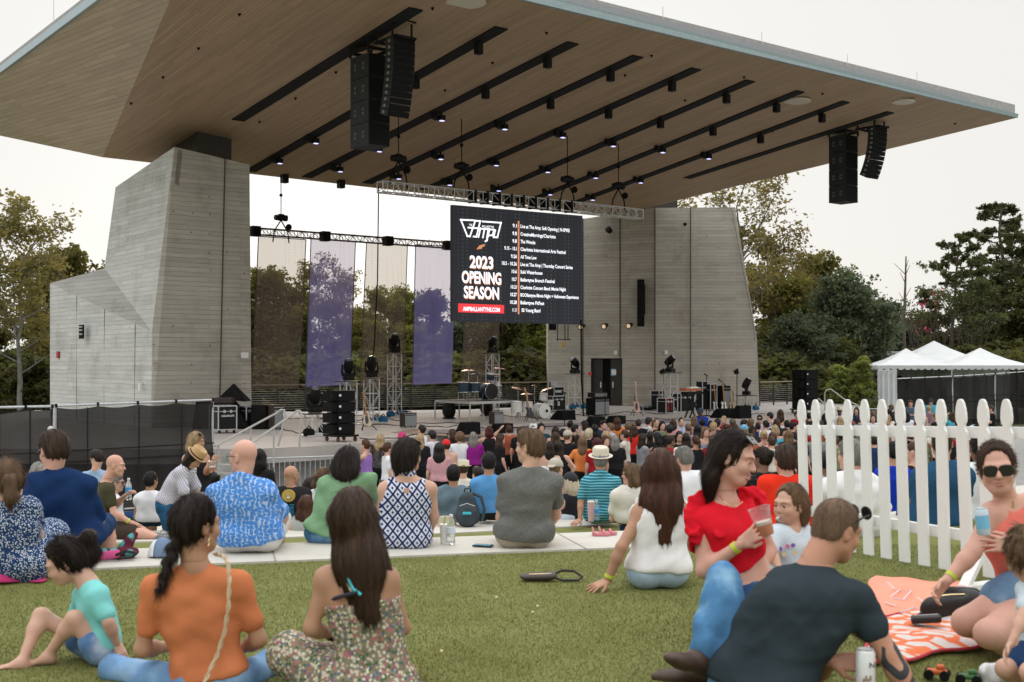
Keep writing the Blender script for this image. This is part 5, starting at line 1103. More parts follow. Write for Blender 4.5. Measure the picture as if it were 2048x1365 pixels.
# ==== figures: smooth implicit bodies meshed with surface nets
def vn(a):return np.asarray(a,float)
def nrm(a):a=vn(a);return a/(np.linalg.norm(a)+1e-9)
class Field:
 """signed distance field sampled on a grid; every shape is blended into the block of cells it can touch"""
 def __init__(s,lo,hi,h):
  s.lo=vn(lo);s.h=h;s.n=np.maximum(4,np.ceil((vn(hi)-s.lo)/h).astype(int)+1)
  s.D=np.full(s.n,.25,np.float32)
  s.ax=[s.lo[i]+h*np.arange(s.n[i])for i in range(3)]
 def block(s,lo,hi):
  a=np.clip(np.floor((vn(lo)-s.lo)/s.h).astype(int),0,s.n);b=np.clip(np.ceil((vn(hi)-s.lo)/s.h).astype(int)+1,0,s.n)
  if(b<=a).any():return None
  sl=tuple(slice(a[i],b[i])for i in range(3))
  X,Y,Z=np.meshgrid(s.ax[0][sl[0]],s.ax[1][sl[1]],s.ax[2][sl[2]],indexing='ij',sparse=True)
  return sl,X,Y,Z
 def blend(s,sl,d,k,op):
  A=s.D[sl]
  if op=='-':
   d=-d
   hh=np.maximum(k-np.abs(A-d),0)/max(k,1e-6);s.D[sl]=np.maximum(A,d)+hh*hh*k*.25
  else:
   hh=np.maximum(k-np.abs(A-d),0)/max(k,1e-6);s.D[sl]=np.minimum(A,d)-hh*hh*k*.25
 def cap(s,a,b,ra,rb=None,k=.03,flat=None,fs=1.0,op='+'):
  a,b=vn(a),vn(b);rb=ra if rb is None else rb;m=max(ra,rb)*max(1,1)+.06
  q=s.block(np.minimum(a,b)-m,np.maximum(a,b)+m)
  if q is None:return
  sl,X,Y,Z=q;px,py,pz=X-a[0],Y-a[1],Z-a[2];ba=b-a
  if flat is not None:
   f=nrm(flat);g=(1/fs-1);t=px*f[0]+py*f[1]+pz*f[2];px,py,pz=px+g*t*f[0],py+g*t*f[1],pz+g*t*f[2]
   bt=ba@f;ba=ba+g*bt*f
  bb=max(ba@ba,1e-9);h=np.clip((px*ba[0]+py*ba[1]+pz*ba[2])/bb,0,1)
  d=np.sqrt((px-ba[0]*h)**2+(py-ba[1]*h)**2+(pz-ba[2]*h)**2)-(ra+(rb-ra)*h)
  if flat is not None:d=d*(.5+.5*fs)
  s.blend(sl,d.astype(np.float32),k,op)
 def ell(s,c,r,ax=None,k=.03,op='+'):
  """ellipsoid with radii r along the rows of ax"""
  c=vn(c);r=vn(r);ax=np.eye(3)if ax is None else np.array([nrm(v)for v in ax]);m=r.max()+.06
  q=s.block(c-m,c+m)
  if q is None:return
  sl,X,Y,Z=q;p=(X-c[0],Y-c[1],Z-c[2]);k0=0;k1=0
  for i in range(3):
   t=p[0]*ax[i][0]+p[1]*ax[i][1]+p[2]*ax[i][2];k0=k0+(t/r[i])**2;k1=k1+(t/r[i]**2)**2
  k0=np.sqrt(k0);k1=np.sqrt(k1)+1e-6
  s.blend(sl,(k0*(k0-1)/k1).astype(np.float32),k,op)
 def cut(s,p,n,k=.008):
  """remove everything on the +n side of the plane through p"""
  n=nrm(n);p=vn(p);X,Y,Z=np.meshgrid(*s.ax,indexing='ij',sparse=True)
  d=((X-p[0])*n[0]+(Y-p[1])*n[1]+(Z-p[2])*n[2]).astype(np.float32)
  hh=np.maximum(k-np.abs(s.D-d),0)/k;s.D=np.maximum(s.D,d)+hh*hh*k*.25
 def wave(s,amp,freq,seed,dirs=None,n=5,warp=1.0,sharp=False):
  """cloth folds: sum of warped ridges near the surface"""
  rg=np.random.default_rng(seed);X,Y,Z=np.meshgrid(*s.ax,indexing='ij',sparse=True);w=0
  for i in range(n):
   d=rg.normal(0,1,3)if dirs is None else vn(dirs[i%len(dirs)])+rg.normal(0,.35,3)
   d=nrm(d)*freq*rg.uniform(.6,1.5);e=rg.normal(0,1,3)*freq*.45
   q=np.sin(X*d[0]+Y*d[1]+Z*d[2]+rg.uniform(0,6)+warp*1.3*np.sin(X*e[0]+Y*e[1]+Z*e[2]+rg.uniform(0,6)));w=w+(1.2-2*np.sqrt(np.abs(q)+.01)if sharp else q)
  s.D=s.D+(amp*w/n**.5).astype(np.float32)
 def mesh(s):
  D=s.D.copy();D[0],D[-1]=.2,.2;D[:,0],D[:,-1]=.2,.2;D[:,:,0],D[:,:,-1]=.2,.2
  ins=D<0;nx,ny,nz=D.shape
  cnt=np.zeros((nx-1,ny-1,nz-1),np.int8)
  for i in(0,1):
   for j in(0,1):
    for k in(0,1):cnt+=ins[i:nx-1+i,j:ny-1+j,k:nz-1+k]
  act=(cnt>0)&(cnt<8);idx=np.full(act.shape,-1,np.int64);cells=np.argwhere(act);idx[act]=np.arange(len(cells))
  if not len(cells):return np.zeros((0,3)),np.zeros((0,4),int)
  acc=np.zeros((len(cells),3));num=np.zeros(len(cells));I,J,K=cells.T
  for a in range(3):
   for u in(0,1):
    for v in(0,1):
     o=[0,0,0];o[(a+1)%3]=u;o[(a+2)%3]=v;o2=list(o);o2[a]=1
     d0=D[I+o[0],J+o[1],K+o[2]];d1=D[I+o2[0],J+o2[1],K+o2[2]]
     c=(d0<0)!=(d1<0);t=np.where(c,d0/np.where(c,d0-d1,1),0)
     p=np.zeros((len(cells),3));p[:,0]=o[0];p[:,1]=o[1];p[:,2]=o[2];p[:,a]+=t
     acc+=p*c[:,None];num+=c
  V=(cells+acc/np.maximum(num,1)[:,None])*s.h+s.lo
  Q=[]
  for a in range(3):
   b,c=(a+1)%3,(a+2)%3
   sl0=[slice(1,n-1)for n in(nx,ny,nz)];sl1=list(sl0);sl0[a]=slice(0,D.shape[a]-1);sl1[a]=slice(1,D.shape[a])
   A,B=ins[tuple(sl0)],ins[tuple(sl1)];e=np.argwhere(A!=B)
   if not len(e):continue
   off=np.ones(3,int);off[a]=0;g=e+off;fl=A[tuple(e.T)]
   def at(db,dc):
    q=g.copy();q[:,b]-=db;q[:,c]-=dc;return idx[tuple(q.T)]
   q=np.stack([at(1,1),at(0,1),at(0,0),at(1,0)],1);q[~fl]=q[~fl][:,::-1];Q.append(q)
  Q=np.concatenate(Q);Q=Q[(Q>=0).all(1)]
  return V,Q
def smooth_mesh(V,Q,it=1,f=.5):
 if not len(V):return V
 E=np.concatenate([Q[:,[0,1]],Q[:,[1,2]],Q[:,[2,3]],Q[:,[3,0]]]);n=len(V)
 for _ in range(it):
  S=np.zeros((n,3));C=np.zeros(n)
  for a,b in((0,1),(1,0)):
   for k in range(3):S[:,k]+=np.bincount(E[:,a],V[E[:,b],k],n)
   C+=np.bincount(E[:,a],minlength=n)
  V=V*(1-f)+f*S/np.maximum(C,1)[:,None]
 return V
def join(parts):
 Vs,Qs,o=[],[],0
 for V,Q in parts:
  if len(V):Vs.append(V);Qs.append(Q+o);o+=len(V)
 return np.concatenate(Vs),np.concatenate(Qs)
# ---- colours of cloth, skin and hair
def skin_mat(name,c):
 if name in _mats:return _mats[name]
 m=mat(name,c,var=.07,scale=9,rough=.5,spec=.35,detail=5);t,b=base_of(m)
 b.inputs['Subsurface Weight'].default_value=.12;b.inputs['Subsurface Radius'].default_value=(.02,.008,.004);b.inputs['Subsurface Scale'].default_value=.4
 return m
SK={'fair':skin_mat('skin_fair',(.56,.34,.25)),'pink':skin_mat('skin_pink',(.60,.34,.26)),'tan':skin_mat('skin_tan',(.42,.235,.15)),'brown':skin_mat('skin_brown',(.20,.105,.065)),'dark':skin_mat('skin_dark',(.09,.05,.035)),'olive':skin_mat('skin_olive',(.38,.22,.145))}
def hair_mat(name,c,hi=2.2):
 if name in _mats:return _mats[name]
 m=bpy.data.materials.new(name);m.use_nodes=True;_mats[name]=m;t=m.node_tree;b=t.nodes['Principled BSDF']
 tc=N(t,'ShaderNodeTexCoord');mp=N(t,'ShaderNodeMapping');mp.inputs['Scale'].default_value=(1,1,.10);t.links.new(tc.outputs['Object'],mp.inputs[0])
 n=N(t,'ShaderNodeTexNoise');n.inputs['Scale'].default_value=230;n.inputs['Detail'].default_value=4;t.links.new(mp.outputs[0],n.inputs['Vector'])
 n2=N(t,'ShaderNodeTexNoise');n2.inputs['Scale'].default_value=22;n2.inputs['Detail'].default_value=2;t.links.new(mp.outputs[0],n2.inputs['Vector'])
 f=mth(t,'ADD',mth(t,'MULTIPLY',n.outputs['Fac'],.5),mth(t,'MULTIPLY',n2.outputs['Fac'],.5))
 t.links.new(ramp(t,f,[(.34,tuple(x*.45 for x in c)),(.52,c),(.70,tuple(min(1,x*(1+(hi-1)*.7))for x in c))]),b.inputs['Base Color'])
 b.inputs['Roughness'].default_value=.5;b.inputs['Specular IOR Level'].default_value=.22
 bp=N(t,'ShaderNodeBump');bp.inputs['Strength'].default_value=.8;bp.inputs['Distance'].default_value=.006;t.links.new(f,bp.inputs['Height']);t.links.new(bp.outputs['Normal'],b.inputs['Normal'])
 return m
HR={'brown':hair_mat('hair_brown',(.045,.024,.014)),'dark':hair_mat('hair_dark',(.018,.011,.008)),'black':hair_mat('hair_black',(.009,.008,.008)),'auburn':hair_mat('hair_auburn',(.065,.027,.015)),'red':hair_mat('hair_red_brown',(.06,.012,.012)),'light':hair_mat('hair_light_brown',(.14,.085,.045),1.8),'blond':hair_mat('hair_blond',(.36,.25,.14),1.5),'pale':hair_mat('hair_pale_blond',(.50,.42,.30),1.4),'grey':hair_mat('hair_grey',(.20,.19,.175),1.6),'buzz':hair_mat('hair_cropped',(.16,.10,.06),1.3)}
def cloth(name,c,pat=None,c2=None,sc=1.0,rough=.85):
 key='cloth_'+name
 if key in _mats:return _mats[key]
 m=bpy.data.materials.new(key);m.use_nodes=True;_mats[key]=m;t=m.node_tree;b=t.nodes['Principled BSDF']
 b.inputs['Roughness'].default_value=rough;b.inputs['Specular IOR Level'].default_value=.07
 tc=N(t,'ShaderNodeTexCoord');P_=tc.outputs['Object'];sx=N(t,'ShaderNodeSeparateXYZ');t.links.new(P_,sx.inputs[0])
 wv=N(t,'ShaderNodeTexNoise');wv.inputs['Scale'].default_value=260;t.links.new(P_,wv.inputs['Vector'])
 soft=N(t,'ShaderNodeTexNoise');soft.inputs['Scale'].default_value=7;soft.inputs['Detail'].default_value=4;t.links.new(P_,soft.inputs['Vector'])
 dist=N(t,'ShaderNodeTexNoise');dist.inputs['Scale'].default_value=5;t.links.new(P_,dist.inputs['Vector'])
 base=ramp(t,soft.outputs['Fac'],[(.3,tuple(x*.88 for x in c)),(.7,tuple(min(1,x*1.08)for x in c))]);col=base
 if pat=='denim':
  n=N(t,'ShaderNodeTexNoise');n.inputs['Scale'].default_value=5;n.inputs['Detail'].default_value=6;t.links.new(P_,n.inputs['Vector']);col=ramp(t,n.outputs['Fac'],[(.3,tuple(x*.6 for x in c)),(.5,c),(.72,c2 or tuple(min(1,x*1.8)for x in c))])
 elif pat=='stripes':
  z=mth(t,'ADD',mth(t,'MULTIPLY',sx.outputs[2],1/(.022*sc)),mth(t,'MULTIPLY',dist.outputs['Fac'],1.0));f=mth(t,'FRACT',z);col=ramp(t,f,[(0,c),(.5,c2),(.94,c)],True);col=ramp(t,f,[(0,c),(.56,c),(.62,c2),(.93,c2),(1,c)])
 elif pat=='vstripes':
  a=mth(t,'ADD',mth(t,'MULTIPLY',sx.outputs[0],1/(.03*sc)),mth(t,'ADD',mth(t,'MULTIPLY',sx.outputs[2],1/(.05*sc)),mth(t,'MULTIPLY',dist.outputs['Fac'],1.0)));col=ramp(t,mth(t,'FRACT',a),[(0,c),(.55,c),(.62,c2),(.92,c2),(1,c)])
 elif pat=='dots':
  v=N(t,'ShaderNodeTexVoronoi');v.inputs['Scale'].default_value=85/sc;v.inputs['Randomness'].default_value=.8;t.links.new(P_,v.inputs['Vector']);col=ramp(t,v.outputs['Distance'],[(.0,c2),(.33,c2),(.42,c)])
 elif pat=='floral':
  v=N(t,'ShaderNodeTexVoronoi');v.inputs['Scale'].default_value=75/sc;t.links.new(P_,v.inputs['Vector']);s2=N(t,'ShaderNodeSeparateColor');t.links.new(v.outputs['Color'],s2.inputs[0])
  fl=ramp(t,s2.outputs[0],[(0,(.55,.50,.38)),(.22,(.42,.16,.15)),(.38,(.06,.13,.06)),(.55,(.55,.50,.38)),(.68,(.10,.14,.22)),(.80,(.62,.60,.50)),(.92,(.30,.10,.17))],True)
  col=mixc(t,ramp(t,v.outputs['Distance'],[(.0,(1,1,1)),(.45,(1,1,1)),(.62,(0,0,0))]),(.22,.20,.13),fl)
 elif pat=='diamond':
  x=mth(t,'ADD',sx.outputs[0],mth(t,'MULTIPLY',sx.outputs[1],.35));k=1/(.038*sc);a=mth(t,'ABSOLUTE',mth(t,'SUBTRACT',mth(t,'FRACT',mth(t,'MULTIPLY',mth(t,'ADD',x,mth(t,'MULTIPLY',sx.outputs[2],.8)),k)),.5));b2=mth(t,'ABSOLUTE',mth(t,'SUBTRACT',mth(t,'FRACT',mth(t,'MULTIPLY',mth(t,'SUBTRACT',x,mth(t,'MULTIPLY',sx.outputs[2],.8)),k)),.5))
  mx_=mth(t,'MAXIMUM',a,b2);col=ramp(t,mx_,[(0,c),(.12,c),(.15,c2),(.36,c2),(.40,c)])
 elif pat=='print':
  v=N(t,'ShaderNodeTexVoronoi');v.inputs['Scale'].default_value=26/sc;v.feature='DISTANCE_TO_EDGE';t.links.new(P_,v.inputs['Vector']);w2=N(t,'ShaderNodeTexWave');w2.inputs['Scale'].default_value=9;w2.inputs['Distortion'].default_value=9;t.links.new(P_,w2.inputs['Vector'])
  f=mth(t,'ADD',mth(t,'MULTIPLY',v.outputs['Distance'],3.0),mth(t,'MULTIPLY',w2.outputs['Fac'],.45));col=ramp(t,f,[(.12,c2),(.3,tuple((a_+b_)/2 for a_,b_ in zip(c,c2))),(.55,c)])
 elif pat=='lace':
  v=N(t,'ShaderNodeTexVoronoi');v.inputs['Scale'].default_value=60/sc;t.links.new(P_,v.inputs['Vector']);col=ramp(t,v.outputs['Distance'],[(.1,c2),(.3,c)])
 elif pat=='heather':
  n=N(t,'ShaderNodeTexNoise');n.inputs['Scale'].default_value=180;n.inputs['Detail'].default_value=3;t.links.new(P_,n.inputs['Vector']);col=ramp(t,n.outputs['Fac'],[(.3,tuple(x*.6 for x in c)),(.7,tuple(min(1,x*1.35)for x in c))])
 t.links.new(col,b.inputs['Base Color'])
 bp=N(t,'ShaderNodeBump');bp.inputs['Strength'].default_value=.25;bp.inputs['Distance'].default_value=.003;t.links.new(mth(t,'ADD',wv.outputs['Fac'],mth(t,'MULTIPLY',soft.outputs['Fac'],2)),bp.inputs['Height']);t.links.new(bp.outputs['Normal'],b.inputs['Normal'])
 return m
# ---- anatomy. A pose is a dict of world joints; S scales radii (1 = grown man)
def head_frame(J):
 f=nrm(J['face']);u=vn(J.get('hup',(0,0,1)));u=nrm(u-f*(u@f));return nrm(np.cross(f,u)),f,u
def hp(J,x,y,z):
 r,f,u=head_frame(J);return vn(J['head'])+(r*x+f*y+u*z)*J['hs']
def add_head(Fd,J,detail):
 r,f,u=head_frame(J);A=[r,f,u];s=J['hs'];q=lambda x,y,z:hp(J,x,y,z)
 Fd.ell(q(0,-.012,.035),vn((.076,.094,.088))*s,A,k=.02*s);kd=J.get('kid',0);Fd.ell(q(0,.020+.004*kd,-.030+.010*kd),vn((.0625+.005*kd,.072,.083-.008*kd))*s,A,k=.03*s)
 Fd.ell(q(0,.058,-.086+.016*kd),vn((.028,.027,.025))*s,A,k=.03*s)
 for e in(-1,1):Fd.cap(q(.045*e,.012,-.058+.012*kd),q(.022*e,.055,-.088+.014*kd),.022*s,.02*s,k=.03*s)
 Fd.cap(q(0,-.03,-.05),J['neck'],.052*s*J.get('nk',1),.058*s*J.get('nk',1),k=.03*s)
 if detail:
  ns=1-.25*kd;Fd.cap(q(0,.085,.012),q(0,.085+.022*ns,-.020),.009*s,.011*s*ns,k=.014*s);Fd.ell(q(0,.085+.018*ns,-.027),vn((.016,.012,.009))*s*ns,A,k=.010*s)
  for e in(-1,1):
   Fd.cap(q(.014*e,.085,.027),q(.048*e,.070,.027),.009*s,k=.022*s)
   Fd.ell(q(.032*e,.096,.006),vn((.015,.011,.008))*s,A,k=.010*s,op='-');Fd.ell(q(.032*e,.0765,.005),vn((.0128,)*3)*s,A,k=.004*s)
   Fd.ell(q(.037*e,.064,-.026),vn((.025,.023,.024))*s,A,k=.025*s)
  op_=J.get('smile',0)
  Fd.ell(q(0,.090,-.053),vn((.024,.011,.006))*s,A,k=.008*s);Fd.ell(q(0,.088,-.064),vn((.021,.012,.007))*s,A,k=.008*s)
  if op_:Fd.cap(q(-.024,.086,-.055),q(.024,.086,-.055),.006*s,k=.006*s,op='-')
  else:Fd.cap(q(-.020,.100,-.0585),q(.020,.100,-.0585),.0022*s,k=.004*s,op='-')
 for e in(-1,1):
  Fd.ell(q(.077*e,-.006,-.005),vn((.010,.018,.031))*s,[nrm(r+f*.35*e*-1),nrm(f+r*.35*e),u],k=.010*s)
  if detail:Fd.ell(q(.088*e,-.001,-.003),vn((.006,.010,.018))*s,A,k=.006*s,op='-')
def torso_pts(J):return[vn(J[k])for k in('pelvis','waist','chest','neck')]
def add_torso(Fd,J,off=0.0,shoulders=True,kk=.05):
 S=J['S'];w=J.get('w',1.0)*S;f=nrm(J['front']);pe,wa,ch,ne=torso_pts(J);sh=[vn(J['shL']),vn(J['shR'])]
 rt=nrm(sh[1]-sh[0]);hip=nrm(vn(J['hipR'])-vn(J['hipL']));dep=J.get('dep',.70)
 Fd.cap(pe-hip*.075*w,pe+hip*.075*w,.112*w+off,k=kk,flat=f,fs=.92)
 Fd.cap(wa-rt*.062*w,wa+rt*.062*w,.098*w*J.get('wst',1)+off,k=kk,flat=f,fs=dep+.1)
 m1=(pe+wa)/2;Fd.cap(m1-rt*.066*w,m1+rt*.066*w,.10*w*J.get('wst',1)+off,k=kk,flat=f,fs=.85)
 Fd.cap(ch-rt*.070*w,ch+rt*.070*w,.112*w+off,k=kk,flat=f,fs=dep+.08)
 m2=(wa+ch)/2;Fd.cap(m2-rt*.068*w,m2+rt*.068*w,.103*w+off,k=kk,flat=f,fs=dep+.08)
 sm=(sh[0]+sh[1])/2;m3=ch*.45+sm*.55;Fd.cap(m3-rt*.085*w,m3+rt*.085*w,.088*w+off,k=kk,flat=f,fs=dep)
 if J.get('bust'):
  for e in(-1,1):Fd.ell(ch+rt*.068*e*S+f*.070*S-(ne-ch)*.12,vn((.054,.044,.054))*S+off,k=.055)
 if shoulders:
  for p in sh:
   Fd.cap(ne-(ne-ch)*.12,p-(p-sm)*.12,.040*S+off*.7,.048*w+off*.8,k=.05);Fd.ell(p,vn((.054,)*3)*(.5*w+.5*S)+off*.8,k=.04)
def limb(Fd,a,b,c,r0,r1,r2,r3,off=0,k=.02):
 Fd.cap(a,b,r0+off,r1+off,k=k);a,b,c=vn(a),vn(b),vn(c);m=b+(c-b)*.3;Fd.cap(b,m,r1+off,r2+off,k=k);Fd.cap(m,c,r2+off,r3+off,k=k)
def add_arms(Fd,J,off=0.0,upto=2.0,side='LR',k=.025):
 S=J['S']*J.get('armw',1)
 for e in side:
  a,b,c=vn(J['sh'+e]),vn(J['el'+e]),vn(J['wr'+e])
  if upto<=1:Fd.cap(a,a+(b-a)*upto,.048*S+off*.8,(.046-.008*upto)*S+off*1.5,k=k)
  else:limb(Fd,a,b,a*0+b+(c-b)*min(1,upto-1),.048*S,.037*S,.038*S,.025*S,off,k)
def add_legs(Fd,J,off=0.0,upto=2.0,side='LR',k=.035,flare=0):
 S=J['S']*J.get('legw',1)
 for e in side:
  a,b,c=vn(J['hip'+e]),vn(J['kn'+e]),vn(J['an'+e])
  if upto<=1:Fd.cap(a,a+(b-a)*upto,.088*S+off,(.088-.028*upto)*S+off*1.3,k=k)
  else:limb(Fd,a,b,b+(c-b)*min(1,upto-1),.086*S,.056*S,.054*S,(.038+flare)*S,off,k)
def add_hand(Fd,w,d,n,S,curl=.35,th=1,spread=.12):
 """w wrist, d finger direction, n back-of-hand normal; th picks the thumb side"""
 d=nrm(d);n=vn(n);n=nrm(n-d*(n@d));l=nrm(np.cross(d,n))*th;w=vn(w)
 Fd.cap(w-d*.02*S,w+d*.01*S,.024*S,.026*S,k=.012*S,flat=n,fs=.75)
 for x in(-.027,-.009,.009,.027):Fd.cap(w+d*.012*S+l*x*.7*S,w+d*.078*S+l*x*S,.0145*S,.0125*S,k=.012*S,flat=n,fs=.85)
 for i,(x,L)in enumerate(((.030,.066),(.010,.076),(-.010,.070),(-.029,.054))):
  p=w+d*.082*S+l*x*S;a=0;r=.0088
  for sgm,fr in enumerate((.42,.32,.26)):
   a+=curl*(1,1.15,.8)[sgm];dd=nrm(d*math.cos(a)-n*math.sin(a)+l*spread*(x/.03));q=p+dd*L*fr*S;Fd.cap(p,q,r*S,(r-.0009)*S,k=.004*S);p=q;r-=.0009
 p=w+d*.022*S+l*.026*S;q=p+nrm(d*.75+l*.75-n*.45)*.036*S;Fd.cap(p,q,.0135*S,.0105*S,k=.010*S);q2=q+nrm(d*.95+l*.25-n*(.3+curl*.6))*.030*S;Fd.cap(q,q2,.010*S,.0085*S,k=.005*S);Fd.cap(q2,q2+nrm(d-n*.4)*.016*S,.0085*S,.007*S,k=.004*S)
def add_foot(Fd,a,t,S,off=0):
 """a ankle, t toe direction vector"""
 a=vn(a);t=nrm(t);u=nrm(np.array([0,0,1.])-t*t[2]);l=np.cross(t,u)
 Fd.cap(a-t*.02*S-u*.045*S,a+t*.03*S-u*.03*S,.035*S+off,.036*S+off,k=.03);Fd.cap(a+t*.02*S-u*.035*S,a+t*.13*S-u*.058*S,.034*S+off,.026*S+off,k=.03,flat=u,fs=.8)
 if off==0:
  for i in range(5):x=(-.028+.014*i);Fd.cap(a+t*.13*S-u*.062*S+l*x*S,a+t*(.168-abs(i-1)*.006)*S-u*.066*S+l*x*1.2*S,.0115*S,.009*S,k=.006)
 else:Fd.cap(a+t*.10*S-u*.06*S,a+t*.175*S-u*.062*S,.034*S+off*.6,.026*S+off*.6,k=.03,flat=u,fs=.7)
def bounds(pts,m):A=np.array([vn(p)for p in pts]);return A.min(0)-m,A.max(0)+m
def hair_field(J,style,h,ln=.0,bulk=1.0,seed=1,back=False):
 s=J['hs'];r,f,u=head_frame(J);A=[r,f,u];q=lambda x,y,z:hp(J,x,y,z);g=J.get('grav',(0,0,-1));g=nrm(g)
 pts=[q(0,0,.14),q(0,0,-.16),q(.15,0,0),q(-.15,0,0),q(0,-.2,0),q(0,.15,0)]
 bk=nrm(J.get('back',-f));nape=q(0,-.075,-.03)
 if ln:pts+=[nape+g*ln,nape+g*ln+r*.14,nape+g*ln-r*.14]
 Fd=Field(*bounds(pts,.07),h)
 t={'buzz':.002,'short':.007,'flat':.006,'crop':.004}.get(style,.010)*bulk;pulled=back or style in('pony','bun','lowbun','braid','highpony')
 Fd.ell(q(0,-.014,.036),vn((.0775+t*.5,.0955+t,.0895+t*1.4))*s,A,k=.01)
 if style not in('buzz','crop'):Fd.ell(q(0,-.03,.012),vn((.077+t*.7,.080+t,.088+t))*s,A,k=.02)
 if style in('buzz','crop','short','flat'):
  Fd.ell(q(0,-.048,-.022),vn((.064+t*.5,.048+t*.6,.056))*s,A,k=.03)
  if style=='short':Fd.ell(q(.01,.035,.095),vn((.058,.05,.030))*s*bulk,A,k=.03)
 if style=='curly':Fd.ell(q(0,-.02,.02),vn((.115,.115,.125))*s*bulk,A,k=.02)
 if style=='bob':
  Fd.ell(q(0,-.035,-.0),vn((.092,.085,.10))*s*bulk,A,k=.03);Fd.ell(q(0,-.045,-.065),vn((.092,.062,.062))*s*bulk,A,k=.03)
 Fd.ell(q(0,.098 if not pulled else .092,-.026 if not pulled else-.008),vn((.073,.070,.097)if not pulled else(.080,.070,.120))*s,A,k=.018,op='-')
 if style in('buzz','short','crop','flat','pony','bun','braid'):
  for e in(-1,1):Fd.ell(q(.088*e,.012,-.018),vn((.026,.036,.040))*s,A,k=.012,op='-')
  Fd.ell(q(0,-.005,-.135),vn((.11,.12,.062))*s,A,k=.015,op='-')
 if style=='long' or style=='half':
  w0=.075*s*bulk;e_=nape+g*ln
  Fd.cap(q(-.03,-.055,.0),q(-.035,-.075,0)+g*ln*.55,.055*s*bulk,.06*s*bulk,k=.04,flat=bk,fs=.62);Fd.cap(q(.03,-.055,.0),q(.035,-.075,0)+g*ln*.55,.055*s*bulk,.06*s*bulk,k=.04,flat=bk,fs=.62)
  Fd.cap(nape+r*.015+g*ln*.4,e_,.080*s*bulk,.046*s*bulk,k=.05,flat=bk,fs=.5);Fd.cap(nape-r*.03+g*ln*.4,e_-r*.035-g*.03,.070*s*bulk,.036*s*bulk,k=.05,flat=bk,fs=.6)
  if style=='long':
   for e in(-1,1):Fd.cap(q(.078*e,-.01,.02),q(.085*e,-.02,0)+g*min(ln,.22),.026*s*bulk,.030*s*bulk,k=.03)
 if style=='side':
  Fd.cap(q(-.05,-.05,.0),q(-.06,-.055,0)+g*ln,.062*s,.050*s,k=.04,flat=r,fs=.7)
 if style in('pony','highpony'):
  b0=q(0,-.105,.075 if style=='highpony' else .01);m_=b0+bk*.06*s-g*.0;Fd.cap(b0,m_,.020*s,.028*s,k=.012);Fd.cap(m_,m_+g*ln*.6+bk*.02,.030*s*bulk,.030*s*bulk,k=.02);Fd.cap(m_+g*ln*.6+bk*.02,m_+g*ln,.029*s*bulk,.010*s,k=.02)
 if style=='bun':Fd.ell(q(0,-.115,.055),vn((.042,.040,.042))*s*bulk,A,k=.012)
 if style=='lowbun':Fd.ell(q(0,-.105,-.045),vn((.050,.042,.046))*s*bulk,A,k=.02)
 if style=='braid':
  p=q(.0,-.09,-.035);n=9
  for i in range(n):
   e=1 if i%2 else-1;c=p+g*(ln*i/n)+J.get('brd',np.zeros(3))*(i/n);Fd.ell(c+r*.010*e,vn((.024,.020,.026))*s*(1.15-.06*i),k=.006)
 X,Y,Z=np.meshgrid(*Fd.ax,indexing='ij',sparse=True);c=vn(J['head'])
 th=np.arctan2((X-c[0])*r[0]+(Y-c[1])*r[1]+(Z-c[2])*r[2],-((X-c[0])*f[0]+(Y-c[1])*f[1]+(Z-c[2])*f[2])+.02)
 zz=(X-c[0])*g[0]+(Y-c[1])*g[1]+(Z-c[2])*g[2];rg=np.random.default_rng(seed)
 if style not in('buzz','crop'):
  am=(.0035 if style!='curly' else .010)*min(1,h/.008+.3)
  if style=='curly':Fd.wave(.010,110,seed,n=6)
  else:Fd.D+=(am*(np.sin(th*17+2*np.sin(zz*16+rg.uniform(0,6))+rg.uniform(0,6))+.7*np.sin(th*29+2.5*np.sin(zz*9+1)+rg.uniform(0,6)))).astype(np.float32)
 return Fd
def strands(V,Q,J,n,L,seed,wd=.0011,pull=0):
 """thin hairs over the hair surface following its fall"""
 rg=np.random.default_rng(seed);f=rg.integers(0,len(Q),n);q=V[Q[f]];a,b=rg.random(n)[:,None],rg.random(n)[:,None];p=(q[:,0]*(1-a)+q[:,1]*a)*(1-b)+(q[:,3]*(1-a)+q[:,2]*a)*b
 N_=np.cross(q[:,2]-q[:,0],q[:,3]-q[:,1]);N_/=np.linalg.norm(N_,axis=1)[:,None]+1e-9
 cr_=hp(J,0,-.04,.13);g=nrm(J.get('grav',(0,0,-1)));o=p-cr_;dl=np.linalg.norm(o,axis=1)[:,None];fl=o/dl*np.clip(1.3-dl/(.2*J['hs']),0,1)+g*np.clip(dl/(.14*J['hs']),.1,1.5)+rg.normal(0,.16,(n,3))
 if pull:b_=nrm(-vn(J['face']));fr=np.clip(((p-vn(J['head']))@-b_)/(.05*J['hs'])+1.2,0,1)[:,None]*np.clip(1.2-np.abs(((p-vn(J['head']))[:,2:3])/(.16*J['hs'])),0,1);fl=fl*(1-fr)+(b_*1.6+rg.normal(0,.10,(n,3)))*fr
 fl-=(fl*N_).sum(1)[:,None]*N_;fl/=np.linalg.norm(fl,axis=1)[:,None]+1e-9;sd=np.cross(fl,N_);l=(L*rg.uniform(.5,1.2,n))[:,None];lift=rg.exponential(.0022,n)[:,None]+.0006;w=wd*rg.uniform(.6,1.3,n)[:,None];P_=[]
 for k in range(4):
  t=k/3;c=p+fl*l*t+N_*(lift*(.3+1.2*t)-(l*t)**2*(2.4 if L<.05 else .9));P_+=[c-sd*w*(1-t*.8),c+sd*w*(1-t*.8)]
 W=np.stack(P_,1).reshape(-1,3);i=np.arange(n)[:,None]*8;F_=np.concatenate([np.concatenate([i+2*k,i+2*k+1,i+2*k+3,i+2*k+2],1)for k in range(3)])
 return W,F_
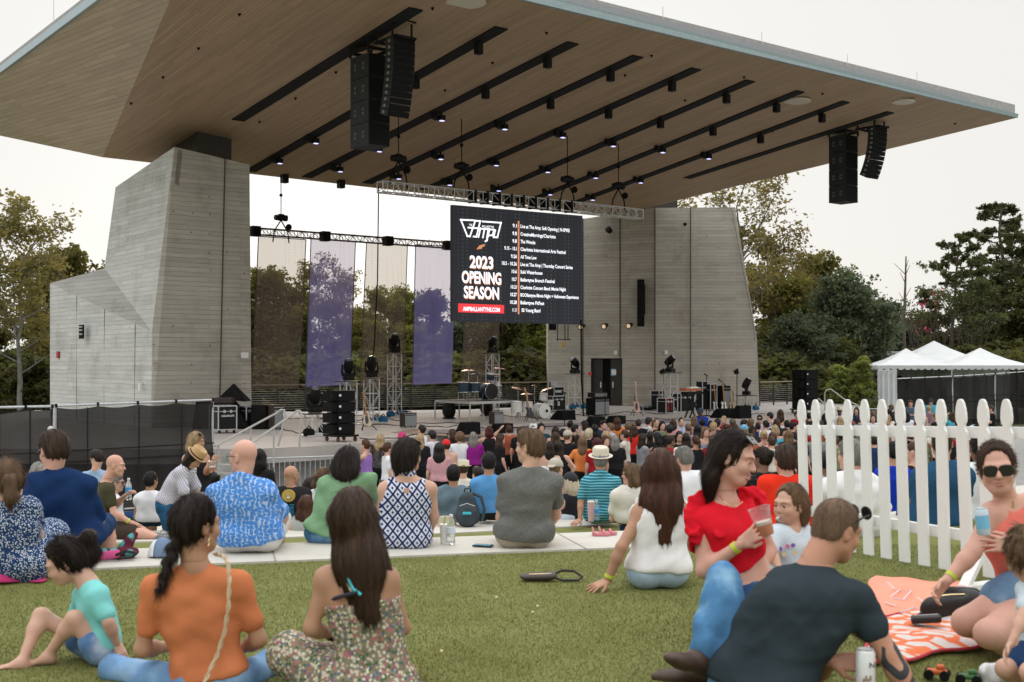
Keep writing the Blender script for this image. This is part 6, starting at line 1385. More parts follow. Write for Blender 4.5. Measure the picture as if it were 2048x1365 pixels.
SHOEM={'dark':mat('shoe_dark',(.035,.03,.028),var=.2,rough=.6),'white':mat('shoe_white',(.6,.6,.58),var=.1,rough=.6),'brown':mat('shoe_brown',(.06,.035,.025),var=.25,rough=.45),'grey':mat('shoe_grey',(.14,.15,.15),var=.3,scale=30,rough=.7)}
def person(J,label,skin='fair',hair=('short','brown'),top=None,bottom=None,shoes=None,group='people in the audience',h=.012,hh=None,hd=None,detail=True,hands=None,hat=None,extra=None,name='person',seed=1,cat='person',folds=1.0,hidden_legs=False,straps=None):
 """one continuous body mesh; hair and clothes are its children"""
 J['w']=.97+(J.get('w',1)-1)*.40
 base=(vn(J['pelvis']));root_loc=Vector((base[0],base[1],J.get('floor',base[2])))
 hh=hh or h;hd=hd or h*.55;S=J['S'];J.setdefault('hs',S);parts=[]
 keys=['head','neck','chest','waist','pelvis','shL','shR','elL','elR','wrL','wrR','hipL','hipR','knL','knR','anL','anR']
 Fd=Field(*bounds([J[k]for k in keys],.22*S),h)
 add_torso(Fd,J);add_arms(Fd,J);
 Fd2=None;add_legs(Fd,J)
 det=detail
 if det:
  Hf=Field(*bounds([hp(J,0,0,.0)],.15*J['hs']),hd);add_head(Hf,J,True);Fd.cap(J['neck'],hp(J,0,-.03,-.06),.056*J['hs']*J.get('nk',1),.050*J['hs']*J.get('nk',1),k=.03)
  parts.append(Hf.mesh())
 else:add_head(Fd,J,False)
 for e in 'LR':
  if J.get('bare',True)and shoes is None:add_foot(Fd,J['an'+e],vn(J.get('toe'+e,J['front'])),S)
 fine=hands is not None
 for e in 'LR':
  w_,el=vn(J['wr'+e]),vn(J['el'+e]);hdct=(hands or{}).get(e,{});d=vn(hdct.get('d',w_-el));n=vn(hdct.get('n',np.cross(nrm(w_-el),(0,0,1))+vn((0,0,.3))));th=hdct.get('th',1 if e=='R' else-1)
  if fine and e in hands:
   Hf=Field(*bounds([w_,w_+nrm(d)*.16*S],.075*S),.0042 if S>.8 else .0036);add_hand(Hf,w_,d,n,S,hdct.get('curl',.35),th,hdct.get('spread',.12));V,Q=Hf.mesh();parts.append((smooth_mesh(V,Q,1,.4),Q))
  else:
   d=nrm(d);n=nrm(n-d*(n@d));Fd.cap(w_,w_+d*.07*S,.026*S,.034*S,k=.02,flat=n,fs=.6);Fd.cap(w_+d*.07*S,w_+d*.15*S,.034*S,.02*S,k=.02,flat=n,fs=.45);Fd.cap(w_+d*.02*S,w_+nrm(d+np.cross(d,n)*th)*.075*S,.014*S,.010*S,k=.01)
 V,Q=Fd.mesh();V=smooth_mesh(V,Q,1,.5);parts.append((V,Q));V,Q=join(parts)
 me_o=rawmesh(name,V-np.array(root_loc),Q,SK[skin]if isinstance(skin,str)else skin);me_o.location=root_loc
 tag(me_o,label,cat,group)
 def child(nm,Fx,m,sm=1):
  V,Q=Fx.mesh();
  if not len(V):return None
  V=smooth_mesh(V,Q,sm,.5);return rawmesh(nm,V,Q,m,me_o)
 if det:
  r,f,u=head_frame(J);s=J['hs']
  for e in(-1,1):
   if J.get('closed'):
    c=hp(J,.032*e,.0895,.004);MB().tube([Vector(c-r*.013*s),Vector(c+f*.003*s-u*.003*s),Vector(c+r*.013*s)],.0016*s,4).build('eyelashes',mat('lash',(.03,.018,.012),var=0),me_o);continue
   o=MB().ball(Vector(hp(J,.032*e,.0765,.005)),.0139*s,10).build('eyeball',mat('eye_white',(.42,.36,.33),var=0,rough=.2),me_o,smooth=True);MB().lathe(Vector(hp(J,.032*e,.0895,.004)),[(.0075*s,0),(.006*s,.0016*s)],10,axis=Vector(f)).build('iris',mat('iris_dark',(.03,.02,.015),var=0,rough=.1),o)
  br=MB()
  for e in(-1,1):br.tube([Vector(hp(J,.014*e,.098,.024)),Vector(hp(J,.034*e,.094,.031)),Vector(hp(J,.052*e,.078,.024))],.0026*s,5,r2=.0014*s)
  br.build('eyebrows',HR[hair[1]]if hair else HR['brown'],me_o)
  lm=mat('lips_'+(J.get('lip')or 'soft'),{'red':(.40,.06,.07),'pink':(.45,.17,.14)}.get(J.get('lip'),(.36,.15,.12)),var=.05,rough=.35)
  Lf=Field(*bounds([hp(J,0,.09,-.058)],.035*s),.0024);op_=J.get('smile',0);A=[r,f,u]
  Lf.ell(hp(J,0,.0905,-.0525+.002*op_),vn((.024+.006*op_,.0115,.0048))*s,A,k=.003);Lf.ell(hp(J,0,.0885,-.0645-.006*op_),vn((.020+.006*op_,.0125,.0058))*s,A,k=.003)
  child('lips',Lf,lm)
  if op_:MB().tube([Vector(hp(J,-.024,.080,-.052)),Vector(hp(J,-.012,.0885,-.058)),Vector(hp(J,0,.0915,-.059)),Vector(hp(J,.012,.0885,-.058)),Vector(hp(J,.024,.080,-.052))],.0052*s,6).build('teeth',mat('teeth',(.75,.72,.66),var=0,rough=.25),me_o,smooth=True)
 if hair and hair[0]!='bald':
  kw=dict(hair[2])if len(hair)>2 else{};hf=hair_field(J,hair[0],kw.pop('h',max(.005,hh*.75)),seed=seed,**kw);V,Q=hf.mesh()
  if h>.013:V=smooth_mesh(V,Q,1,.5)
  if h<.018 and not hat:V,Q=join([(V,Q),strands(V,Q,J,5200 if h<.0125 else 2600,(.022 if hair[0]in('short','flat','crop')else .010 if hair[0]=='buzz' else .028 if(kw.get('back')or hair[0]in('bun','lowbun','highpony'))and not kw.get('ln',0)>.1 else .060)*J['hs'],seed,.0010 if h<.0125 else .0016,kw.get('back')or hair[0]in('pony','bun','lowbun','braid','highpony'))])
  rawmesh('hair',V,Q,HR[hair[1]],me_o)
 if top:
  k=dict(top);off=k.get('off',.014 if h<.02 else .022)*(.6+.4*S);sl=k.get('sleeve',.55)
  Fx=Field(*bounds([J[q]for q in keys[1:11]]+[J['hipL'],J['hipR']],.21*S),k.get('h',h))
  add_torso(Fx,J,off,shoulders=sl>-1)
  if sl>0:add_arms(Fx,J,off*.72,sl)
  ne,ch,pe=vn(J['neck']),vn(J['chest']),vn(J['pelvis']);f=nrm(J['front']);rt=nrm(vn(J['shR'])-vn(J['shL']));up=nrm(ne-ch)
  if k.get('hem',1)<.05:
   for e in 'LR':h0=vn(J['hip'+e]);Fx.cap(h0,h0+(vn(J['kn'+e])-h0)*.10,.088*S*J.get('legw',1)+off+.012,k=.04)
   Fx.cap(pe-rt*.075*S*J['w'],pe+rt*.075*S*J['w'],.112*S*J['w']+off+.010,k=.03,flat=f,fs=.92)
  if 'hem' in k:dn=pe-vn(J['waist']);Fx.cut(pe-dn*(k['hem']*.8-.12)if k['hem']<.9 else pe-dn*k['hem'],dn)
  if k.get('collar'):Fx.cap(ne-up*.02*S,ne+up*.022*S,.058*S*J.get('nk',1)+off*.4,k=.02);Fx.cut(ne+up*.045*S,up+f*.25)
  if folds:Fx.wave(.0030*folds*S,30/S,seed,dirs=k.get('dirs',[(0,.3,1),(.7,0,1),(-.7,0,1)]),n=4);Fx.wave(-.0017*folds*S,17/S,seed+9,dirs=[(.2,.3,1),(1,0,.6),(-1,0,.6)],n=4,warp=2.2,sharp=True)
  if not k.get('collar'):Fx.ell(ne+up*.045*S+f*k.get('nf',.03)*S,vn((.075,.075,.07))*S*k.get('neckr',1),[rt,f,up],k=.01,op='-')
  if k.get('square'):c=ne+f*.12*S;Fx.cap(c-rt*.055*S,c+rt*.055*S,k['square']*S,k=.006,op='-')
  if sl<0:
   for e in 'LR':p=vn(J['sh'+e]);c=(vn(J['shL'])+vn(J['shR']))/2;o=nrm(p-c);cv=k.get('carve',1);Fx.ell(p+o*(.045+.03*(1-cv))*S,vn((.064,.10,.105))*S*cv,[o,f,up],k=.012,op='-')
  if 'bandeau' in k:c=ch+(ne-ch)*k['bandeau'];Fx.cut(c,up)
  child(k.get('name','shirt'),Fx,k['m'])
 if straps:
  for s0 in straps:MB().tube([Vector(p)for p in s0['pts']],s0.get('r',.007),6).build('strap',s0['m'],me_o,smooth=True)
 if bottom:
  k=dict(bottom);off=k.get('off',.012 if h<.02 else .02);Fx=Field(*bounds([J[q]for q in('pelvis','waist','hipL','hipR','knL','knR','anL','anR')],.20*S),k.get('h',h));w=J.get('w',1)*S;hip=nrm(vn(J['hipR'])-vn(J['hipL']));f=nrm(J['front']);pe=vn(J['pelvis'])
  ob=min(off,.007);Fx.cap(pe-hip*.075*w,pe+hip*.075*w,.112*w+ob,k=.04,flat=f,fs=.92);m1=pe+(vn(J['waist'])-pe)*.5;Fx.cap(m1-hip*.066*w,m1+hip*.066*w,.10*w*J.get('wst',1)+.005,k=.04,flat=f,fs=.85);Fx.cut(m1+(vn(J['waist'])-pe)*k.get('rise',.15),vn(J['waist'])-pe)
  if k.get('skirt'):
   for t_ in(.0,.33,.66,1.0):a=vn(J['hipL'])*(1-t_)+vn(J['hipR'])*t_;b=vn(J['knL'])*(1-t_)+vn(J['knR'])*t_;Fx.cap(a,a+(b-a)*k['len'],.10*S+off,.085*S+off,k=.05)
  else:add_legs(Fx,J,off,k.get('len',1.95),flare=k.get('flare',.012))
  if folds:Fx.wave(.0022*folds*S,34/S,seed+5,n=5);Fx.wave(-.0014*folds*S,22/S,seed+6,n=4,warp=2.0,sharp=True)
  child(k.get('name','trousers'),Fx,k['m'])
 if shoes:
  for e in 'LR':
   a=vn(J['an'+e]);Fx=Field(*bounds([a],.25*S),max(h*.8,.008));add_foot(Fx,a,vn(J.get('toe'+e,J['front'])),S,.010);child('shoe',Fx,SHOEM[shoes])
 if hat:hat(J,me_o)
 if extra:extra(J,me_o)
 return me_o
# ---- hats and small worn things
def hat_cap(m,back=False,m2=None,tilt=0):
 def f_(J,par):
  s=J['hs'];r,f,u=head_frame(J);A=[r,f,u];d=-1 if back else 1
  Fx=Field(*bounds([hp(J,0,0,.03)],.24*s),.007 if J['S']>.8 and par is not None and J.get('fine')else .012)
  Fx.ell(hp(J,0,-.014,.040),vn((.096,.114,.106))*s,A,k=.01);Fx.cut(hp(J,0,0,.022),-u+f*.12*d);
  if back:Fx.ell(hp(J,0,.10,.045),vn((.035,.04,.022))*s,A,k=.004,op='-')
  c=hp(J,0,.10*d,.036);Fx.ell(c+f*.035*d*s,vn((.068,.075,.010))*s,[r,nrm(f*d-u*.22),nrm(u+f*.22*d)],k=.012)
  V,Q=Fx.mesh();o=rawmesh('cap',smooth_mesh(V,Q,1),Q,m,par);return o
 return f_
def hat_brim(m,band,wide=.15,tall=.085,tilt=(0,0),bucket=False):
 def f_(J,par):
  s=J['hs'];r,f,u=head_frame(J);u2=nrm(u+f*tilt[0]+r*tilt[1]);c=Vector(hp(J,0,-.012,.045));az=Vector(u2);w=wide*s
  if bucket:pr=[(.135,-.035),(.10,.01),(.088,.07),(.07,.082),(.0,.084)]
  else:pr=[(wide,.012),(wide*.8,-.004),(.104,.0),(.100,.02),(.096,tall),(.080,tall+.018),(.045,tall+.012),(0,tall+.002)]
  o=MB().lathe(c,[(a*s,b*s)for a,b in pr]+[(0,-.01*s)],30,axis=az).build('hat',m,par,smooth=True)
  if band:MB().lathe(c,[(.106*s,.001*s),(.1025*s,.028*s),(.09*s,.028*s)],30,axis=az).build('hat_band',band,o,smooth=True)
 return f_
def glasses(on_head=False,dark=True,back=False,m=None):
 def f_(J,par):
  s=J['hs'];r,f,u=head_frame(J);y,z,t=(.098,.006,0)if not on_head else(.062,.105,-.9)
  fw=nrm(f*(1 if not on_head else .55)+u*(0 if not on_head else .8));fm=m or mat('frame_black',(.012,.012,.012),var=0,rough=.25);lm=mat('lens_dark',(.012,.012,.014),var=0,rough=.08,spec=.8);root=None
  g=MB();up2=nrm(np.cross(r,fw))*-1
  if up2@u<0:up2=-up2
  ln=MB()
  for e in(-1,1):
   c=Vector(hp(J,.034*e,y,z));
   pts=[c+Vector(r)*(math.copysign(abs(math.cos(a))**.6,math.cos(a))*.030*s)+Vector(up2)*(math.copysign(abs(math.sin(a))**.6,math.sin(a))*.024*s-.002)for a in np.linspace(0,2*math.pi,17)[:-1]]
   if dark:ln.prism([p+Vector(fw)*.002 for p in pts],Vector(fw)*.003)
   g.tube(pts+[pts[0]],.0034*s if dark else .0018*s,5,cap=False)
   hinge=Vector(hp(J,.066*e,y-.012,z+.006));ear=Vector(hp(J,.082*e,-.012 if not on_head else-.02,.012 if not on_head else .03));g.tube([hinge-Vector(fw)*0,ear],.0026*s,5);g.tube([c+Vector(r)*e*.028*s,hinge],.003*s,5)
  g.tube([Vector(hp(J,-.008,y+.002,z+.006)),Vector(hp(J,.008,y+.002,z+.006))],.003*s,5)
  o=g.build('sunglasses' if dark else 'glasses',fm,par)
  if dark:ln.build('lens',lm,o)
 return f_
def wristband(e,m=None,w=.010):
 def f_(J,par):
  a,b=vn(J['wr'+e]),vn(J['el'+e]);d=nrm(b-a);c=a+d*.035*J['S'];MB().lathe(Vector(c),[(.029*J['S'],-w),(.0315*J['S'],-w),(.0325*J['S'],w),(.030*J['S'],w)],16,axis=Vector(d)).build('wristband',m or mat('neon_band',(.50,.58,.06),var=.1,rough=.5),par,smooth=True)
 return f_
def both(*fs):
 def f_(J,par):
  for x in fs:x(J,par)
 return f_
# ==== the people
C_=cloth
def px_pose(d0,S,joints,**kw):
 J={k:np.array(P(v[0],v[1],d0+(v[2]if len(v)>2 else 0)))for k,v in joints.items()}
 J['S']=S;J.update(kw)
 for e in 'LR':
  if 'hip'+e not in J:
   rt=nrm(J['shR']-J['shL']);J['hip'+e]=J['pelvis']+rt*.09*S*(1 if e=='R' else-1)-np.array([0,0,.01])
 return J
GA='people sitting on the upper lawn';GB_='people sitting on the nearest seat wall';GC='people sitting on the lower terraces';GD='people standing in the crowd'
# --- woman in the orange tee
def earring(J,par):MB().tube([Vector(hp(J,.09,.002,-.045))+Vector((math.sin(a)*.004,math.cos(a)*.016,math.sin(a)*.018-.018))for a in np.linspace(0,6.283,13)],.0028,5).build('hoop_earring',mat('gold',(.7,.55,.3),var=0,metal=1,rough=.25),par)
def rope(J,par):
 pts=[P(x,y,5.15+dd)for x,y,dd in((430,1108,.05),(447,1112,-.06),(457,1128,-.105),(459,1165,-.13),(457,1215,-.135),(450,1262,-.125),(437,1305,-.125),(420,1342,-.14),(405,1375,-.16))]
 V=[];
 for i in range(len(pts)-1):
  for t in range(5):V.append(pts[i].lerp(pts[i+1],t/5))
 a=MB();b=MB()
 for k,m_ in((0,a),(3.14,b)):m_.tube([p+Vector((math.cos(i*1.1+k),0,math.sin(i*1.1+k)))*.0048 for i,p in enumerate(V)],.0058,6)
 o=a.build('bag_strap',mat('rope_beige',(.50,.38,.24),var=.15,scale=60,rough=.8),par,smooth=True);b.build('strap_strand',mat('rope_beige2',(.58,.46,.31),var=.1),o,smooth=True)
J=px_pose(5.15,.90,dict(head=(393,1052,.02),neck=(390,1128),chest=(393,1212),waist=(408,1290),pelvis=(420,1355),shL=(308,1178),shR=(478,1170),elL=(285,1300,.0),wrL=(345,1292,.22),elR=(517,1280,.02),wrR=(478,1300,.24),knL=(228,1340,.20),anL=(380,1398,.36),knR=(540,1330,.26),anR=(440,1398,.42),hipL=(382,1372),hipR=(458,1372)),face=(.66,.74,-.04),front=(.1,1,0),hs=1.0,w=1.0,wst=.94,brd=np.array([-.085,-.03,0]),armw=1.0,legw=1.0)
person(J,'woman in an orange t-shirt with a long dark braid and rope strap, seen from behind','tan',('braid','dark',dict(ln=.26)),top=dict(m=C_('orange',(.56,.19,.08)),sleeve=.66,off=.013,hem=.15),bottom=dict(m=C_('jeans_light',(.16,.30,.50),'denim',(.34,.50,.68))),group=GA,h=.011,hh=.009,hands={'L':dict(curl=.5),'R':dict(curl=.5)},extra=both(earring,rope),shoes='grey',seed=3,folds=1.5)
# --- woman in the floral dress
FL=C_('floral',(.5,.45,.35),'floral')
J=px_pose(5.05,.88,dict(head=(706,1040,.03),neck=(712,1118),chest=(722,1195),waist=(738,1280),pelvis=(748,1360),shL=(652,1158),shR=(774,1158),elL=(622,1258,-.02),wrL=(672,1270,.16),elR=(806,1255,.08),wrR=(770,1290,.26),knL=(572,1303,.12),anL=(680,1385,.38),knR=(800,1380,.30),anR=(730,1398,.5),hipL=(700,1385),hipR=(790,1385)),face=(.10,1,-.12),front=(.0,1,0),hs=1.02,w=1.0,armw=.95,grav=(.27,-.06,-1))
AQ=mat('strap_aqua',(.06,.48,.55),var=.03,rough=.5)
st=[dict(pts=[P(x,y,5.05+dd)for x,y,dd in((681,1118,.02),(683,1128,-.055),(693,1150,-.092),(706,1178,-.108),(722,1190,-.112))],m=AQ,r=.0075),dict(pts=[P(x,y,5.05+dd)for x,y,dd in((676,1117,.02),(676,1128,-.05),(690,1160,-.09),(706,1188,-.105))],m=FL,r=.006),dict(pts=[P(x,y,5.05+dd)for x,y,dd in((662,1200,-.05),(680,1194,-.09),(702,1188,-.108),(716,1184,-.112))],m=mat('strap_dark',(.03,.03,.05),var=0),r=.009)]
def watch(e,m='black_paint'):
 def f_(J,par):
  a,b=vn(J['wr'+e]),vn(J['el'+e]);d=nrm(b-a);c=a+d*.03;o=MB().lathe(Vector(c),[(.028,-.012),(.032,-.012),(.032,.012),(.028,.012)],14,axis=Vector(d)).build('watch',_mats[m],par,smooth=True);MB().box(Vector(c)+Vector((0,-.033,.006)),(.034,.012,.04)).build('watch_face',mat('watch_glass',(.02,.02,.03),var=0,rough=.1),o,bevel=.004)
 return f_
person(J,'woman in a floral dress with long straight brown hair down her back','tan',('long','brown',dict(ln=.37,bulk=.98)),top=dict(m=FL,sleeve=0,off=.010,bandeau=-.05,name='dress_top',h=.009),bottom=dict(m=FL,skirt=True,len=.93,off=.03,name='dress_skirt'),straps=st,group=GA,h=.011,hh=.009,hands={'L':dict(curl=.55)},extra=watch('L'),seed=5,folds=1.3)
# --- toddler girl in aqua at the left
J=px_pose(5.62,.60,dict(head=(132,1126,0),neck=(176,1168),chest=(188,1212),waist=(203,1258),pelvis=(205,1298),shL=(166,1192,.10),shR=(196,1192,-.09),elR=(217,1245,-.13),wrR=(236,1290,-.08),elL=(150,1240,.15),wrL=(138,1268,.08),hipL=(190,1300,.07),hipR=(200,1304,-.07),knR=(148,1238,-.10),anR=(98,1308,-.07),knL=(82,1232,.02),anL=(45,1322,-.12)),face=(-.80,-.22,-.42),hup=(-.35,-.1,1),front=(-.9,-.2,.1),hs=.88,kid=1,w=1.0,toeR=(-1,-.2,-.1),toeL=(-1,-.3,.15),legw=1.0,wst=1.1,armw=1.1,fine=1)
person(J,'small barefoot girl in an aqua t-shirt with a ponytail, knees drawn up','fair',('highpony','dark',dict(ln=.15,bulk=1.25)),top=dict(m=C_('aqua',(.22,.62,.60)),sleeve=.72,off=.018,hem=.3,neckr=.75),bottom=dict(m=C_('shorts_trim',(.10,.20,.38),'denim',(.5,.6,.7)),len=.30,off=.014,name='shorts'),group=GA,h=.009,hh=.007,hands={'R':dict(curl=.2,d=(.3,-.2,-.5),n=(0,-1,.6)),'L':dict(curl=.6)},seed=7)
# --- man in the dark tee with a tattooed arm
def tattoo_skin():
 m=skin_mat('skin_tattooed',(.47,.24,.16));t,b=base_of(m);tc=N(t,'ShaderNodeTexCoord');w_=N(t,'ShaderNodeTexWave');w_.wave_type='RINGS';w_.inputs['Scale'].default_value=5.5;w_.inputs['Distortion'].default_value=11;w_.inputs['Detail'].default_value=1.2;w_.inputs['Detail Scale'].default_value=1.1
 t.links.new(tc.outputs['Object'],w_.inputs['Vector']);old=b.inputs['Base Color'].links[0].from_socket
 sx=N(t,'ShaderNodeSeparateXYZ');t.links.new(tc.outputs['Object'],sx.inputs[0]);gate=mth(t,'MULTIPLY',mth(t,'GREATER_THAN',sx.outputs[0],.46),mth(t,'LESS_THAN',sx.outputs[2],.33))
 ink=ramp(t,w_.outputs['Fac'],[(.44,(0,0,0)),(.52,(1,1,1))]);f=mth(t,'MULTIPLY',gate,ink);t.links.new(mixc(t,f,old,(.045,.05,.055)),b.inputs['Base Color']);return m
J=px_pose(4.95,1.06,dict(head=(1672,1062,.10),neck=(1628,1136,.06),chest=(1600,1215),waist=(1548,1305),pelvis=(1520,1372),shL=(1562,1172,.12),shR=(1712,1200,-.05),elR=(1776,1310,-.10),wrR=(1842,1420,-.15),elL=(1632,1345,.22),wrL=(1664,1322,-.04),hipL=(1478,1370,.05),hipR=(1560,1385,-.05),knL=(1446,1160,.30),anL=(1408,1310,.10),knR=(1470,1400,.45),anR=(1400,1330,.30)),face=(.82,.42,-.32),hup=(.25,.1,1),front=(.25,1,-.1),hs=1.06,w=1.22,nk=1.15,armw=1.12,legw=.98,dep=.80,wst=1.0,toeL=(-.45,-.35,.25),toeR=(-.6,.2,0),bare=False)
def gl_head(J,par):
 g=MB();g.tube([Vector(hp(J,.074,-.005,.03)),Vector(hp(J,.078,.04,.075)),Vector(hp(J,.064,.085,.098))],.0045,6);g.tube([Vector(hp(J,-.074,-.005,.03)),Vector(hp(J,-.078,.04,.075)),Vector(hp(J,-.060,.085,.098))],.0045,6)
 for e in(-1,1):g.lathe(Vector(hp(J,.036*e,.092,.104)),[(.030,0),(.028,.008)],12,axis=Vector(hp(J,0,1,.5))-Vector(hp(J,0,0,0)))
 g.build('sunglasses',mat('frame_black',(.012,.012,.012),var=0,rough=.25),par)
person(J,'broad man in a dark grey t-shirt with a tattooed arm, back to us',tattoo_skin(),('buzz','buzz'),top=dict(m=C_('charcoal_blue',(.030,.042,.050)),sleeve=.52,off=.018,hem=-.35,neckr=.95),bottom=dict(m=C_('jeans_mid',(.075,.20,.37),'denim',(.30,.50,.66)),len=1.92,off=.016,flare=.02),shoes='brown',group=GA,h=.011,hh=.006,hands={'L':dict(curl=.5,d=(.93,-.30,.02),n=(-.25,-.8,.55),th=1),'R':dict(curl=.2)},extra=gl_head,seed=11,folds=2.4)
# --- woman in the red ruffled top
RD=C_('red_ruffle',(.62,.012,.025))
def ruffle(J,par):
 for e,pts in(('L',[(1432,998,.05),(1412,1000,.02),(1392,1012,-.02),(1384,1040,-.08),(1392,1070,-.10),(1400,1090,-.02)]),('R',[(1490,992,.10),(1505,994,.12),(1520,1004,.14),(1530,1020,.16)])):
  Fx_=[np.array(P(x,y,5.9+dd))for x,y,dd in pts];Fd=Field(*bounds(Fx_,.12),.0065);c=vn(J['neck'])-np.array([0,0,.12])
  for a,b in zip(Fx_[:-1],Fx_[1:]):
   o=nrm(((a+b)/2)-c);ax=nrm(b-a);n_=np.cross(ax,o);Fd.cap(a,b,.040,.046,k=.02,flat=n_,fs=.28);Fd.cap(a+o*.02+n_*.012,b+o*.02+n_*.012,.036,.040,k=.008,flat=nrm(n_+o*.5),fs=.22)
  Fd.wave(.008,95,4,n=5);V,Q=Fd.mesh();rawmesh('ruffle_sleeve',smooth_mesh(V,Q,1),Q,RD,par)
 for pts in([(1434,1002,.06),(1432,1030,-.06),(1440,1066,-.13)],[(1494,994,.10),(1500,1022,.02),(1502,1050,-.03)]):
  q=[np.array(P(x,y,5.9+dd))for x,y,dd in pts];Fd=Field(*bounds(q,.08),.006)
  for a,b in zip(q[:-1],q[1:]):Fd.cap(a,b,.030,.034,k=.02,flat=nrm(np.cross(b-a,(1,0,0))),fs=.30)
  V,Q=Fd.mesh();rawmesh('shoulder_strap',smooth_mesh(V,Q,1),Q,RD,par)
 MB().tube([Vector(v)for v in(P(1440,992,5.86),P(1447,1003,5.80),P(1462,1012,5.76),P(1474,1013,5.77),P(1485,1004,5.84))],.0018,5).build('necklace',mat('gold',(.7,.55,.3),var=0,metal=1,rough=.25),par)
J=px_pose(5.9,.94,dict(head=(1466,918,0),neck=(1452,1000,.02),chest=(1464,1062,0),waist=(1482,1130,.02),pelvis=(1502,1185,.05),shL=(1404,1040,-.02),shR=(1508,1030,.18),elL=(1408,1142,-.10),wrL=(1482,1088,-.20),elR=(1538,1100,.20),wrR=(1520,1140,.10),hipL=(1480,1195,0),hipR=(1525,1195,.12),knL=(1500,1225,-.25),anL=(1560,1250,.1),knR=(1550,1225,.1),anR=(1590,1245,.3)),face=(.86,-.42,-.24),hup=(.22,0,1),front=(.52,-.80,0),hs=1.06,w=.96,smile=1,closed=1,lip='pink',bust=1,armw=1.05,nk=.92,back=(-1,.3,0),grav=(-.22,.05,-1))
person(J,'smiling woman in a red ruffled top, sunglasses on her head, holding a cup','pink',('half','dark',dict(ln=.19,bulk=.95,back=True)),top=dict(m=RD,sleeve=0,off=.012,hem=1.0,square=.062,neckr=1.12,nf=.04,name='ruffled_top',h=.009),bottom=dict(m=C_('jeans_dark',(.03,.07,.16),'denim',(.10,.2,.34)),len=1.9),group=GA,h=.011,hh=.008,hd=.0055,hands={'L':dict(curl=.30,d=(.78,-.12,.60),n=(-.2,-.95,.1),th=1,spread=.30),'R':dict(curl=.4)},extra=both(ruffle,wristband('L'),glasses(True)),seed=13)
# --- little girl with a side ponytail, a straw pipe in her mouth
J=px_pose(6.7,.68,dict(head=(1580,1012,0),neck=(1582,1060,0),chest=(1580,1092),waist=(1580,1130),pelvis=(1580,1165),shL=(1554,1070,-.04),shR=(1606,1066,.06),elL=(1545,1110,-.1),wrL=(1560,1140,-.18),elR=(1616,1112,.05),wrR=(1600,1145,-.1),knL=(1560,1180,-.3),anL=(1545,1200,-.1),knR=(1605,1180,-.25),anR=(1600,1200,0)),face=(-.80,-.58,-.02),front=(-.45,-.85,0),hs=.92,w=.95,fine=1,back=(.9,.2,0),kid=1)
def girl_x(J,par):
 MB().tube([Vector(hp(J,-.0,.096,-.058)),Vector(hp(J,-.01,.135,-.066))],.006,6).build('whistle',mat('clear_plastic2',(.6,.65,.7),var=0,rough=.2),par)
 MB().tube([Vector(hp(J,.075,-.02,-.07)),Vector(hp(J,.06,.03,-.10)),Vector(hp(J,.03,.05,-.145))],.026,8,r2=.015).build('side_ponytail',HR['light'],par,smooth=True)
 c=Vector(J['chest'])+Vector((-.03,-.115,.0))
 for k,(x,y,m_)in enumerate(((-.05,.0,'purple'),(-.01,.015,'pink'),(.02,.02,'purple'),(.03,-.02,'yellow'),(-.03,-.03,'yellow'))):MB().lathe(c+Vector((x,0,y)),[(.013,0),(.006,-.004)],7,axis=(0,-1,0)).build('flower_print',mat('print_'+m_,{'purple':(.25,.12,.5),'pink':(.7,.2,.35),'yellow':(.7,.6,.3)}[m_],var=.1),par)
person(J,'little girl in a pale blue t-shirt with a flower print, looking aside','fair',('half','light',dict(ln=.06,bulk=.95,back=True)),top=dict(m=C_('pale_blue',(.58,.68,.74)),sleeve=.7,off=.016,hem=-.1,neckr=.8),bottom=dict(m=C_('shorts_trim',(.1,.2,.3)),len=.6,name='shorts'),group=GA,h=.009,hh=.007,hands={'L':dict(curl=.5)},extra=girl_x,seed=17)
# --- woman with sunglasses kneeling at the right
J=px_pose(5.75,.96,dict(head=(1994,938,-.02),neck=(2018,1010,.05),chest=(2030,1060,.05),waist=(2052,1122,.08),pelvis=(2072,1168,.12),shL=(1984,1028,0),shR=(2072,1004,.05),elL=(1946,1104,-.05),wrL=(1893,1163,-.10),elR=(2082,1110,-.18),wrR=(2028,1092,-.32),hipL=(2050,1180,.0),hipR=(2098,1180,.1),knL=(1932,1245,-.05),anL=(2050,1290,.2),knR=(1978,1268,-.28),anR=(2090,1320,-.05)),face=(-.30,-.92,-.06),hup=(-.10,0,1),front=(-.45,-.88,.1),hs=1.0,w=.98,lip='pink',bust=1,legw=1.16,armw=1.08,nk=.95)
def neck_x(J,par):
 MB().tube([P(2002,992,5.70),P(2008,1012,5.62),P(2022,1030,5.60),P(2036,1008,5.63)],.0016,5).build('necklace',mat('gold',(.7,.55,.3),var=0,metal=1,rough=.25),par);MB().box(P(2026,1010,5.60),(.012,.004,.034),(.9,0,.35)).build('pendant',_mats['gold'],par)
person(J,'woman in black sunglasses and a coral tank top kneeling by the picket fence','pink',('lowbun','brown',dict(bulk=.85)),top=dict(m=C_('coral',(.72,.18,.14)),sleeve=-1,carve=.72,off=.013,hem=.2,neckr=1.1,nf=.035,name='tank_top',h=.009),bottom=dict(m=C_('denim_pale',(.16,.27,.42),'denim',(.50,.60,.70)),len=.34,off=.022,name='denim_shorts'),group=GA,h=.011,hh=.007,hands={'L':dict(curl=.5),'R':dict(curl=.32,d=(-.97,-.05,.12),n=(.05,-.95,.25),th=1,spread=.2)},extra=both(glasses(),wristband('L'),neck_x,watch('R')),seed=19)
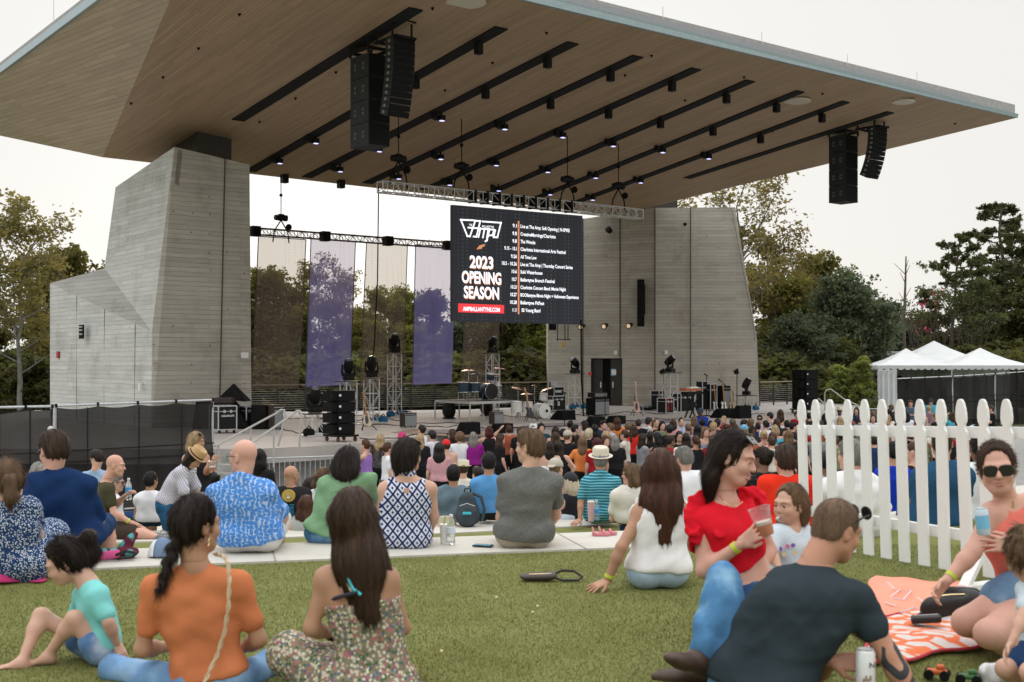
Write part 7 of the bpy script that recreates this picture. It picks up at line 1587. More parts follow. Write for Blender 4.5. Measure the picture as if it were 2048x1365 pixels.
# --- child cut by the right edge
J=px_pose(5.0,.60,dict(head=(2062,1112,0),neck=(2080,1165,.02),chest=(2090,1205,.05),waist=(2095,1255,.06),pelvis=(2095,1300,.08),shL=(2055,1182,0),shR=(2125,1182,.05),elL=(2048,1232,-.1),wrL=(2020,1290,-.15),elR=(2140,1235,.0),wrR=(2130,1290,-.1),knL=(2010,1338,-.10),anL=(2062,1372,.0),knR=(2060,1345,-.28),anR=(2075,1385,-.12)),face=(-.7,.5,-.4),front=(-.7,-.6,0),hs=.92,fine=1)
person(J,'fair haired child with one bent knee, mostly cut by the right picture edge','fair',('curly','light',dict(bulk=.86)),top=dict(m=C_('pale_blue',(.58,.68,.74)),sleeve=.6,off=.015),bottom=dict(m=C_('navy',(.02,.05,.12)),len=.75,name='shorts'),group=GA,h=.010,hh=.008,seed=21,hands={'L':dict(curl=.3)})
# --- woman in the white blouse leaning on her hand
J=px_pose(7.45,.93,dict(head=(1322,948,.05),neck=(1322,1000,.02),chest=(1318,1042),waist=(1318,1098),pelvis=(1316,1138),shL=(1282,1026,0),shR=(1362,1022,.02),elL=(1243,1095,-.10),wrL=(1214,1163,-.10),elR=(1378,1080,.12),wrR=(1352,1115,.30),knL=(1290,1130,.45),anL=(1300,1150,.7),knR=(1350,1128,.45),anR=(1345,1150,.7)),face=(.25,1,-.1),front=(0,1,0),hs=1.14,w=1.12,grav=(.05,-.08,-1),armw=1.0)
def flutter(J,par):
 for e,s_ in(('L',-1),('R',1)):
  a=vn(J['sh'+e]);pts=[a+np.array([s_*.00,.02,.05]),a+np.array([s_*.035,-.01,.0]),a+np.array([s_*.03,-.03,-.06]),a+np.array([s_*.0,-.05,-.13])];Fd=Field(*bounds(pts,.1),.008)
  for p,q in zip(pts[:-1],pts[1:]):Fd.cap(p,q,.040,.036,k=.02,flat=(s_*.7,-.7,.1),fs=.35)
  Fd.wave(.005,90,2);V,Q=Fd.mesh();rawmesh('flutter_sleeve',V,Q,C_('white_lace',(.80,.80,.80)),par)
person(J,'woman in a white sleeveless blouse with long dark hair, leaning on one hand','tan',('long','auburn',dict(ln=.36,bulk=1.15)),top=dict(m=C_('white_lace',(.80,.80,.80)),sleeve=-1,off=.018,hem=.02,name='blouse'),bottom=dict(m=C_('shorts_sky',(.42,.56,.72)),len=.5,off=.03,name='shorts'),group=GA,h=.012,hh=.010,hands={'L':dict(curl=.12,d=(-.8,-.35,-.25),n=(.1,-.25,1),spread=.3)},extra=both(flutter,wristband('L'),),seed=23,folds=1.3)
# ---- seated figures seen from behind
def sitter(px,pys,d,S,hpx,hpy,label,yaw=0,hyaw=None,pitch=-.05,w=1.0,lean=0.0,arms=None,sh=None,skin='fair',hair=('short','brown'),top=None,bottom=None,group=GC,h=.014,knees=None,detail=True,**kw):
 """pys: seat row; hpx,hpy: skull centre. arms: pixels (elL, wrL, elR, wrR)"""
 m=F/d;f=np.array([math.sin(R(yaw)),math.cos(R(yaw)),0]);rt=np.array([f[1],-f[0],0]);se=np.array(P(px,pys,d));hd=np.array(P(hpx,hpy,d))+f*lean
 pe=se+np.array([0,0,.11*S]);ne=hd-np.array([0,0,.155*S])-f*.03;up=ne-pe;J=dict(head=hd,neck=ne,pelvis=pe,waist=pe+up*.30+f*-.015,chest=pe+up*.66-f*.01,S=S,w=w)
 for e,s_ in(('L',-1),('R',1)):
  sp=ne+rt*s_*.170*S*(.97+(w-1)*.4)-np.array([0,0,.100*S])-f*.0;J['sh'+e]=sp if not sh else np.array(P(sh[0 if e=='L' else 1][0],sh[0 if e=='L' else 1][1],d));sp=J['sh'+e]
  J['el'+e]=sp+rt*s_*.05*S+f*.06*S-np.array([0,0,.27*S]);J['wr'+e]=J['el'+e]+f*.20*S-rt*s_*.08*S-np.array([0,0,.06*S])
  J['hip'+e]=pe+rt*s_*.09*S*w;k_=knees or(.42,.05);J['kn'+e]=pe+rt*s_*.105*S+f*k_[0]*S+np.array([0,0,k_[1]]);J['an'+e]=J['kn'+e]+f*.06+np.array([0,0,-.38*S if not knees else-(.10+k_[1])+.08])
 if arms:
  for k_,a in zip(('elL','wrL','elR','wrR'),arms):
   if a is not None:J[k_]=np.array(P(a[0],a[1],d+(a[2]if len(a)>2 else 0)))
 hy=yaw if hyaw is None else hyaw;J['face']=(math.sin(R(hy)),math.cos(R(hy)),pitch);J['front']=f;J.update(kw.pop('J',{}))
 return person(J,label,skin,hair,top,bottom,group=group,h=h,detail=detail,**kw)
TEE=lambda n,c,**k:dict(m=C_(n,c,*k.pop('pat',())),sleeve=k.pop('sleeve',.62),off=k.pop('off',.016),**k)
sitter(1048,1094,9.0,1.03,1060,894,'man in a heather grey t-shirt on the nearest seat wall, head turned left',hyaw=-62,w=1.14,arms=((1002,1036,.05),(1018,1056,.25),(1112,1030,.15),(1085,1060,.3)),skin='fair',hair=('short','light',dict(bulk=1.0)),top=TEE('heather_grey',(.155,.158,.150),pat=('heather',),hem=-.25),bottom=dict(m=C_('khaki',(.42,.36,.28)),len=.9,off=.03,name='shorts'),group=GB_,h=.011,hh=.008,hands={'L':dict(curl=.4)},seed=31,folds=1.8)
def keyhole(J,par):MB().lathe(Vector(J['neck'])+Vector((0,-.098,-.10)),[(.022,0),(.02,.012)],14,axis=(0,1,.1)).build('keyhole_opening',SK['fair'],par)
sitter(806,1098,9.0,.97,816,912,'woman in a blue and white diamond print halter top, dark bobbed hair',hyaw=50,w=1.12,arms=((763,1030,.08),(775,1060,.25),(868,1032,.02),(862,1058,.15)),skin='fair',hair=('bob','dark',dict(bulk=1.12)),top=dict(m=C_('diamond',(.012,.02,.09),'diamond',(.60,.64,.76),1.9),sleeve=-1,off=.017,hem=-.5,collar=True,name='halter_top',h=.009),bottom=dict(m=C_('diamond',(.0,.0,.0)),len=.9,off=.032,name='dress_skirt'),group=GB_,h=.011,hh=.008,hands={'R':dict(curl=.3)},extra=both(keyhole,glasses(True)),seed=33)
sitter(658,1092,9.25,.95,692,928,'woman in a sage green t-shirt hunched forward on the nearest seat wall',yaw=12,hyaw=15,pitch=-.35,w=1.10,lean=.06,sh=((650,972),(738,962)),arms=((640,1030,.05),(660,1060,.3),(748,1015,.15),(735,1050,.3)),skin='fair',hair=('half','dark',dict(ln=.10,bulk=1.2)),top=TEE('sage',(.20,.36,.20),hem=-.05,off=.02),bottom=dict(m=C_('jeans_mid',(.07,.2,.35)),len=1.9,off=.02),group=GB_,h=.012,hh=.009,seed=35,folds=2.0)
sitter(500,1100,8.75,1.04,487,915,'bald man with glasses in a blue shirt printed with white sailing boats',hyaw=-60,w=1.22,arms=((432,1035,.12),(452,1062,.30),(566,1035,.12),(552,1062,.3)),skin='pink',hair=('bald','grey'),top=dict(m=C_('sail_print',(.07,.24,.62),'print',(.50,.62,.80),.8),sleeve=.72,off=.026,hem=-.35,collar=True),bottom=dict(m=C_('white_cotton',(.70,.69,.66)),len=.9,off=.04,name='shorts'),group=GB_,h=.011,hh=.008,extra=glasses(dark=False),seed=37,folds=1.8)
sitter(134,1112,8.35,1.10,104,902,'heavy man in a navy polo shirt bending his head to the left',hyaw=-50,pitch=-.35,w=1.30,lean=.03,sh=((80,966),(170,972)),arms=((72,1048,.06),(84,1078,.2),(196,1040,.1),(180,1075,.3)),skin='pink',hair=('short','brown',dict(bulk=.9)),top=dict(m=C_('navy_polo',(.010,.030,.095)),sleeve=.85,off=.026,hem=-.4,collar=True),bottom=dict(m=C_('navy',(.02,.05,.12)),len=.9,name='shorts'),group=GB_,h=.012,hh=.008,hands={'L':dict(curl=.4)},extra=glasses(False,False),seed=39,folds=2.2)
sitter(24,1160,7.7,.98,14,962,'woman in a white dotted navy dress at the left edge, hair tied back',hyaw=-30,w=1.12,sh=((-32,1016),(62,1016)),arms=((-50,1085),(-30,1120,.2),(78,1080,.1),(60,1120,.25)),skin='fair',hair=('pony','light',dict(ln=.17,bulk=1.5)),top=dict(m=C_('dots',(.02,.05,.14),'dots',(.62,.68,.74)),sleeve=.45,off=.02,hem=-.5,name='dress_top'),bottom=dict(m=C_('dots',(0,0,0)),len=.9,off=.06,name='dress_skirt'),knees=(.40,.12),group=GA,h=.012,hh=.009,seed=41,folds=1.5)
sitter(1572,1085,10.0,1.04,1573,922,'man in a bright red t-shirt next to the picket fence',hyaw=-12,w=1.16,lean=.05,sh=((1532,968),(1616,968)),arms=((1516,1010,.1),(1530,1040,.3),(1636,1018,.1),(1625,1045,.25)),skin='pink',hair=('short','brown',dict(bulk=1.05)),top=TEE('bright_red',(.72,.035,.015),sleeve=.6,hem=-.3,off=.02),bottom=dict(m=C_('black_cloth',(.02,.02,.022)),len=1.8),group=GB_,h=.013,hh=.010,seed=43)
sitter(1714,1080,9.75,1.05,1702,912,'grey haired man in a loose white shirt, seen through the pickets',hyaw=-40,w=1.28,arms=((1672,1020,.1),(1690,1050,.3),(1765,1020,.1),(1750,1050,.3)),skin='pink',hair=('short','grey'),top=dict(m=C_('white_shirt',(.76,.76,.77)),sleeve=.9,off=.035,hem=-.6,collar=True),bottom=dict(m=C_('khaki',(.4,.35,.28)),len=1.0,name='shorts'),group=GB_,h=.014,seed=45,folds=2)
sitter(1874,1066,10.4,1.08,1884,888,'big man in a steel blue t-shirt, seen through the pickets',hyaw=20,w=1.35,arms=((1822,1000,.1),(1840,1040,.3),(1930,1005,.1),(1920,1040,.3)),skin='tan',hair=('crop','brown'),top=TEE('steel_blue',(.022,.075,.15),sleeve=.6,hem=-.5,off=.025),bottom=dict(m=C_('jeans_dark',(.03,.07,.16)),len=1.8,off=.03),group=GB_,h=.014,seed=47,folds=2)
sitter(1955,1050,10.9,1.02,1958,896,'dark skinned man in a white t-shirt behind the sunglasses woman',hyaw=0,w=1.2,skin='brown',hair=('crop','black'),top=TEE('white_tee',(.74,.75,.78),sleeve=.85,hem=-.4,off=.03),bottom=dict(m=C_('black_cloth',(.02,)*3),len=1.6),group=GB_,h=.015,seed=49,detail=False)
sitter(1204,1046,14.2,1.0,1201,921,'man in a teal striped polo and pale straw hat leaning back on his hands',w=1.12,arms=((1162,1004,-.05),(1160,1040,-.15),(1246,1002,-.05),(1252,1034,-.1)),skin='tan',hair=('short','grey'),top=dict(m=C_('teal_stripe',(.025,.17,.25),'stripes',(.20,.50,.56),1.5),sleeve=.75,off=.02,hem=-.45,collar=True),bottom=dict(m=C_('shorts_sky',(.4,.5,.7)),len=.9,name='shorts'),h=.014,hh=.011,hat=hat_brim(mat('straw_pale',(.68,.62,.50),var=.08,scale=60,bump=.4,bscale=200,rough=.8),mat('band_blue',(.25,.28,.36),var=.05),.145,.10,tilt=(-.25,0)),hands={'L':dict(curl=.1,d=(-.6,-.6,-.3),n=(0,-.3,1))},seed=51,folds=1.6)
sitter(980,1040,14.4,.98,978,926,'man in a plain azure t-shirt right of the dark backpack',w=1.05,arms=((950,985,.05),(958,1010,.2),None,None),skin='tan',hair=('flat','black',dict(bulk=1.1)),top=TEE('azure',(.10,.30,.60),hem=.1),bottom=dict(m=C_('black_cloth',(.02,)*3),len=1.5),h=.015,seed=53)
J=px_pose(13.3,.98,dict(head=(231,932,0),neck=(212,966),chest=(206,998),waist=(203,1034),pelvis=(205,1062),shL=(206,975,.18),shR=(217,978,-.14),elR=(228,1026,-.16),wrR=(262,1046,-.14),elL=(232,1010,.22),wrL=(250,992,.18),hipL=(208,1064,.10),hipR=(208,1064,-.08),knR=(272,1066,-.14),anR=(312,1074,-.16),knL=(272,1060,.12),anL=(305,1070,.12)),face=(.95,.1,-.12),front=(.95,.2,0),toeR=(.9,-.2,.3),toeL=(.9,.2,.3),w=1.0,nk=1.1)
person(J,'bald man in an olive t-shirt in profile holding up a water bottle','pink',('bald','brown'),top=TEE('olive_tee',(.065,.062,.035),hem=-.1),bottom=dict(m=C_('brown_shorts',(.055,.038,.032)),len=.85,off=.03,name='shorts'),shoes='grey',group=GC,h=.013,hands={'R':dict(curl=.4),'L':dict(curl=.6,d=(.6,0,.5),n=(-.6,0,.6))},extra=wristband('R'),seed=55)
sitter(303,1052,14.6,.86,302,962,'boy with black hair in a plain white t-shirt, back to us',hyaw=25,w=1.02,skin='tan',hair=('flat','black',dict(bulk=1.1)),top=TEE('white_tee',(.74,.75,.78),sleeve=.2,hem=-.1),bottom=dict(m=C_('navy',(.02,.05,.12)),len=.9),h=.015,seed=57)
J=px_pose(13.9,.95,dict(head=(388,917,-.1),neck=(372,934,-.04),chest=(358,957),waist=(343,985),pelvis=(333,1006),shL=(362,945,-.16),shR=(378,940,.16),elL=(368,985,-.20),wrL=(372,1010,-.14),elR=(392,975,.2),wrR=(398,1000,.2),hipL=(333,1012,-.09),hipR=(335,1012,.09),knL=(352,1066,-.1),anL=(346,1130,-.1),knR=(345,1066,.12),anR=(330,1130,.12)),face=(.62,-.1,-.75),hup=(.7,-.1,.6),front=(.6,0,-.5),w=1.12)
person(J,'woman in a tan straw hat and white striped blouse bending forward','tan',('half','dark',dict(ln=.16)),top=dict(m=C_('blouse_stripe',(.60,.60,.66),'vstripes',(.34,.33,.42),.9),sleeve=.95,off=.03,hem=.2,name='blouse'),bottom=dict(m=C_('denim_skirt',(.03,.12,.24),'denim',(.08,.24,.42)),skirt=True,len=.8,off=.02,name='denim_skirt'),group=GC,h=.014,hat=hat_brim(mat('straw_tan',(.48,.31,.15),var=.1,scale=60,bump=.4,bscale=200),mat('band_brown',(.05,.025,.015),var=.05),.14,.09,tilt=(-.1,0)),seed=59,folds=1.5)
J=px_pose(15.3,.97,dict(head=(393,884,0),neck=(392,912),chest=(393,934),waist=(394,962),pelvis=(395,985),shL=(373,918,0),shR=(410,916,.05),elL=(372,950,-.15),wrL=(383,975,-.22),elR=(414,945,-.05),wrR=(424,928,-.18),knL=(388,1060),anL=(388,1120),knR=(402,1060),anR=(402,1120)),face=(.85,-.2,-.05),front=(.35,-.9,0),w=.98)
person(J,'woman in a black tank top standing and holding a cup of beer','tan',('half','blond',dict(ln=.12,bulk=1.1)),top=dict(m=C_('black_cloth',(.02,)*3),sleeve=-1,hem=.1,name='tank_top'),bottom=dict(m=C_('denim_pale',(.16,.27,.42)),len=1.9),group=GC,h=.015,hands={'R':dict(curl=.6,d=(.3,-.2,.8),n=(-.6,-.6,.1)),'L':dict(curl=.3)},extra=both(wristband('L'),glasses(True)),seed=61)
sitter(196,1040,17.5,1.0,194,917,'man with glasses in a light blue shirt looking down before the black fence',hyaw=-75,pitch=-.35,lean=-.02,skin='fair',hair=('short','dark'),top=TEE('light_blue',(.30,.42,.60)),bottom=dict(m=C_('khaki',(.4,.35,.28)),len=1),h=.018,extra=glasses(False,False),seed=63,detail=False)
sitter(232,1060,15.0,.95,232,966,'person with sunglasses in a white t-shirt behind the olive shirted man',yaw=60,hyaw=80,skin='fair',hair=('short','grey'),top=TEE('white_tee',(.74,.75,.78)),bottom=dict(m=C_('navy',(.02,.05,.12)),len=1),h=.017,extra=glasses(),seed=65)
sitter(72,1060,14.0,.95,74,948,'grey haired person hidden behind the navy polo man',hyaw=-60,hair=('curly','grey',dict(bulk=.9)),top=TEE('black_tee',(.02,.02,.022)),bottom=dict(m=C_('navy',(0,0,0))),h=.018,seed=66,detail=False,skin='fair')
sitter(52,1070,13.6,.9,52,968,'dark haired person left of the navy polo man',hyaw=-20,hair=('bun','black'),top=TEE('teal_dark',(.03,.10,.13)),bottom=dict(m=C_('navy',(0,0,0))),h=.018,seed=67,detail=False,skin='fair')
def tee_print(J,par):
 c=Vector(J['chest'])+Vector((0,-.118,.055));pts=[c+Vector((math.cos(a)*(.082+.005*(i%2)),-.004,math.sin(a)*(.076+.005*(i%2))))for i,a in enumerate(np.linspace(0,6.283,33)[:-1])]
 MB().prism(pts,(0,.02,0)).build('badge_print',mat('print_gold',(.50,.36,.08),var=.05),par);h=MB();h.ball(c+Vector((0,-.008,-.03)),.022,7)
 for i in range(4):h.tube([c+Vector((-.015+.010*i,-.012,-.02)),c+Vector((-.020+.013*i,-.012,.035-abs(i-1.5)*.006))],.0042,5)
 h.tube([c+Vector((.015,-.012,-.03)),c+Vector((.038,-.012,-.008))],.0042,5);h.build('hand_print',mat('print_cream',(.62,.55,.36),var=.05),par);t_=MB();rg=random.Random(2)
 for r_ in range(11):
  for s_ in(-1,1):w0=rg.uniform(.04,.065);t_.box(c+Vector((s_*.042,.0-.002,-.115-r_*.0165)),(w0,.012,.006))
 t_.build('text_print',mat('print_blue',(.05,.26,.42),var=.3,scale=200),par)
sitter(578,1056,15.2,1.02,583,952,'bald man in a black t-shirt with a gold badge printed on its back',hyaw=35,w=1.22,sh=((552,988),(612,988)),skin='tan',hair=('bald','brown'),top=TEE('black_tee',(.016,.016,.018),off=.022,hem=-.3),bottom=dict(m=C_('black_cloth',(.02,)*3)),h=.015,extra=tee_print,seed=69)
sitter(612,1085,13.9,.90,612,1012,'woman with long wavy brown hair below the black band t-shirt man',hyaw=5,skin='fair',hair=('long','auburn',dict(ln=.26,bulk=1.1)),top=dict(m=C_('grey_top',(.35,.38,.36)),sleeve=-1),bottom=dict(m=C_('navy',(0,0,0))),h=.015,seed=71,detail=False)
sitter(620,1052,17.0,.95,619,972,'dark haired person right behind the bald black shirted man',skin='fair',hair=('long','dark',dict(ln=.12)),top=TEE('black_tee',(0,0,0)),bottom=dict(m=C_('navy',(0,0,0))),h=.02,seed=72,detail=False)
sitter(646,1052,16.2,.95,648,954,'woman with a brown ponytail in white, half hidden by the green shirted one',hyaw=40,skin='fair',hair=('pony','light',dict(ln=.16)),top=TEE('white_tee',(.74,.75,.78)),bottom=dict(m=C_('navy',(0,0,0))),h=.017,seed=73,detail=False)
sitter(905,1060,15.4,1.04,907,950,'black haired man in a faded slate blue t-shirt left of the backpack',w=1.22,sh=((882,986),(934,986)),skin='tan',hair=('flat','black',dict(bulk=1.1)),top=TEE('slate_tee',(.13,.19,.23),off=.024,hem=-.4),bottom=dict(m=C_('navy',(0,0,0))),h=.015,seed=75,folds=2.2)
sitter(1115,1050,15.6,1.02,1112,938,'man in white with a beige cap worn backwards, beside the grey t-shirt',hyaw=30,w=1.1,skin='pink',hair=('crop','light'),top=TEE('white_tee',(.74,.75,.78),off=.025),bottom=dict(m=C_('khaki',(0,0,0))),h=.016,hat=hat_cap(mat('cap_beige',(.42,.38,.31),var=.05),True),seed=77)
sitter(1146,1048,14.9,.95,1140,966,'blond woman in a black cap and black top with white trousers',yaw=-35,hyaw=-30,skin='pink',hair=('long','pale',dict(ln=.14)),top=dict(m=C_('black_cloth',(.02,)*3),sleeve=-1,name='tank_top'),bottom=dict(m=C_('white_trousers',(.60,.68,.78)),len=1.9,off=.03),knees=(.38,.10),h=.015,hat=hat_cap(mat('cap_black',(.02,.02,.022),var=.1)),arms=((1118,1005,0),(1124,985,.1),None,None),seed=79,detail=False)
sitter(1268,1052,13.4,.95,1262,950,'blond woman with glasses in white, between the teal polo and the white blouse',yaw=5,hyaw=-70,w=1.05,skin='pink',hair=('long','light',dict(ln=.14)),top=TEE('cream_tee',(.66,.64,.58),off=.03,hem=-.3),bottom=dict(m=C_('navy',(0,0,0))),h=.015,extra=glasses(False,False),seed=81)
sitter(1392,1060,12.6,1.04,1370,920,'man with grey cropped hair in a white shirt behind the white blouse woman',hyaw=-30,pitch=-.4,w=1.22,lean=.08,sh=((1352,965),(1428,958)),skin='pink',hair=('short','grey',dict(bulk=.95)),top=TEE('white_tee',(.74,.75,.78),off=.03,hem=-.3),bottom=dict(m=C_('khaki',(0,0,0))),h=.014,seed=83)
sitter(1360,1050,17.0,.98,1361,918,'person in a white cowboy hat behind the grey haired man',skin='fair',hair=('short','brown'),top=TEE('white_tee',(0,0,0)),bottom=dict(m=C_('khaki',(0,0,0))),h=.02,hat=hat_brim(mat('hat_white',(.66,.64,.58),var=.05),None,.17,.10),seed=85,detail=False)
sitter(1524,1050,13.2,.98,1524,918,'woman with pinned up dark hair in a black lace top',hyaw=-45,w=1.0,skin='brown',hair=('bun','dark',dict(bulk=1.1)),top=dict(m=C_('black_lace',(.016,.016,.018),'lace',(.10,.075,.055),2.0),sleeve=.5,off=.016),bottom=dict(m=C_('black_cloth',(.02,)*3)),h=.014,seed=87,detail=False)
sitter(1786,1045,13.0,.9,1784,905,'boy in a royal blue t-shirt seen through the pickets',hyaw=-30,skin='tan',hair=('flat','black'),top=TEE('royal',(.01,.04,.42)),bottom=dict(m=C_('khaki',(0,0,0))),h=.017,seed=89,detail=False)
sitter(1822,1045,14.0,1.0,1828,905,'man in a black t-shirt left of the steel blue one, through the pickets',hyaw=-60,skin='pink',hair=('crop','brown'),top=TEE('black_tee',(0,0,0)),bottom=dict(m=C_('khaki',(0,0,0))),h=.018,seed=91,detail=False)
sitter(1655,1045,13.5,.98,1652,925,'brown skinned person in light blue between the red t-shirt and white shirt',skin='brown',hair=('flat','black'),top=TEE('light_blue',(0,0,0)),bottom=dict(m=C_('khaki',(0,0,0))),h=.018,seed=93,detail=False)
sitter(955,1040,18.6,1.0,955,950,'dark haired man in black between the slate and azure t-shirts',hyaw=-40,skin='pink',hair=('short','dark'),top=TEE('black_tee',(0,0,0)),bottom=dict(m=C_('khaki',(0,0,0))),h=.02,seed=95,detail=False)
sitter(935,1040,20.5,1.0,927,938,'person in a cream bucket hat behind the azure t-shirt man',skin='fair',hair=('short','brown'),top=TEE('cream_tee',(0,0,0)),bottom=dict(m=C_('khaki',(0,0,0))),h=.022,hat=hat_brim(mat('hat_cream',(.60,.54,.40),var=.05),None,.14,.09),seed=97,detail=False)
sitter(750,1050,14.4,.6,752,1000,'small child in a pale blue hooded top beside the green shirted woman',skin='fair',hair=('short','light'),top=TEE('pale_blue',(.58,.68,.74)),bottom=dict(m=C_('navy',(0,0,0))),h=.018,seed=98,detail=False)
sitter(428,1050,16.5,.95,424,962,'dark haired person in pale pink behind the bending woman',hyaw=-60,skin='tan',hair=('bun','black'),top=TEE('pale_pink',(.55,.40,.42)),bottom=dict(m=C_('navy',(0,0,0))),h=.018,seed=99,detail=False)
sitter(524,1050,18.0,.98,520,915,'person with long black hair hidden behind the bald sailing shirt man',skin='tan',hair=('long','black',dict(ln=.2)),top=TEE('black_tee',(0,0,0)),bottom=dict(m=C_('navy',(0,0,0))),h=.02,seed=100,detail=False)
# ==== the standing crowd
LM=[(700,'the speaker dolly'),(757,'the cream guitar'),(820,'the combo amplifier'),(880,'the left wedge monitor'),(940,'the large wedge monitor'),(1010,'the second wedge monitor'),(1085,'the white bass drum'),(1135,'the tall microphone stand'),(1205,'the bass amplifier'),(1273,'the pink bass'),(1340,'the lettered case'),(1385,'the keyboards'),(1445,'the guitar rack'),(1494,'the short light tower'),(1560,'the short railing'),(1612,'the black ground speakers'),(1690,'the young pine'),(1775,'the tent sidewall'),(1868,'the highest tent peak'),(1960,'the right tent')]
TOPC={'purple':(.30,.17,.48),'black':(.016,.016,.018),'white':(.72,.73,.76),'orange':(.66,.21,.06),'coral':(.68,.26,.16),'magenta':(.26,.02,.22),'rust':(.33,.09,.05),'teal':(.02,.05,.07),'pink':(.55,.30,.33),'lightblue':(.38,.50,.66),'red':(.60,.03,.02),'green':(.16,.20,.12),'mauve':(.30,.20,.22),'camisole':(.22,.28,.36),'darkred':(.28,.015,.02),'grey':(.25,.26,.28),'navy':(.02,.04,.10),'blue':(.01,.05,.40),'aqua':(.08,.40,.52),'slate':(.10,.15,.21),'lilac':(.50,.46,.56),'cream':(.64,.60,.52),'emerald':(.02,.24,.10),'dusk':(.035,.028,.028),'skin':(.56,.34,.25)}
BOTC={'black':(.015,.015,.017),'jeans':(.09,.18,.30),'denim':(.12,.22,.36),'red':(.45,.01,.04),'grey':(.10,.10,.11),'navy':(.015,.03,.07),'bluesk':(.03,.12,.34)}
seen_labels={}
def stander(px,pyc,yaw,hairs,topc,label,skin='fair',sleeve=.6,bot='black',arms='down',hscale=1.0,hat=None,blen=1.9,extra=None,w=None,hy=None,pat=None,d=None,k=[0],bare=None,full=None):
 k[0]+=1;sd=200+k[0];H=1.735*hscale
 d=d or H*F/(pyc-HZ+0)*1.0;
 d=(H-(CAMZ-PIT))/((HZ-pyc)/F)if pyc>HZ else 30
 dmax=60 if px>1600 else np.interp(px,[560,726,840,1010,1180,1400,1540,1640],[30.0,31.8,34.6,37.2,39.2,41.8,45.0,60])
 d=min(d,dmax);zc=CAMZ+(HZ-pyc)/F*d;S=(zc-PIT)/1.765
 x=(px-CX)/F*d;f=np.array([math.sin(R(yaw)),math.cos(R(yaw)),0]);rt=np.array([f[1],-f[0],0]);o=np.array([x,d,PIT]);U=np.array([0,0,1.])
 rg=random.Random(sd);sway=rt*rg.uniform(-.03,.03)
 w=(w or(1.05 if hairs[0]in('long','half','pony','bun','bob','braid')else 1.25))+.1
 J=dict(S=S*(1.0 if w<1.2 else 1.04),hs=S*1.08,w=w,head=o+U*1.632*S+f*.03+sway,neck=o+U*1.475*S+sway,chest=o+U*1.30*S+sway*.7,waist=o+U*1.10*S+sway*.4,pelvis=o+U*.95*S,face=f,front=f)
 if hy is not None:J['face']=(math.sin(R(hy)),math.cos(R(hy)),-.08)
 for e,s_ in(('L',-1),('R',1)):
  J['sh'+e]=J['neck']+rt*s_*.172*S*(w**.5)-U*.075*S
  J['hip'+e]=o+U*.92*S+rt*s_*.09*S;J['kn'+e]=o+U*.50*S+rt*s_*.10*S+f*.03;J['an'+e]=o+U*.085*S+rt*s_*.11*S
  a=arms if isinstance(arms,str)else arms[0 if e=='L' else 1];sh=J['sh'+e]
  if a=='down':el=sh+rt*s_*.06*S-U*.27*S;wr=el+f*.08*S-U*.22*S
  elif a=='fold':el=sh+rt*s_*.07*S-U*.26*S+f*.05*S;wr=el-rt*s_*.16*S+f*.15*S+U*.03
  elif a=='phone':el=sh+rt*s_*.04*S-U*.24*S+f*.10*S;wr=el-rt*s_*.08*S+f*.15*S+U*.16*S
  elif a=='hip':el=sh+rt*s_*.18*S-U*.22*S;wr=el-rt*s_*.12*S-U*.18*S+f*.02
  elif a=='up':el=sh+rt*s_*.20*S+U*.10*S+f*.05;wr=el-rt*s_*.16*S+U*.16*S
  elif a=='out':el=sh+rt*s_*.22*S-U*.08*S+f*.08;wr=el+rt*s_*.16*S+f*.14-U*.02
  J['el'+e]=el;J['wr'+e]=wr
 lmk=min(LM,key=lambda q:abs(q[0]-px))[1]
 if full:lab=full
 else:
  lab=f'{label} below {lmk}'
  if lab in seen_labels:seen_labels[lab]+=1;lab=f'{label} '+['just left of the last one','in a nearer row','in the farthest row'][min(2,seen_labels[lab]-1)]+f' below {lmk}' if False else f'{label} '+('nearer to us ' if pyc>860 else 'close to the stage ')+f'below {lmk}'
  seen_labels[lab]=seen_labels.get(lab,0)+1
 col=TOPC[topc];tm=C_('crowd_'+topc+(pat or ''),col,pat,tuple(min(1,c*3+.2)for c in col)if pat else None)if topc!='skin' else SK[skin]
 top=dict(m=tm,sleeve=sleeve,off=.020,hem=.1,name='shirt' if sleeve>0 else 'tank_top')if topc!='skin' else dict(m=C_('crowd_white',TOPC['white']),sleeve=-1,off=.018,bandeau=-.35,name='crop_top')
 if topc!='skin' and sleeve==-2:top['sleeve']=-1;top['bandeau']=.1
 short=blen<1
 bm=C_('crowdb_'+bot,BOTC[bot],'denim' if bot in('jeans','denim','bluesk')else None)
 return person(J,lab,skin,hairs,top,dict(m=bm,len=blen,off=.018,name='shorts' if short else 'trousers'),shoes='dark' if not short else 'white',group=GD,h=.024,hh=.020,detail=False,hat=hat,extra=extra,seed=sd,folds=.8)
L_,P_,B_=(lambda c,l=.30,b=1.0:('long',c,dict(ln=l,bulk=b))),(lambda c:('pony',c,dict(ln=.22))),(lambda c:('short',c))
def bandana(J,par):Fx=Field(*bounds([hp(J,0,0,.03)],.18),.016);r,f,u=head_frame(J);Fx.ell(hp(J,0,-.014,.042),vn((.09,.108,.098))*J['hs'],[r,f,u]);Fx.cut(hp(J,0,0,.02),-u+f*.2);V,Q=Fx.mesh();rawmesh('bandana',V,Q,mat('bandana_red',(.60,.02,.02),var=.2,scale=60),par)
CAPB=mat('cap_black',(.02,.02,.022));
def phone(J,par):c=Vector((vn(J['wrL'])+vn(J['wrR']))/2)+Vector(vn(J['front']))*.08+Vector((0,0,.10));MB().box(c,(.075,.012,.15),Vector(vn(J['front'])).cross(UP)).build('phone',mat('phone_screen',(.35,.45,.75),var=0,emit=.3),par)
S_=stander
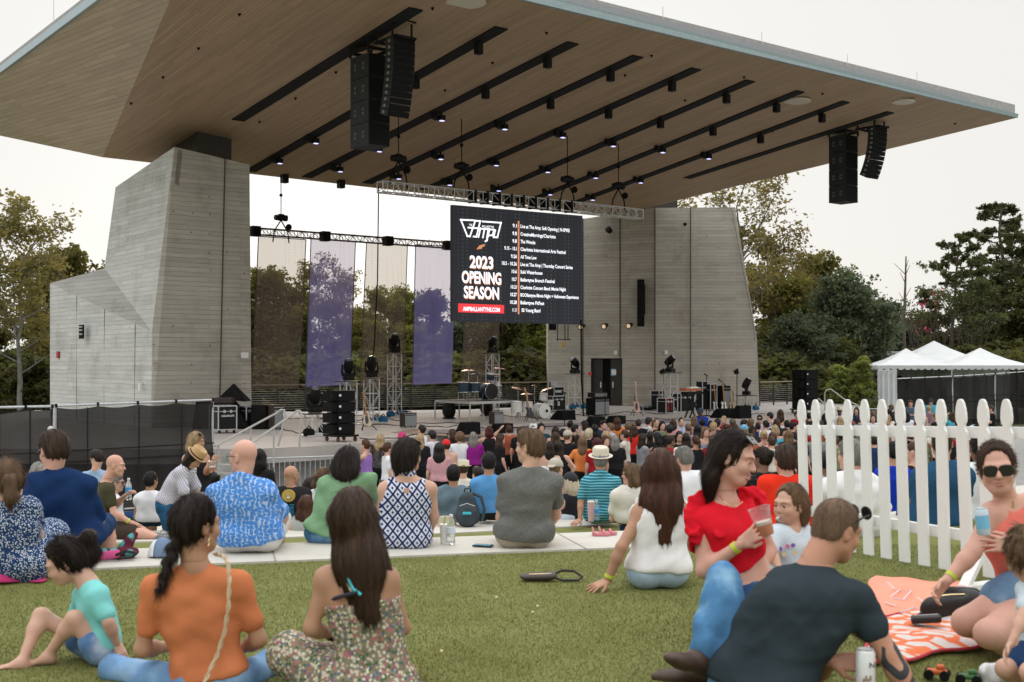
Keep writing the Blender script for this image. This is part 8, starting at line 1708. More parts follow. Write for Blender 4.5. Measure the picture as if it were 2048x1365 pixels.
S_(733,880,-75,('pony','auburn',dict(ln=.22)),'purple','woman in a lilac tank top',sleeve=-1,bot='denim',blen=.75,arms=('out','down'),full='woman with a shaved temple in a lilac tank top, arm resting on the stage')
S_(759,869,10,L_('blond',.34),'black','woman with long blond hair and a black dotted top',pat='dots',full='woman with long blond hair in a black dotted top right of the lilac one')
S_(775,886,70,P_('auburn'),'white','x',bot='black',extra=glasses(False,False),full='red haired woman with glasses and a ponytail in a white t-shirt',arms=('hip','down'))
S_(804,866,15,B_('dark'),'black','x',hat=hat_cap(mat('cap_pink',(.50,.03,.13),var=.05),True),full='person in a pink cap worn backwards and a black t-shirt',skin='brown')
S_(844,852,-70,('bun','dark'),'white','x',pat='stripes',full='woman with a dark bun in a white and black striped top')
S_(842,869,5,L_('blond',.36),'black','x',full='woman with long straight blond hair in black, under the combo amplifier')
S_(865,862,-50,B_('dark'),'lilac','x',hat=hat_cap(CAPB),pat='print',full='person in a black cap and a pale patterned shirt')
S_(894,880,-20,B_('brown'),'skin','x',hat=bandana,bot='black',full='person in a bright red bandana with bare shoulders')
S_(878,887,-5,L_('black',.36,1.25),'pink','x',hat=hat_cap(CAPB),full='person with very long black hair and cap in a pale pink t-shirt',w=1.05)
S_(906,859,-60,L_('brown',.16),'black','x',extra=glasses(),full='brown haired woman with sunglasses in black facing left')
S_(919,865,5,('curly','light',dict(bulk=1.0)),'white','x',bot='red',full='person with curly light brown hair in a white t-shirt and red trousers',arms='hip',w=1.05)
S_(947,865,0,L_('grey',.26),'magenta','x',full='woman with grey hair in a magenta t-shirt',arms='fold',w=1.05)
S_(980,853,-10,L_('red',.16),'black','x',sleeve=-1,bot='jeans',arms=('out','down'),full='red haired woman in a black sleeveless crop top and pale jeans')
S_(1018,851,-15,B_('brown'),'rust','x',arms=('up','phone'),full='man in a rust coloured t-shirt raising his hands to his face')
S_(1043,854,0,('bob','brown'),'black','x',full='brown bobbed head seen just left of the white bucket hat')
S_(1065,848,5,L_('light',.3),'emerald','x',sleeve=-1,hat=hat_brim(mat('hat_bucket',(.72,.74,.78),var=.04),None,.14,.09,bucket=True),full='woman in a white bucket hat and green top')
S_(1084,847,170,('curly','black',dict(bulk=.88)),'teal','x',full='bearded man with black curly hair turning to face us',w=1.1,hscale=1.03)
S_(1112,854,5,L_('dark',.22),'skin','x',full='dark haired woman with a bare back close to the stage');S_(1110,865,-5,L_('brown',.2),'dusk','x',full='brown wavy haired woman right behind the bare backed one')
S_(1098,884,0,L_('dark',.24),'skin','x',full='dark haired woman in a thin strapped top, beside the grey t-shirt shoulder');S_(1118,883,5,L_('dark',.42,1.1),'black','x',sleeve=-1,arms=('down','hip'),full='woman with very long dark hair and bare arms')
S_(1134,862,30,B_('light'),'black','x',hat=hat_cap(mat('cap_beige',(.42,.38,.31))),hscale=1.05,hy=50,full='man in a black t-shirt and beige cap above the sitting cap woman',w=1.2)
S_(1149,850,60,B_('black'),'dusk','x',hy=70,full='dark haired man in profile in a dark jacket');S_(1128,858,0,B_('black'),'black','x',full='dark head left of the man in profile')
S_(1176,858,60,('bob','pale'),'black','x',extra=glasses(),hy=70,full='platinum blond woman with sunglasses in profile');S_(1165,874,0,L_('light',.46),'orange','x',arms=('hip','down'),full='woman with very long light brown hair in an orange t-shirt',w=1.0)
S_(1190,850,5,L_('black',.3),'black','x',full='woman with straight black hair behind the platinum blond one');S_(1192,876,-10,L_('red',.3),'darkred','x',full='woman with dark red hair right of the orange t-shirt');
S_(1213,864,5,('curly','blond',dict(bulk=1.0)),'coral','x',w=1.1,arms=('down','fold'),full='woman with curly blond hair in a coral t-shirt with a small back logo',extra=lambda J,par:MB().lathe(Vector(J['chest'])+Vector((0,-.13,.10)),[(.05,0),(.04,.01)],12,axis=(0,-1,0)).build('back_logo',mat('logo_grey',(.22,.2,.22),var=.2,scale=60),par))
S_(1222,847,-70,('short','light',dict(bulk=1.1)),'lightblue','x',full='short haired person in light blue with dark straps');S_(1233,836,0,L_('auburn',.36),'orange','x',full='woman with long auburn hair in orange at the stage edge',hscale=1.02);S_(1231,872,0,L_('grey',.2),'black','x',full='woman with ash blond hair in black behind the denim shorts woman')
S_(1250,861,-65,P_('brown'),'cream','x',bot='denim',blen=.55,arms='phone',full='woman with a brown ponytail in a cream t-shirt and denim shorts, in profile')
S_(1258,845,0,('curly','light',dict(bulk=.95)),'dusk','x',full='person with frizzy light brown hair above the denim shorts woman');S_(1268,850,-5,L_('brown',.2),'red','x',arms=('down','phone'),full='woman with brown hair in a red t-shirt');S_(1276,839,5,B_('brown'),'black','x',full='tall man in black at the stage edge under the pink bass',w=1.2)
S_(1296,836,50,('short','brown',dict(bulk=1.15)),'white','x',hat=hat_cap(CAPB),full='person in a black cap and white t-shirt with a colourful back print',extra=lambda J,par:[MB().box(Vector(J['chest'])+Vector((x,-.13,z)),(.09,.02,.08)).build('back_print',mat('bp'+str(i),c,var=.3,scale=50),par)for i,(x,z,c)in enumerate(((-.06,.08,(.03,.2,.35)),(.02,.1,(.3,.3,.05)),(-.03,-.02,(.02,.05,.2))))])
S_(1325,843,165,L_('black',.22),'green','x',full='dark haired woman in a green jacket facing us');S_(1302,864,20,L_('black',.42),'black','x',bot='bluesk',blen=.8,full='woman with very long black hair and a blue skirt',arms='phone');S_(1315,866,-60,L_('black',.2),'black','x',full='dark haired woman in profile right of the very long haired one')
S_(1338,851,-20,B_('black'),'black','x',hat=hat_cap(CAPB),full='man in a black cap and a black t-shirt with a tattooed arm',w=1.2,skin='tan',arms='hip');S_(1347,839,10,L_('brown',.2),'pink','x',full='brown wavy haired woman behind the black capped man');S_(1364,836,170,('bun','dark'),'lightblue','x',arms='phone',extra=phone,full='woman with a dark top knot looking down at her phone')
S_(1387,833,0,L_('light',.2),'pink','x',full='woman with light brown hair in a dusty pink t-shirt under the keyboards',arms='hip');S_(1356,863,170,L_('dark',.16),'black','x',sleeve=-1,extra=glasses(False,False),full='woman with glasses and dark hair facing us');S_(1370,867,10,L_('dark',.34),'dusk','x',full='woman with long dark hair behind the white cowboy hat')
S_(1405,838,0,B_('black'),'black','x',full='black haired person under the guitar rack',skin='brown');S_(1412,855,165,L_('light',.22),'camisole','x',sleeve=-2,bot='denim',blen=.7,full='blond woman in a grey blue camisole facing us');S_(1396,850,5,L_('black',.38),'mauve','x',full='woman with long black hair in a mauve top and black trousers')
S_(1427,845,40,('bob','blond'),'skin','x',full='woman with a strawberry blond bob left of the smiling woman\'s head',hy=60);S_(1448,832,-140,('crop','blond'),'darkred','x',full='blond man with cropped hair looking down at the stage edge');S_(1420,842,0,B_('black'),'black','x',full='black haired head above the strawberry blond bob');S_(1451,849,0,L_('red',.1),'darkred','x',full='dark red haired head above the smiling woman');S_(1466,839,0,B_('brown'),'green','x',hat=hat_cap(mat('cap_olive',(.10,.09,.05),var=.1)),full='person in an olive cap by the guitars')
S_(1472,848,-5,('bob','brown'),'dusk','x',full='brown head right of the smiling woman\'s sunglasses');S_(1487,840,60,B_('dark'),'dusk','x',full='man with short dark hair left of the raised arm');S_(1489,851,-30,L_('blond',.22),'black','x',hat=hat_cap(mat('cap_sky',(.16,.42,.62),var=.05)),full='blond woman in a sky blue cap');S_(1505,853,165,('curly','black',dict(bulk=.95)),'dusk','x',skin='dark',full='smiling dark skinned woman with an afro facing us')
S_(1518,830,-165,B_('dark'),'lilac','x',extra=glasses(),arms=('up','down'),full='man in sunglasses and a lilac shirt with one arm on his head',hscale=1.03);S_(1517,846,5,B_('dark'),'navy','x',hscale=.95,full='short haired boy before the man in the lilac shirt');S_(1528,862,0,('bun','blond'),'skin','x',bot='denim',full='blond woman with a bare back and hair pinned up',hscale=1.02);S_(1551,851,5,('long','blond',dict(ln=.12,bulk=1.1)),'darkred','x',sleeve=-2,bot='navy',full='woman with wavy blond hair in a dark red strappy top')
S_(1541,826,-60,B_('black'),'white','x',hat=hat_cap(CAPB,False),full='man in a black cap and white t-shirt left of the first picket');S_(1532,842,-30,('bun','dark'),'white','x',full='woman with a white headband and dark hair');S_(1560,820,5,L_('brown',.34,1.1),'skin','x',full='woman with long brown hair and bare shoulders before the short railing',hscale=1.05);S_(1574,857,-150,B_('black'),'aqua','x',full='bearded dark haired man facing us by the first picket',skin='tan')
S_(1579,861,5,('long','light',dict(ln=.34,bulk=1.15)),'black','x',full='woman with long highlighted hair in a black top above the red t-shirt',w=1.1,hscale=1.02);S_(1573,841,0,B_('black'),'dusk','x',full='black haired head above the highlighted hair');S_(1592,823,160,('bun','dark'),'darkred','x',arms=('phone','down'),full='dark haired woman facing us left of the first picket');S_(1585,845,90,B_('black'),'dusk','x',arms='phone',extra=phone,full='person holding up a phone behind the first picket')
S_(1619,826,10,('curly','dark',dict(bulk=.85)),'dusk','x',full='curly dark head between the first two pickets');S_(1648,828,10,L_('black',.3),'white','x',full='woman with black hair between the second and third picket',pat='stripes');S_(1678,816,-165,B_('black'),'white','x',hat=hat_brim(mat('straw_pale',(.68,.62,.50)),None,.15,.1),skin='dark',full='dark skinned man in a straw hat and white shirt facing us')
S_(1682,834,5,L_('blond',.26),'black','x',full='long blond haired woman between the third and fourth picket');S_(1714,815,-150,L_('brown',.16),'navy','x',arms=('phone','up'),full='brown haired woman holding her hand to her mouth between the pickets');S_(1720,832,60,B_('brown'),'grey','x',full='brown haired person below the hand to mouth woman');S_(1748,829,-160,L_('brown',.14),'white','x',full='laughing brown haired woman in white between the pickets');S_(1744,822,20,B_('light'),'white','x',full='light haired person in white left of the laughing woman')
S_(1783,810,-30,('curly','light',dict(bulk=.9)),'dusk','x',full='curly light brown head before the tent sidewall');S_(1787,826,-60,L_('black',.16),'cream','x',full='dark haired woman in profile below the tent sidewall');S_(1775,830,5,L_('blond',.3),'cream','x',full='woman with long dull blond hair between the sixth and seventh picket');S_(1778,818,30,('bun','dark'),'red','x',full='dark haired head left of the curly light brown one')
S_(1822,801,-150,('short','auburn'),'slate','x',full='ginger bearded man in a slate blue t-shirt with folded arms',arms='fold',hscale=1.06);S_(1815,824,5,L_('black',.3),'white','x',full='woman with black hair in white before the ginger bearded man');S_(1862,798,-160,B_('black'),'aqua','x',hat=hat_cap(CAPB),extra=glasses(),full='person in a black cap and sunglasses with an aqua shirt',hscale=1.04);S_(1858,812,40,('bun','blond'),'mauve','x',full='blond woman in a dusty mauve t-shirt',arms='fold');S_(1872,828,-40,P_('light'),'black','x',arms='phone',full='woman in black holding a drink up among the pickets')
S_(1906,825,20,L_('brown',.2),'aqua','x',arms='up',full='woman with raised arms between the ninth and tenth picket');S_(1866,855,20,('bun','blond'),'cream','x',full='blond head below the woman in black behind the pickets');S_(1944,853,10,B_('grey'),'white','x',hat=hat_cap(mat('cap_palep',(.55,.60,.66),var=.2,scale=60)),full='person in a white and blue patterned cap before the black fence');S_(1984,812,-80,B_('brown'),'black','x',blen=.8,bot='grey',arms='phone',full='man in black shorts walking in front of the black fence',hscale=1.05)
S_(1402,817,-150,('crop','black'),'blue','x',skin='dark',hat=hat_cap(mat('cap_navyw',(.03,.04,.07),var=.1)),full='dark skinned steward in a royal blue t-shirt leaning on the stage',w=1.2,hscale=1.05)
FILL=[(r_,c_)for r_,c_ in((1142,876),(1153,892),(1205,888),(1246,884),(1285,862),(1290,884),(1330,878),(1345,890),(1385,872),(1425,872),(1440,862),(1460,868),(1480,870),(1500,876),(1545,874),(1600,866),(1618,852),(1632,862),(1640,842),(1662,858),(1672,872),(1700,846),(1706,864),(1735,858),(1750,872),(1768,852),(1795,846),(1800,868),(1835,842),(1842,862),(1888,848),(1895,868),(1925,858),(1915,838),(1606,836),(1634,826),(1696,826),(1732,812),(1762,806),(1802,812),(1030,868),(1140,842),(1170,842),(1204,842),(1312,838),(1376,848),(1434,838),(1500,838),(1552,838),(1605,822),(1842,818),(1885,815))]
rf=random.Random(77);hc=['brown','dark','black','light','auburn','blond','dark','brown'];tcx=['black','dusk','navy','black','black','darkred','grey','black','green','cream','rust'];hs_=[('long',.28),('short',0),('bob',0),('pony',.2),('long',.18),('short',0),('bun',0)]
hn={'brown':'brown haired','dark':'dark haired','black':'black haired','light':'light brown haired','auburn':'auburn haired','blond':'blond'}
FILL=[q for q in FILL if not(q[0]<1420 and q[1]>858)]+[(1145,868),(1208,872),(1285,868),(1340,872),(1440,868),(1478,866),(1392,872),(1075,872),(1000,868),(1052,866),(1500,868),(1545,866),(1600,860)]
for k_,(px,py)in enumerate(FILL):
 st_,ln_=hs_[rf.randrange(7)];c_=hc[rf.randrange(8)];t_=tcx[rf.randrange(11)];yaw=rf.choice((-60,-20,0,10,30,70,0,150))
 word={'dusk':'dusky brown','darkred':'dark red'}.get(t_,t_);kind={'long':'long hair','short':'short hair','bob':'bobbed hair','pony':'a ponytail','bun':'pinned up hair'}[st_]
 S_(px,py,yaw,(st_,c_,dict(ln=ln_)if ln_ else{}),t_,f'{hn[c_]} person with {kind} in {word}',sleeve=rf.choice((.6,.6,-1)),arms=rf.choice(('down','fold','phone','down')),skin=rf.choice(('fair','tan','pink','brown','fair')))
# ==== picket fence and things lying about
PWH=mat('picket_white',(.80,.81,.80),var=.03,scale=4,rough=.55,bump=.08,bscale=30)
tops=[1605,1633,1662,1697,1731,1766,1802,1841.5,1884,1923.5,1967.7,2014.8,2064,2118];bots=[0,0,0,0,1740,1775,1812,1851,1892,1939,1981.5,2026,2077,2132]
def pk(i):d=9.2-.15*i;xt=tops[i];xb=bots[i]or xt+7;return P(xt,799.5-.1*i,d),Vector(((xb-CX)/F*d,d,.02))
pf=thing('picket_fence','white picket fence with shaped points standing on the upper lawn at the right','fence',pk(6)[1])
fdir=(pk(11)[1]-pk(4)[1]);fdir.z=0;fdir.normalize();fn=Vector((-fdir.y,fdir.x,0));
if fn.y>0:fn=-fn
PR=[(-.044,0),(-.044,.16),(-.028,.185),(-.030,.205),(-.046,.245)]
for i in range(14):
 t_,b_=pk(i);up=(t_-b_).normalized();H=(t_-b_).length;w=.044
 pr=[(w,0),(w,H-.235),(w*.98,H-.215),(w*.62,H-.185),(w*.60,H-.170),(w*.88,H-.145),(w*.95,H-.115),(w*.84,H-.06),(w*.55,H-.018),(w*.30,H-.002),(0,H)]
 pts=[b_+fdir*x+up*y+fn*.0 for x,y in pr]+[b_-fdir*x+up*y for x,y in reversed(pr[:-1])]
 MB().prism(pts,fn*.022).build('picket',PWH,pf,bevel=.003)
a0,a1=pk(0),pk(13)
def rail(z0,z1,nm):
 a=a0[1]+(a0[0]-a0[1])*(z0/1.13)-fdir*.07;b=a1[1]+(a1[0]-a1[1])*(z1/1.13);MB().bar(a-fn*.02,b-fn*.02,.036,.075,up=UP).build('rail',PWH,pf,bevel=.003)
rail(.885,.925,'top');rail(.25,.23,'low')
q=G(1990,1176,.02);MB().bar(q-fn*.35+UP*.02,q+fn*.28+UP*.02,.09,.04).build('foot_board',PWH,pf);MB().bar(q+fn*.27+UP*.03,q+UP*.40,.07,.03).build('brace',PWH,pf)
sc_=MB();[sc_.ball(P(x,y,d-.02),.004,4)for x,y,d in((1668,868,9.0),(1748,1065,8.55),(1815,1070,8.3),(1858,862,8.1))];sc_.build('screw_heads',STEEL,pf)
def drape(name,corners,m,label,cat,seed=1,amp=.02,nx=46,ny=34,z=.012,edge=None,group=None):
 """a cloth lying on the lawn between four ground corners, rumpled"""
 c=[G(x,y,0)for x,y in corners];rg=np.random.default_rng(seed);V=[];Q=[];dirs=[(nrm(rg.normal(0,1,2))*rg.uniform(6,20),rg.uniform(0,6))for _ in range(6)]
 root=thing(name,label,cat,(c[0]+c[2])/2,group)
 for j in range(ny+1):
  for i in range(nx+1):
   u,v=i/nx,j/ny;p=c[0].lerp(c[1],u).lerp(c[3].lerp(c[2],u),v);e=min(u,1-u,v,1-v)
   p=p+Vector((math.sin(v*11+seed)*.025,math.sin(u*13+seed)*.03,0));h=sum(math.sin(p.x*d[0]+p.y*d[1]+ph+1.2*math.sin(p.x*7+ph))for d,ph in dirs)/6
   V.append((p.x,p.y,z+amp*(h*.9+.75)*(min(1,e*9+.25))))
 for j in range(ny):
  for i in range(nx):k=j*(nx+1)+i;Q.append((k,k+1,k+nx+2,k+nx+1))
 o=rawmesh('cloth',V,Q,m,root);s=o.modifiers.new('thickness','SOLIDIFY');s.thickness=.006;s.offset=1
 if edge:
  ring=[V[i]for i in range(nx+1)]+[V[j*(nx+1)+nx]for j in range(1,ny+1)]+[V[ny*(nx+1)+i]for i in range(nx-1,-1,-1)]+[V[j*(nx+1)]for j in range(ny-1,-1,-1)]
  MB().tube([Vector(v)+UP*.006 for v in ring],.008,5,cap=False).build('hem',edge,root)
 return root
tw=mat('towel_check',(.72,.22,.10),var=0,rough=.95);t,b=base_of(tw);g=N(t,'ShaderNodeTexCoord');mp=N(t,'ShaderNodeMapping');mp.inputs['Rotation'].default_value=(0,0,.62);mp.inputs['Scale'].default_value=(1,1,0);t.links.new(g.outputs['Object'],mp.inputs[0])
nz1=N(t,'ShaderNodeTexNoise');nz1.inputs['Scale'].default_value=7;nz1.inputs['Detail'].default_value=2;t.links.new(mp.outputs[0],nz1.inputs['Vector']);vm=N(t,'ShaderNodeVectorMath');vm.operation='MULTIPLY_ADD';vm.inputs[1].default_value=(.16,.16,0);t.links.new(nz1.outputs['Color'],vm.inputs[0]);t.links.new(mp.outputs[0],vm.inputs[2])
bk1=N(t,'ShaderNodeTexBrick');bk1.inputs['Scale'].default_value=1;bk1.inputs['Brick Width'].default_value=.20;bk1.inputs['Row Height'].default_value=.10;bk1.inputs['Mortar Size'].default_value=.022;bk1.inputs['Mortar Smooth'].default_value=.3;bk1.inputs['Bias'].default_value=-.1;bk1.inputs['Color1'].default_value=(.60,.55,.52,1);bk1.inputs['Color2'].default_value=(.66,.62,.60,1);bk1.inputs['Mortar'].default_value=(.72,.18,.07,1);t.links.new(vm.outputs[0],bk1.inputs['Vector']);t.links.new(bk1.outputs['Color'],b.inputs['Base Color'])
SALM=mat('towel_salmon',(.78,.32,.22),var=.06,scale=5,rough=.95,bump=.3,bscale=300)
drape('picnic_blanket',[(1752,1156),(1935,1172),(1958,1240),(1700,1240)],SALM,'salmon pink towel with pale line drawings behind the orange and white one','towel',3,.03)
lm_=MB()
for pts in([(1775,1165),(1790,1180)],[(1780,1195),(1800,1180),(1822,1182),(1806,1200),(1780,1197)],[(1835,1195),(1848,1206),(1868,1205)],[(1790,1212),(1770,1206)],[(1800,1225),(1830,1215),(1845,1222)]):lm_.tube([G(x,y,.046)for x,y in pts],.004,5)
o=lm_.build('printed_drawing',mat('print_pale',(.72,.62,.68),var=.03));o.parent=[x for x in SC.objects if x.name.startswith('picnic_blanket')][0];o.location=-Vector(o.parent.location)
drape('picnic_blanket',[(1702,1246),(1925,1222),(2010,1292),(1752,1338)],tw,'orange and white patterned beach towel with a red hem beside the tattooed man','towel',8,.035,edge=mat('hem_red',(.55,.05,.07),var=.1))
drape('towel',[(-60,1140),(70,1138),(92,1166),(-60,1174)],mat('towel_pink',(.42,.03,.13),var=.2,scale=5,rough=.95),'dark pink towel under the dotted dress at the left edge','towel',5,.05)
BLK=mat('black_leather',(.018,.016,.016),var=.15,rough=.45,bump=.15,bscale=80)
def sdf_obj(root,nm,m,lo,hi,h,fn_):
 Fd=Field(lo,hi,h);fn_(Fd);V,Q=Fd.mesh();return rawmesh(nm,smooth_mesh(V,Q,1),Q,m,root)
c=np.array(G(1905,1246,.0));r_=thing('handbag','open black handbag on the salmon towel, next to the kneeling woman\'s hand','handbag',Vector(c))
sdf_obj(r_,'bag_body',BLK,c-.25,c+.32,.009,lambda f:(f.cap(c+(-.10,0,.07),c+(.10,.03,.09),.075,.085,k=.02,flat=(0,1,.2),fs=.7),f.cap(c+(-.02,.05,.13),c+(.13,.06,.12),.06,.06,k=.01,flat=(0,1,0),fs=.5),f.ell(c+(0,.0,.17),(.08,.03,.04),k=.01,op='-')))
MB().tube([Vector(c)+Vector(v)for v in((-.10,0,.14),(-.02,-.02,.155),(.10,.02,.15))],.005,5).build('zip',_mats['gold'],r_);MB().tube([Vector(c)+Vector(v)for v in((-.12,.0,.08),(-.22,-.04,.03),(-.20,-.12,.02),(-.10,-.14,.015))],.010,6).build('bag_strap',BLK,r_)
c=G(1852,1246,.045);r_=thing('wallet','small black glossy wallet on the towel left of the handbag','wallet',c);MB().box(c+UP*.02,(.15,.08,.035),(.95,-.25,.1)).build('wallet_body',BLK,r_,bevel=.01);MB().box(c+UP*.04,(.12,.01,.006),(.95,-.25,.1)).build('zip',STEEL,r_)
def can(base,r,h,m,m2,label,ax=UP,rim=True,text=None):
 root=thing('drink_can',label,'drink can',base);MB().lathe(base,[(r*.8,0),(r,.008),(r,h-.012),(r*.82,h)],20,axis=ax).build('can_body',m,root,smooth=True);MB().lathe(base+ax*h,[(r*.84,-.001),(r*.86,.003),(r*.78,.003),(r*.76,-.002)],20,axis=ax).build('lid',ALU,root)
 if m2:MB().lathe(base+ax*h*.25,[(r*1.004,0),(r*1.006,.001),(r*1.006,h*.5),(r*1.004,h*.501)],20,axis=ax).build('label_band',m2,root)
 return root
CW_=mat('can_white',(.70,.72,.72),var=.06,scale=30,rough=.3,metal=.2);b0=P(1731,1378,4.80);cn=can(b0,.038,.158,CW_,None,'tall white beer can with dark letters in the tattooed man\'s hand')
DK=mat('ink_dark',(.05,.045,.04),var=.1);put_text('N',b0+Vector((.004,-.041,.095)),Vector((1,.0,0)),UP,.02,.02,'can_lettering',DK,cn,bold=.02,off=.001)
for k in range(4):MB().box(b0+Vector((-.018+.009*k,-.0385,.04+.012*(k%2))),(.006,.004,.02)).build('can_print',mat('print_tan',(.30,.2,.12),var=.1),cn)
bx=P(1968,1070,5.40);can(bx,.030,.12,mat('can_blue_white',(.55,.66,.74),var=.15,scale=18,rough=.3),mat('can_sky',(.20,.50,.72),var=.1),'slim pale blue drink can in the sunglasses woman\'s hand',(Vector((-.12,0,1))).normalized())
CLR=mat('clear_cup',(.92,.88,.88),var=0,rough=.06,trans=.92,ior=1.2,alpha=.75);BEER=mat('beer_amber',(.80,.26,.03),var=.05,rough=.1,trans=.3);FOAM=mat('foam',(.8,.74,.62),var=.05)
def cup(base,ax,label,s=1.0):
 root=thing('beer_cup',label,'cup',base,None);ax=Vector(ax).normalized()
 MB().lathe(base,[(.031*s,0),(.046*s,.115*s),(.049*s,.117*s),(.0485*s,.121*s),(.045*s,.119*s),(.0295*s,.004*s)],24,axis=ax).build('cup_wall',CLR,root,smooth=True)
 MB().lathe(base,[(.0285*s,.003*s),(.034*s,.045*s),(.034*s,.046*s)],20,axis=ax).build('drink',BEER,root,smooth=True);MB().lathe(base,[(.034*s,.0465*s),(.0355*s,.060*s)],20,axis=ax).build('foam',FOAM,root)
cup(P(1534,1070,5.70),(-.30,.05,1),'clear plastic cup of amber beer tilted in the red topped woman\'s hand',1.12);cup(P(425,944,15.0),(0,0,1),'clear cup of dark beer held by the standing woman in a black tank top',1.15)
WTR=mat('water_bottle',(.85,.88,.90),var=0,rough=.08,trans=.85,ior=1.3,alpha=.8);LBL=mat('bottle_label',(.08,.35,.72),var=.2,scale=30)
def bottle(base,label,s=1.0,lb=LBL,body=WTR,cap=WHITE):
 root=thing('water_bottle',label,'bottle',base,'water bottles');MB().lathe(base,[(.028*s,0),(.033*s,.008*s),(.031*s,.04*s),(.033*s,.07*s),(.033*s,.135*s),(.028*s,.165*s),(.013*s,.195*s),(.013*s,.205*s)],18).build('bottle_body',body,root,smooth=True)
 MB().lathe(base+UP*.205*s,[(.0145*s,0),(.0145*s,.017*s)],12).build('cap',cap,root)
 if lb:MB().lathe(base+UP*.08*s,[(.0336*s,0),(.0338*s,.001),(.0338*s,.045*s),(.0336*s,.046*s)],18).build('label',lb,root)
bottle(P(902,1088,9.1)*1.0,'clear water bottle with a white label on the nearest seat wall',1.0,mat('label_white',(.62,.68,.74),var=.1));r_=thing('tumbler','white tumbler with a green straw lid beside the clear water bottle','tumbler',P(888,1088,9.15));b0=P(888,1088,9.15)
MB().lathe(b0,[(.026,0),(.033,.14),(.034,.15)],18).build('tumbler_body',WHITE,r_,smooth=True);MB().tube([b0+UP*.15,b0+Vector((.01,0,.21))],.006,6).build('straw',mat('straw_green',(.30,.42,.08),var=.05),r_)
bottle(P(1193,1041,13.9),'water bottle with a blue label left of the teal polo man',1.05);bottle(P(257,1000,13.55),'water bottle with a blue label held up by the olive shirted man',1.1)
r_=thing('tumbler','pale pink tumbler next to the blue labelled bottle','tumbler',P(1182,1043,13.8));MB().lathe(P(1182,1043,13.8),[(.032,0),(.042,.2),(.042,.22)],16).build('tumbler_body',mat('tumbler_pink',(.62,.40,.42),var=.05),r_,smooth=True);MB().lathe(P(1182,1043,13.8)+UP*.22,[(.043,0),(.04,.015)],16).build('lid',WHITE,r_)
c=P(966,1086,9.0);c.z=.02;r_=thing('phone','black phone with a lit blue screen lying on the nearest seat wall','phone',c);MB().box(c+UP*.006,(.15,.075,.01),(.95,-.3,0)).build('phone_case',BLK,r_,bevel=.004);MB().box(c+UP*.0125,(.13,.062,.003),(.95,-.3,0)).build('screen',mat('screen_teal',(.05,.28,.40),var=.3,scale=30,rough=.1),r_)
for k,(px,py)in enumerate(((1200,1071),(1213,1069))):
 c=G(px,py,.02);o=thing('sandal',('left' if k==0 else 'right')+' one of a pair of small pink sandals on the nearest seat wall','sandal',c,'pink sandals');PKM=mat('sandal_pink',(.62,.22,.26),var=.15)
 MB().prism([c+Vector(v)for v in((-.05,-.03,0),(.07,-.035,0),(.085,0,0),(.07,.035,0),(-.05,.03,0),(-.065,0,0))],UP*.02).build('sole',PKM,o);MB().tube([c+Vector(v)for v in((.03,-.035,.02),(.03,-.02,.035),(.03,.02,.035),(.03,.035,.02))],.011,6).build('strap',PKM,o);MB().tube([c+Vector(v)for v in((-.05,-.03,.02),(-.06,0,.06),(-.05,.03,.02))],.008,6).build('heel_strap',PKM,o)
c=np.array(G(1080,1163,.0));r_=thing('crossbody_bag','small dark crossbody bag with a looped strap lying on the open lawn','bag',Vector(c));TA=mat('leather_taupe',(.07,.06,.055),var=.15,rough=.5)
sdf_obj(r_,'bag_body',TA,c-.22,c+.22,.006,lambda f:(f.cap(c+(-.05,.0,.03),c+(.06,.0,.035),.045,.05,k=.02,flat=(0,0,1),fs=.55),f.ell(c+(-.09,0,.03),(.04,.05,.022),k=.02)))
MB().tube([Vector(c)+Vector(v)for v in((.08,0,.04),(.14,.05,.06),(.22,.06,.055),(.27,.0,.03),(.24,-.05,.015),(.14,-.05,.015),(.09,-.02,.03))],.009,6).build('bag_strap',BLK,r_);MB().tube([Vector(c)+Vector(v)for v in((-.07,-.03,.05),(.07,-.03,.055))],.003,5).build('zip',_mats['gold'],r_)
c=np.array(G(318,1112,.02));r_=thing('baseball_cap','white and blue baseball cap lying on the nearest seat wall','cap',Vector(c))
sdf_obj(r_,'crown',mat('cap_grey_blue',(.14,.21,.32),var=.06),c-.2,c+.25,.007,lambda f:(f.ell(c+(.02,0,.0),(.10,.11,.13)),f.ell(c+(.02,0,.0),(.088,.1,.115),op='-',k=.004),f.cut(c+(0,0,.004),(0,0,-1)),f.cut(c+(-.01,0,0),(-1,0,0))))
sdf_obj(r_,'mesh_back',mat('cap_mesh_white',(.70,.72,.76),var=.06,scale=90),c-.25,c+.2,.007,lambda f:(f.ell(c+(.02,0,.0),(.099,.109,.129)),f.cut(c+(0,0,.004),(0,0,-1)),f.cut(c+(-.012,0,0),(1,0,0)),f.ell(c+(-.115,-.0,.05),(.05,.05,.03),op='-')))
c=np.array(G(215,1128,.0));r_=thing('tote_bag','maroon bag with turquoise dots and pink lining lying open by the seat wall','bag',Vector(c));MRN=cloth('maroon_dots',(.10,.02,.035),'dots',(.10,.42,.42),7.0)
sdf_obj(r_,'bag_body',MRN,c-.35,c+(.35,.45,.4),.009,lambda f:(f.cap(c+(-.16,.10,.05),c+(.12,.14,.06),.07,.06,k=.02,flat=(0,0,1),fs=.6),f.cap(c+(.04,.22,.06),c+(.12,.26,.17),.06,.02,k=.04,flat=(.3,1,0),fs=.4),f.wave(.006,40,3)))
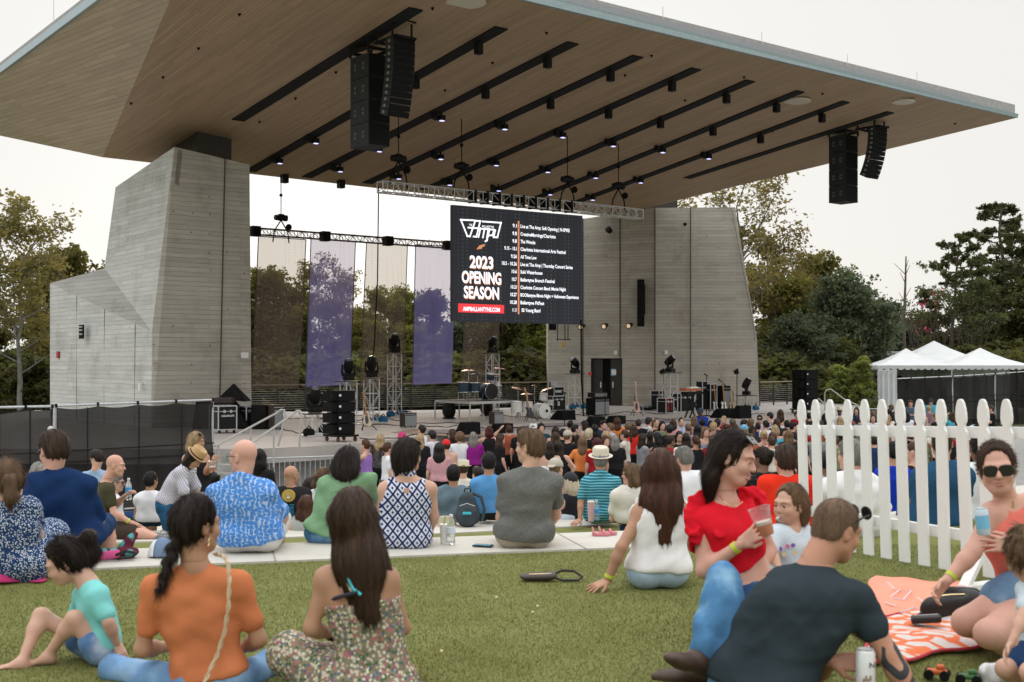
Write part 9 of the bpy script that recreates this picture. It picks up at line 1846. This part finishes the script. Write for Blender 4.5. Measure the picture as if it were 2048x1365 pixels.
MB().box(Vector(c)+Vector((.0,.0,.06)),(.17,.04,.06),(.95,.2,.1)).build('pink_lining',mat('lining_pink',(.60,.09,.25),var=.1),r_,bevel=.02);MB().tube([Vector(c)+Vector(v)for v in((.06,0,.06),(.14,-.02,.09),(.19,.03,.07),(.16,.06,.04),(.06,.02,.03))],.012,6).build('handle',BLK,r_)
c=np.array(P(935,1055,14.15));c[2]=-.53;r_=thing('backpack','dark slate backpack standing on the second seat wall','backpack',Vector(c));BPM=mat('backpack_slate',(.035,.050,.062),var=.12,rough=.7)
sdf_obj(r_,'pack_body',BPM,c-.3,c+(.3,.3,.6),.009,lambda f:(f.cap(c+(0,0,.13),c+(.0,0,.30),.15,.10,k=.03,flat=(0,1,0),fs=.6),f.cap(c+(-.01,-.08,.10),c+(.01,-.07,.16),.10,.09,k=.02,flat=(0,1,0),fs=.5),f.wave(.004,40,3)))
MB().tube([Vector(c)+Vector(v)for v in((-.04,.02,.40),(-.03,.0,.44),(.03,.0,.44),(.04,.02,.40))],.010,6).build('grab_handle',BLK,r_);MB().tube([Vector(c)+Vector(v)for v in((.06,.04,.38),(.16,.02,.34),(.20,-.02,.20),(.17,-.03,.06))],.020,7).build('shoulder_strap',BPM,r_);MB().box(Vector(c)+Vector((0,-.16,.17)),(.10,.01,.03)).build('teal_tab',mat('tab_teal',(.05,.5,.60),var=.05),r_,bevel=.004);MB().tube([Vector(c)+Vector(v)for v in((-.09,-.13,.25),(0,-.155,.285),(.09,-.13,.25))],.004,5).build('zip',STEEL,r_)
c=P(893,1052,14.2);r_=thing('sun_hat','beige hat lying on the second seat wall left of the backpack','hat',c);MB().lathe(c,[(.17,0),(.12,.012),(.11,.06),(.08,.11),(0,.12)],20).build('hat_body',mat('hat_beige',(.40,.35,.26),var=.08),r_,smooth=True)
for k,(px,py)in enumerate(((1065,1225),(1075,1213),(883,1303),(993,1195))):
 c=G(px,py,.014);o=MB();o.ball(c,.006,6);o.ball(c+Vector((.005,.003,.003)),.0045,6);o.ball(c+Vector((-.004,.004,.002)),.0045,5);q=o.build('popcorn',mat('popcorn',(.72,.66,.42),var=.1),smooth=True);tag(q,['pale popcorn piece on the open lawn, left one of the near pair','pale popcorn piece on the open lawn, right one of the near pair','pale popcorn piece on the lawn low beside the floral dress','pale popcorn piece on the lawn below the seat wall man'][k],'popcorn','popcorn pieces')
def toy(px,py,d,col,label):
 c=G(px,py,0);r_=thing('toy_truck',label,'toy',c,'toy trucks')
 MB().box(c+UP*.040,(.09,.045,.022),(.9,-.4,0)).build('toy_body',mat('toy_'+col[0],col[1],var=.1,rough=.4),r_,bevel=.008);MB().box(c+UP*.060+Vector((.015,0,0)),(.035,.035,.022),(.9,-.4,0)).build('cab',mat('toy_'+col[0],col[1]),r_,bevel=.008)
 for a in(-.033,.033):
  for b2 in(-.026,.026):MB().lathe(c+Vector((.9,-.4,0)).normalized()*a+Vector((.4,.9,0)).normalized()*b2+UP*.03,[(.022,-.009),(.022,.009)],12,axis=(.4,.9,0)).build('wheel',BLACK,r_)
toy(1874,1362,0,('orange',(.55,.12,.03)),'small orange toy truck with black wheels at the towel\'s near edge');toy(1938,1372,0,('green',(.05,.16,.05)),'small dark green toy truck right of the orange one')
c=G(2010,1370,0);r_=thing('snack_bag','crumpled white snack bag with a yellow patch at the bottom right','bag',c);cc_=np.array(c);sdf_obj(r_,'bag_foil',mat('foil_white',(.70,.70,.70),var=.1,rough=.35),cc_-.2,cc_+.25,.008,lambda f:(f.cap(cc_+(-.08,0,.04),cc_+(.08,0,.05),.045,.05,k=.02),f.wave(.010,60,3)));MB().box(c+Vector((0,-.05,.06)),(.06,.02,.04)).build('patch',mat('patch_yellow',(.7,.5,.05),var=.05),r_)
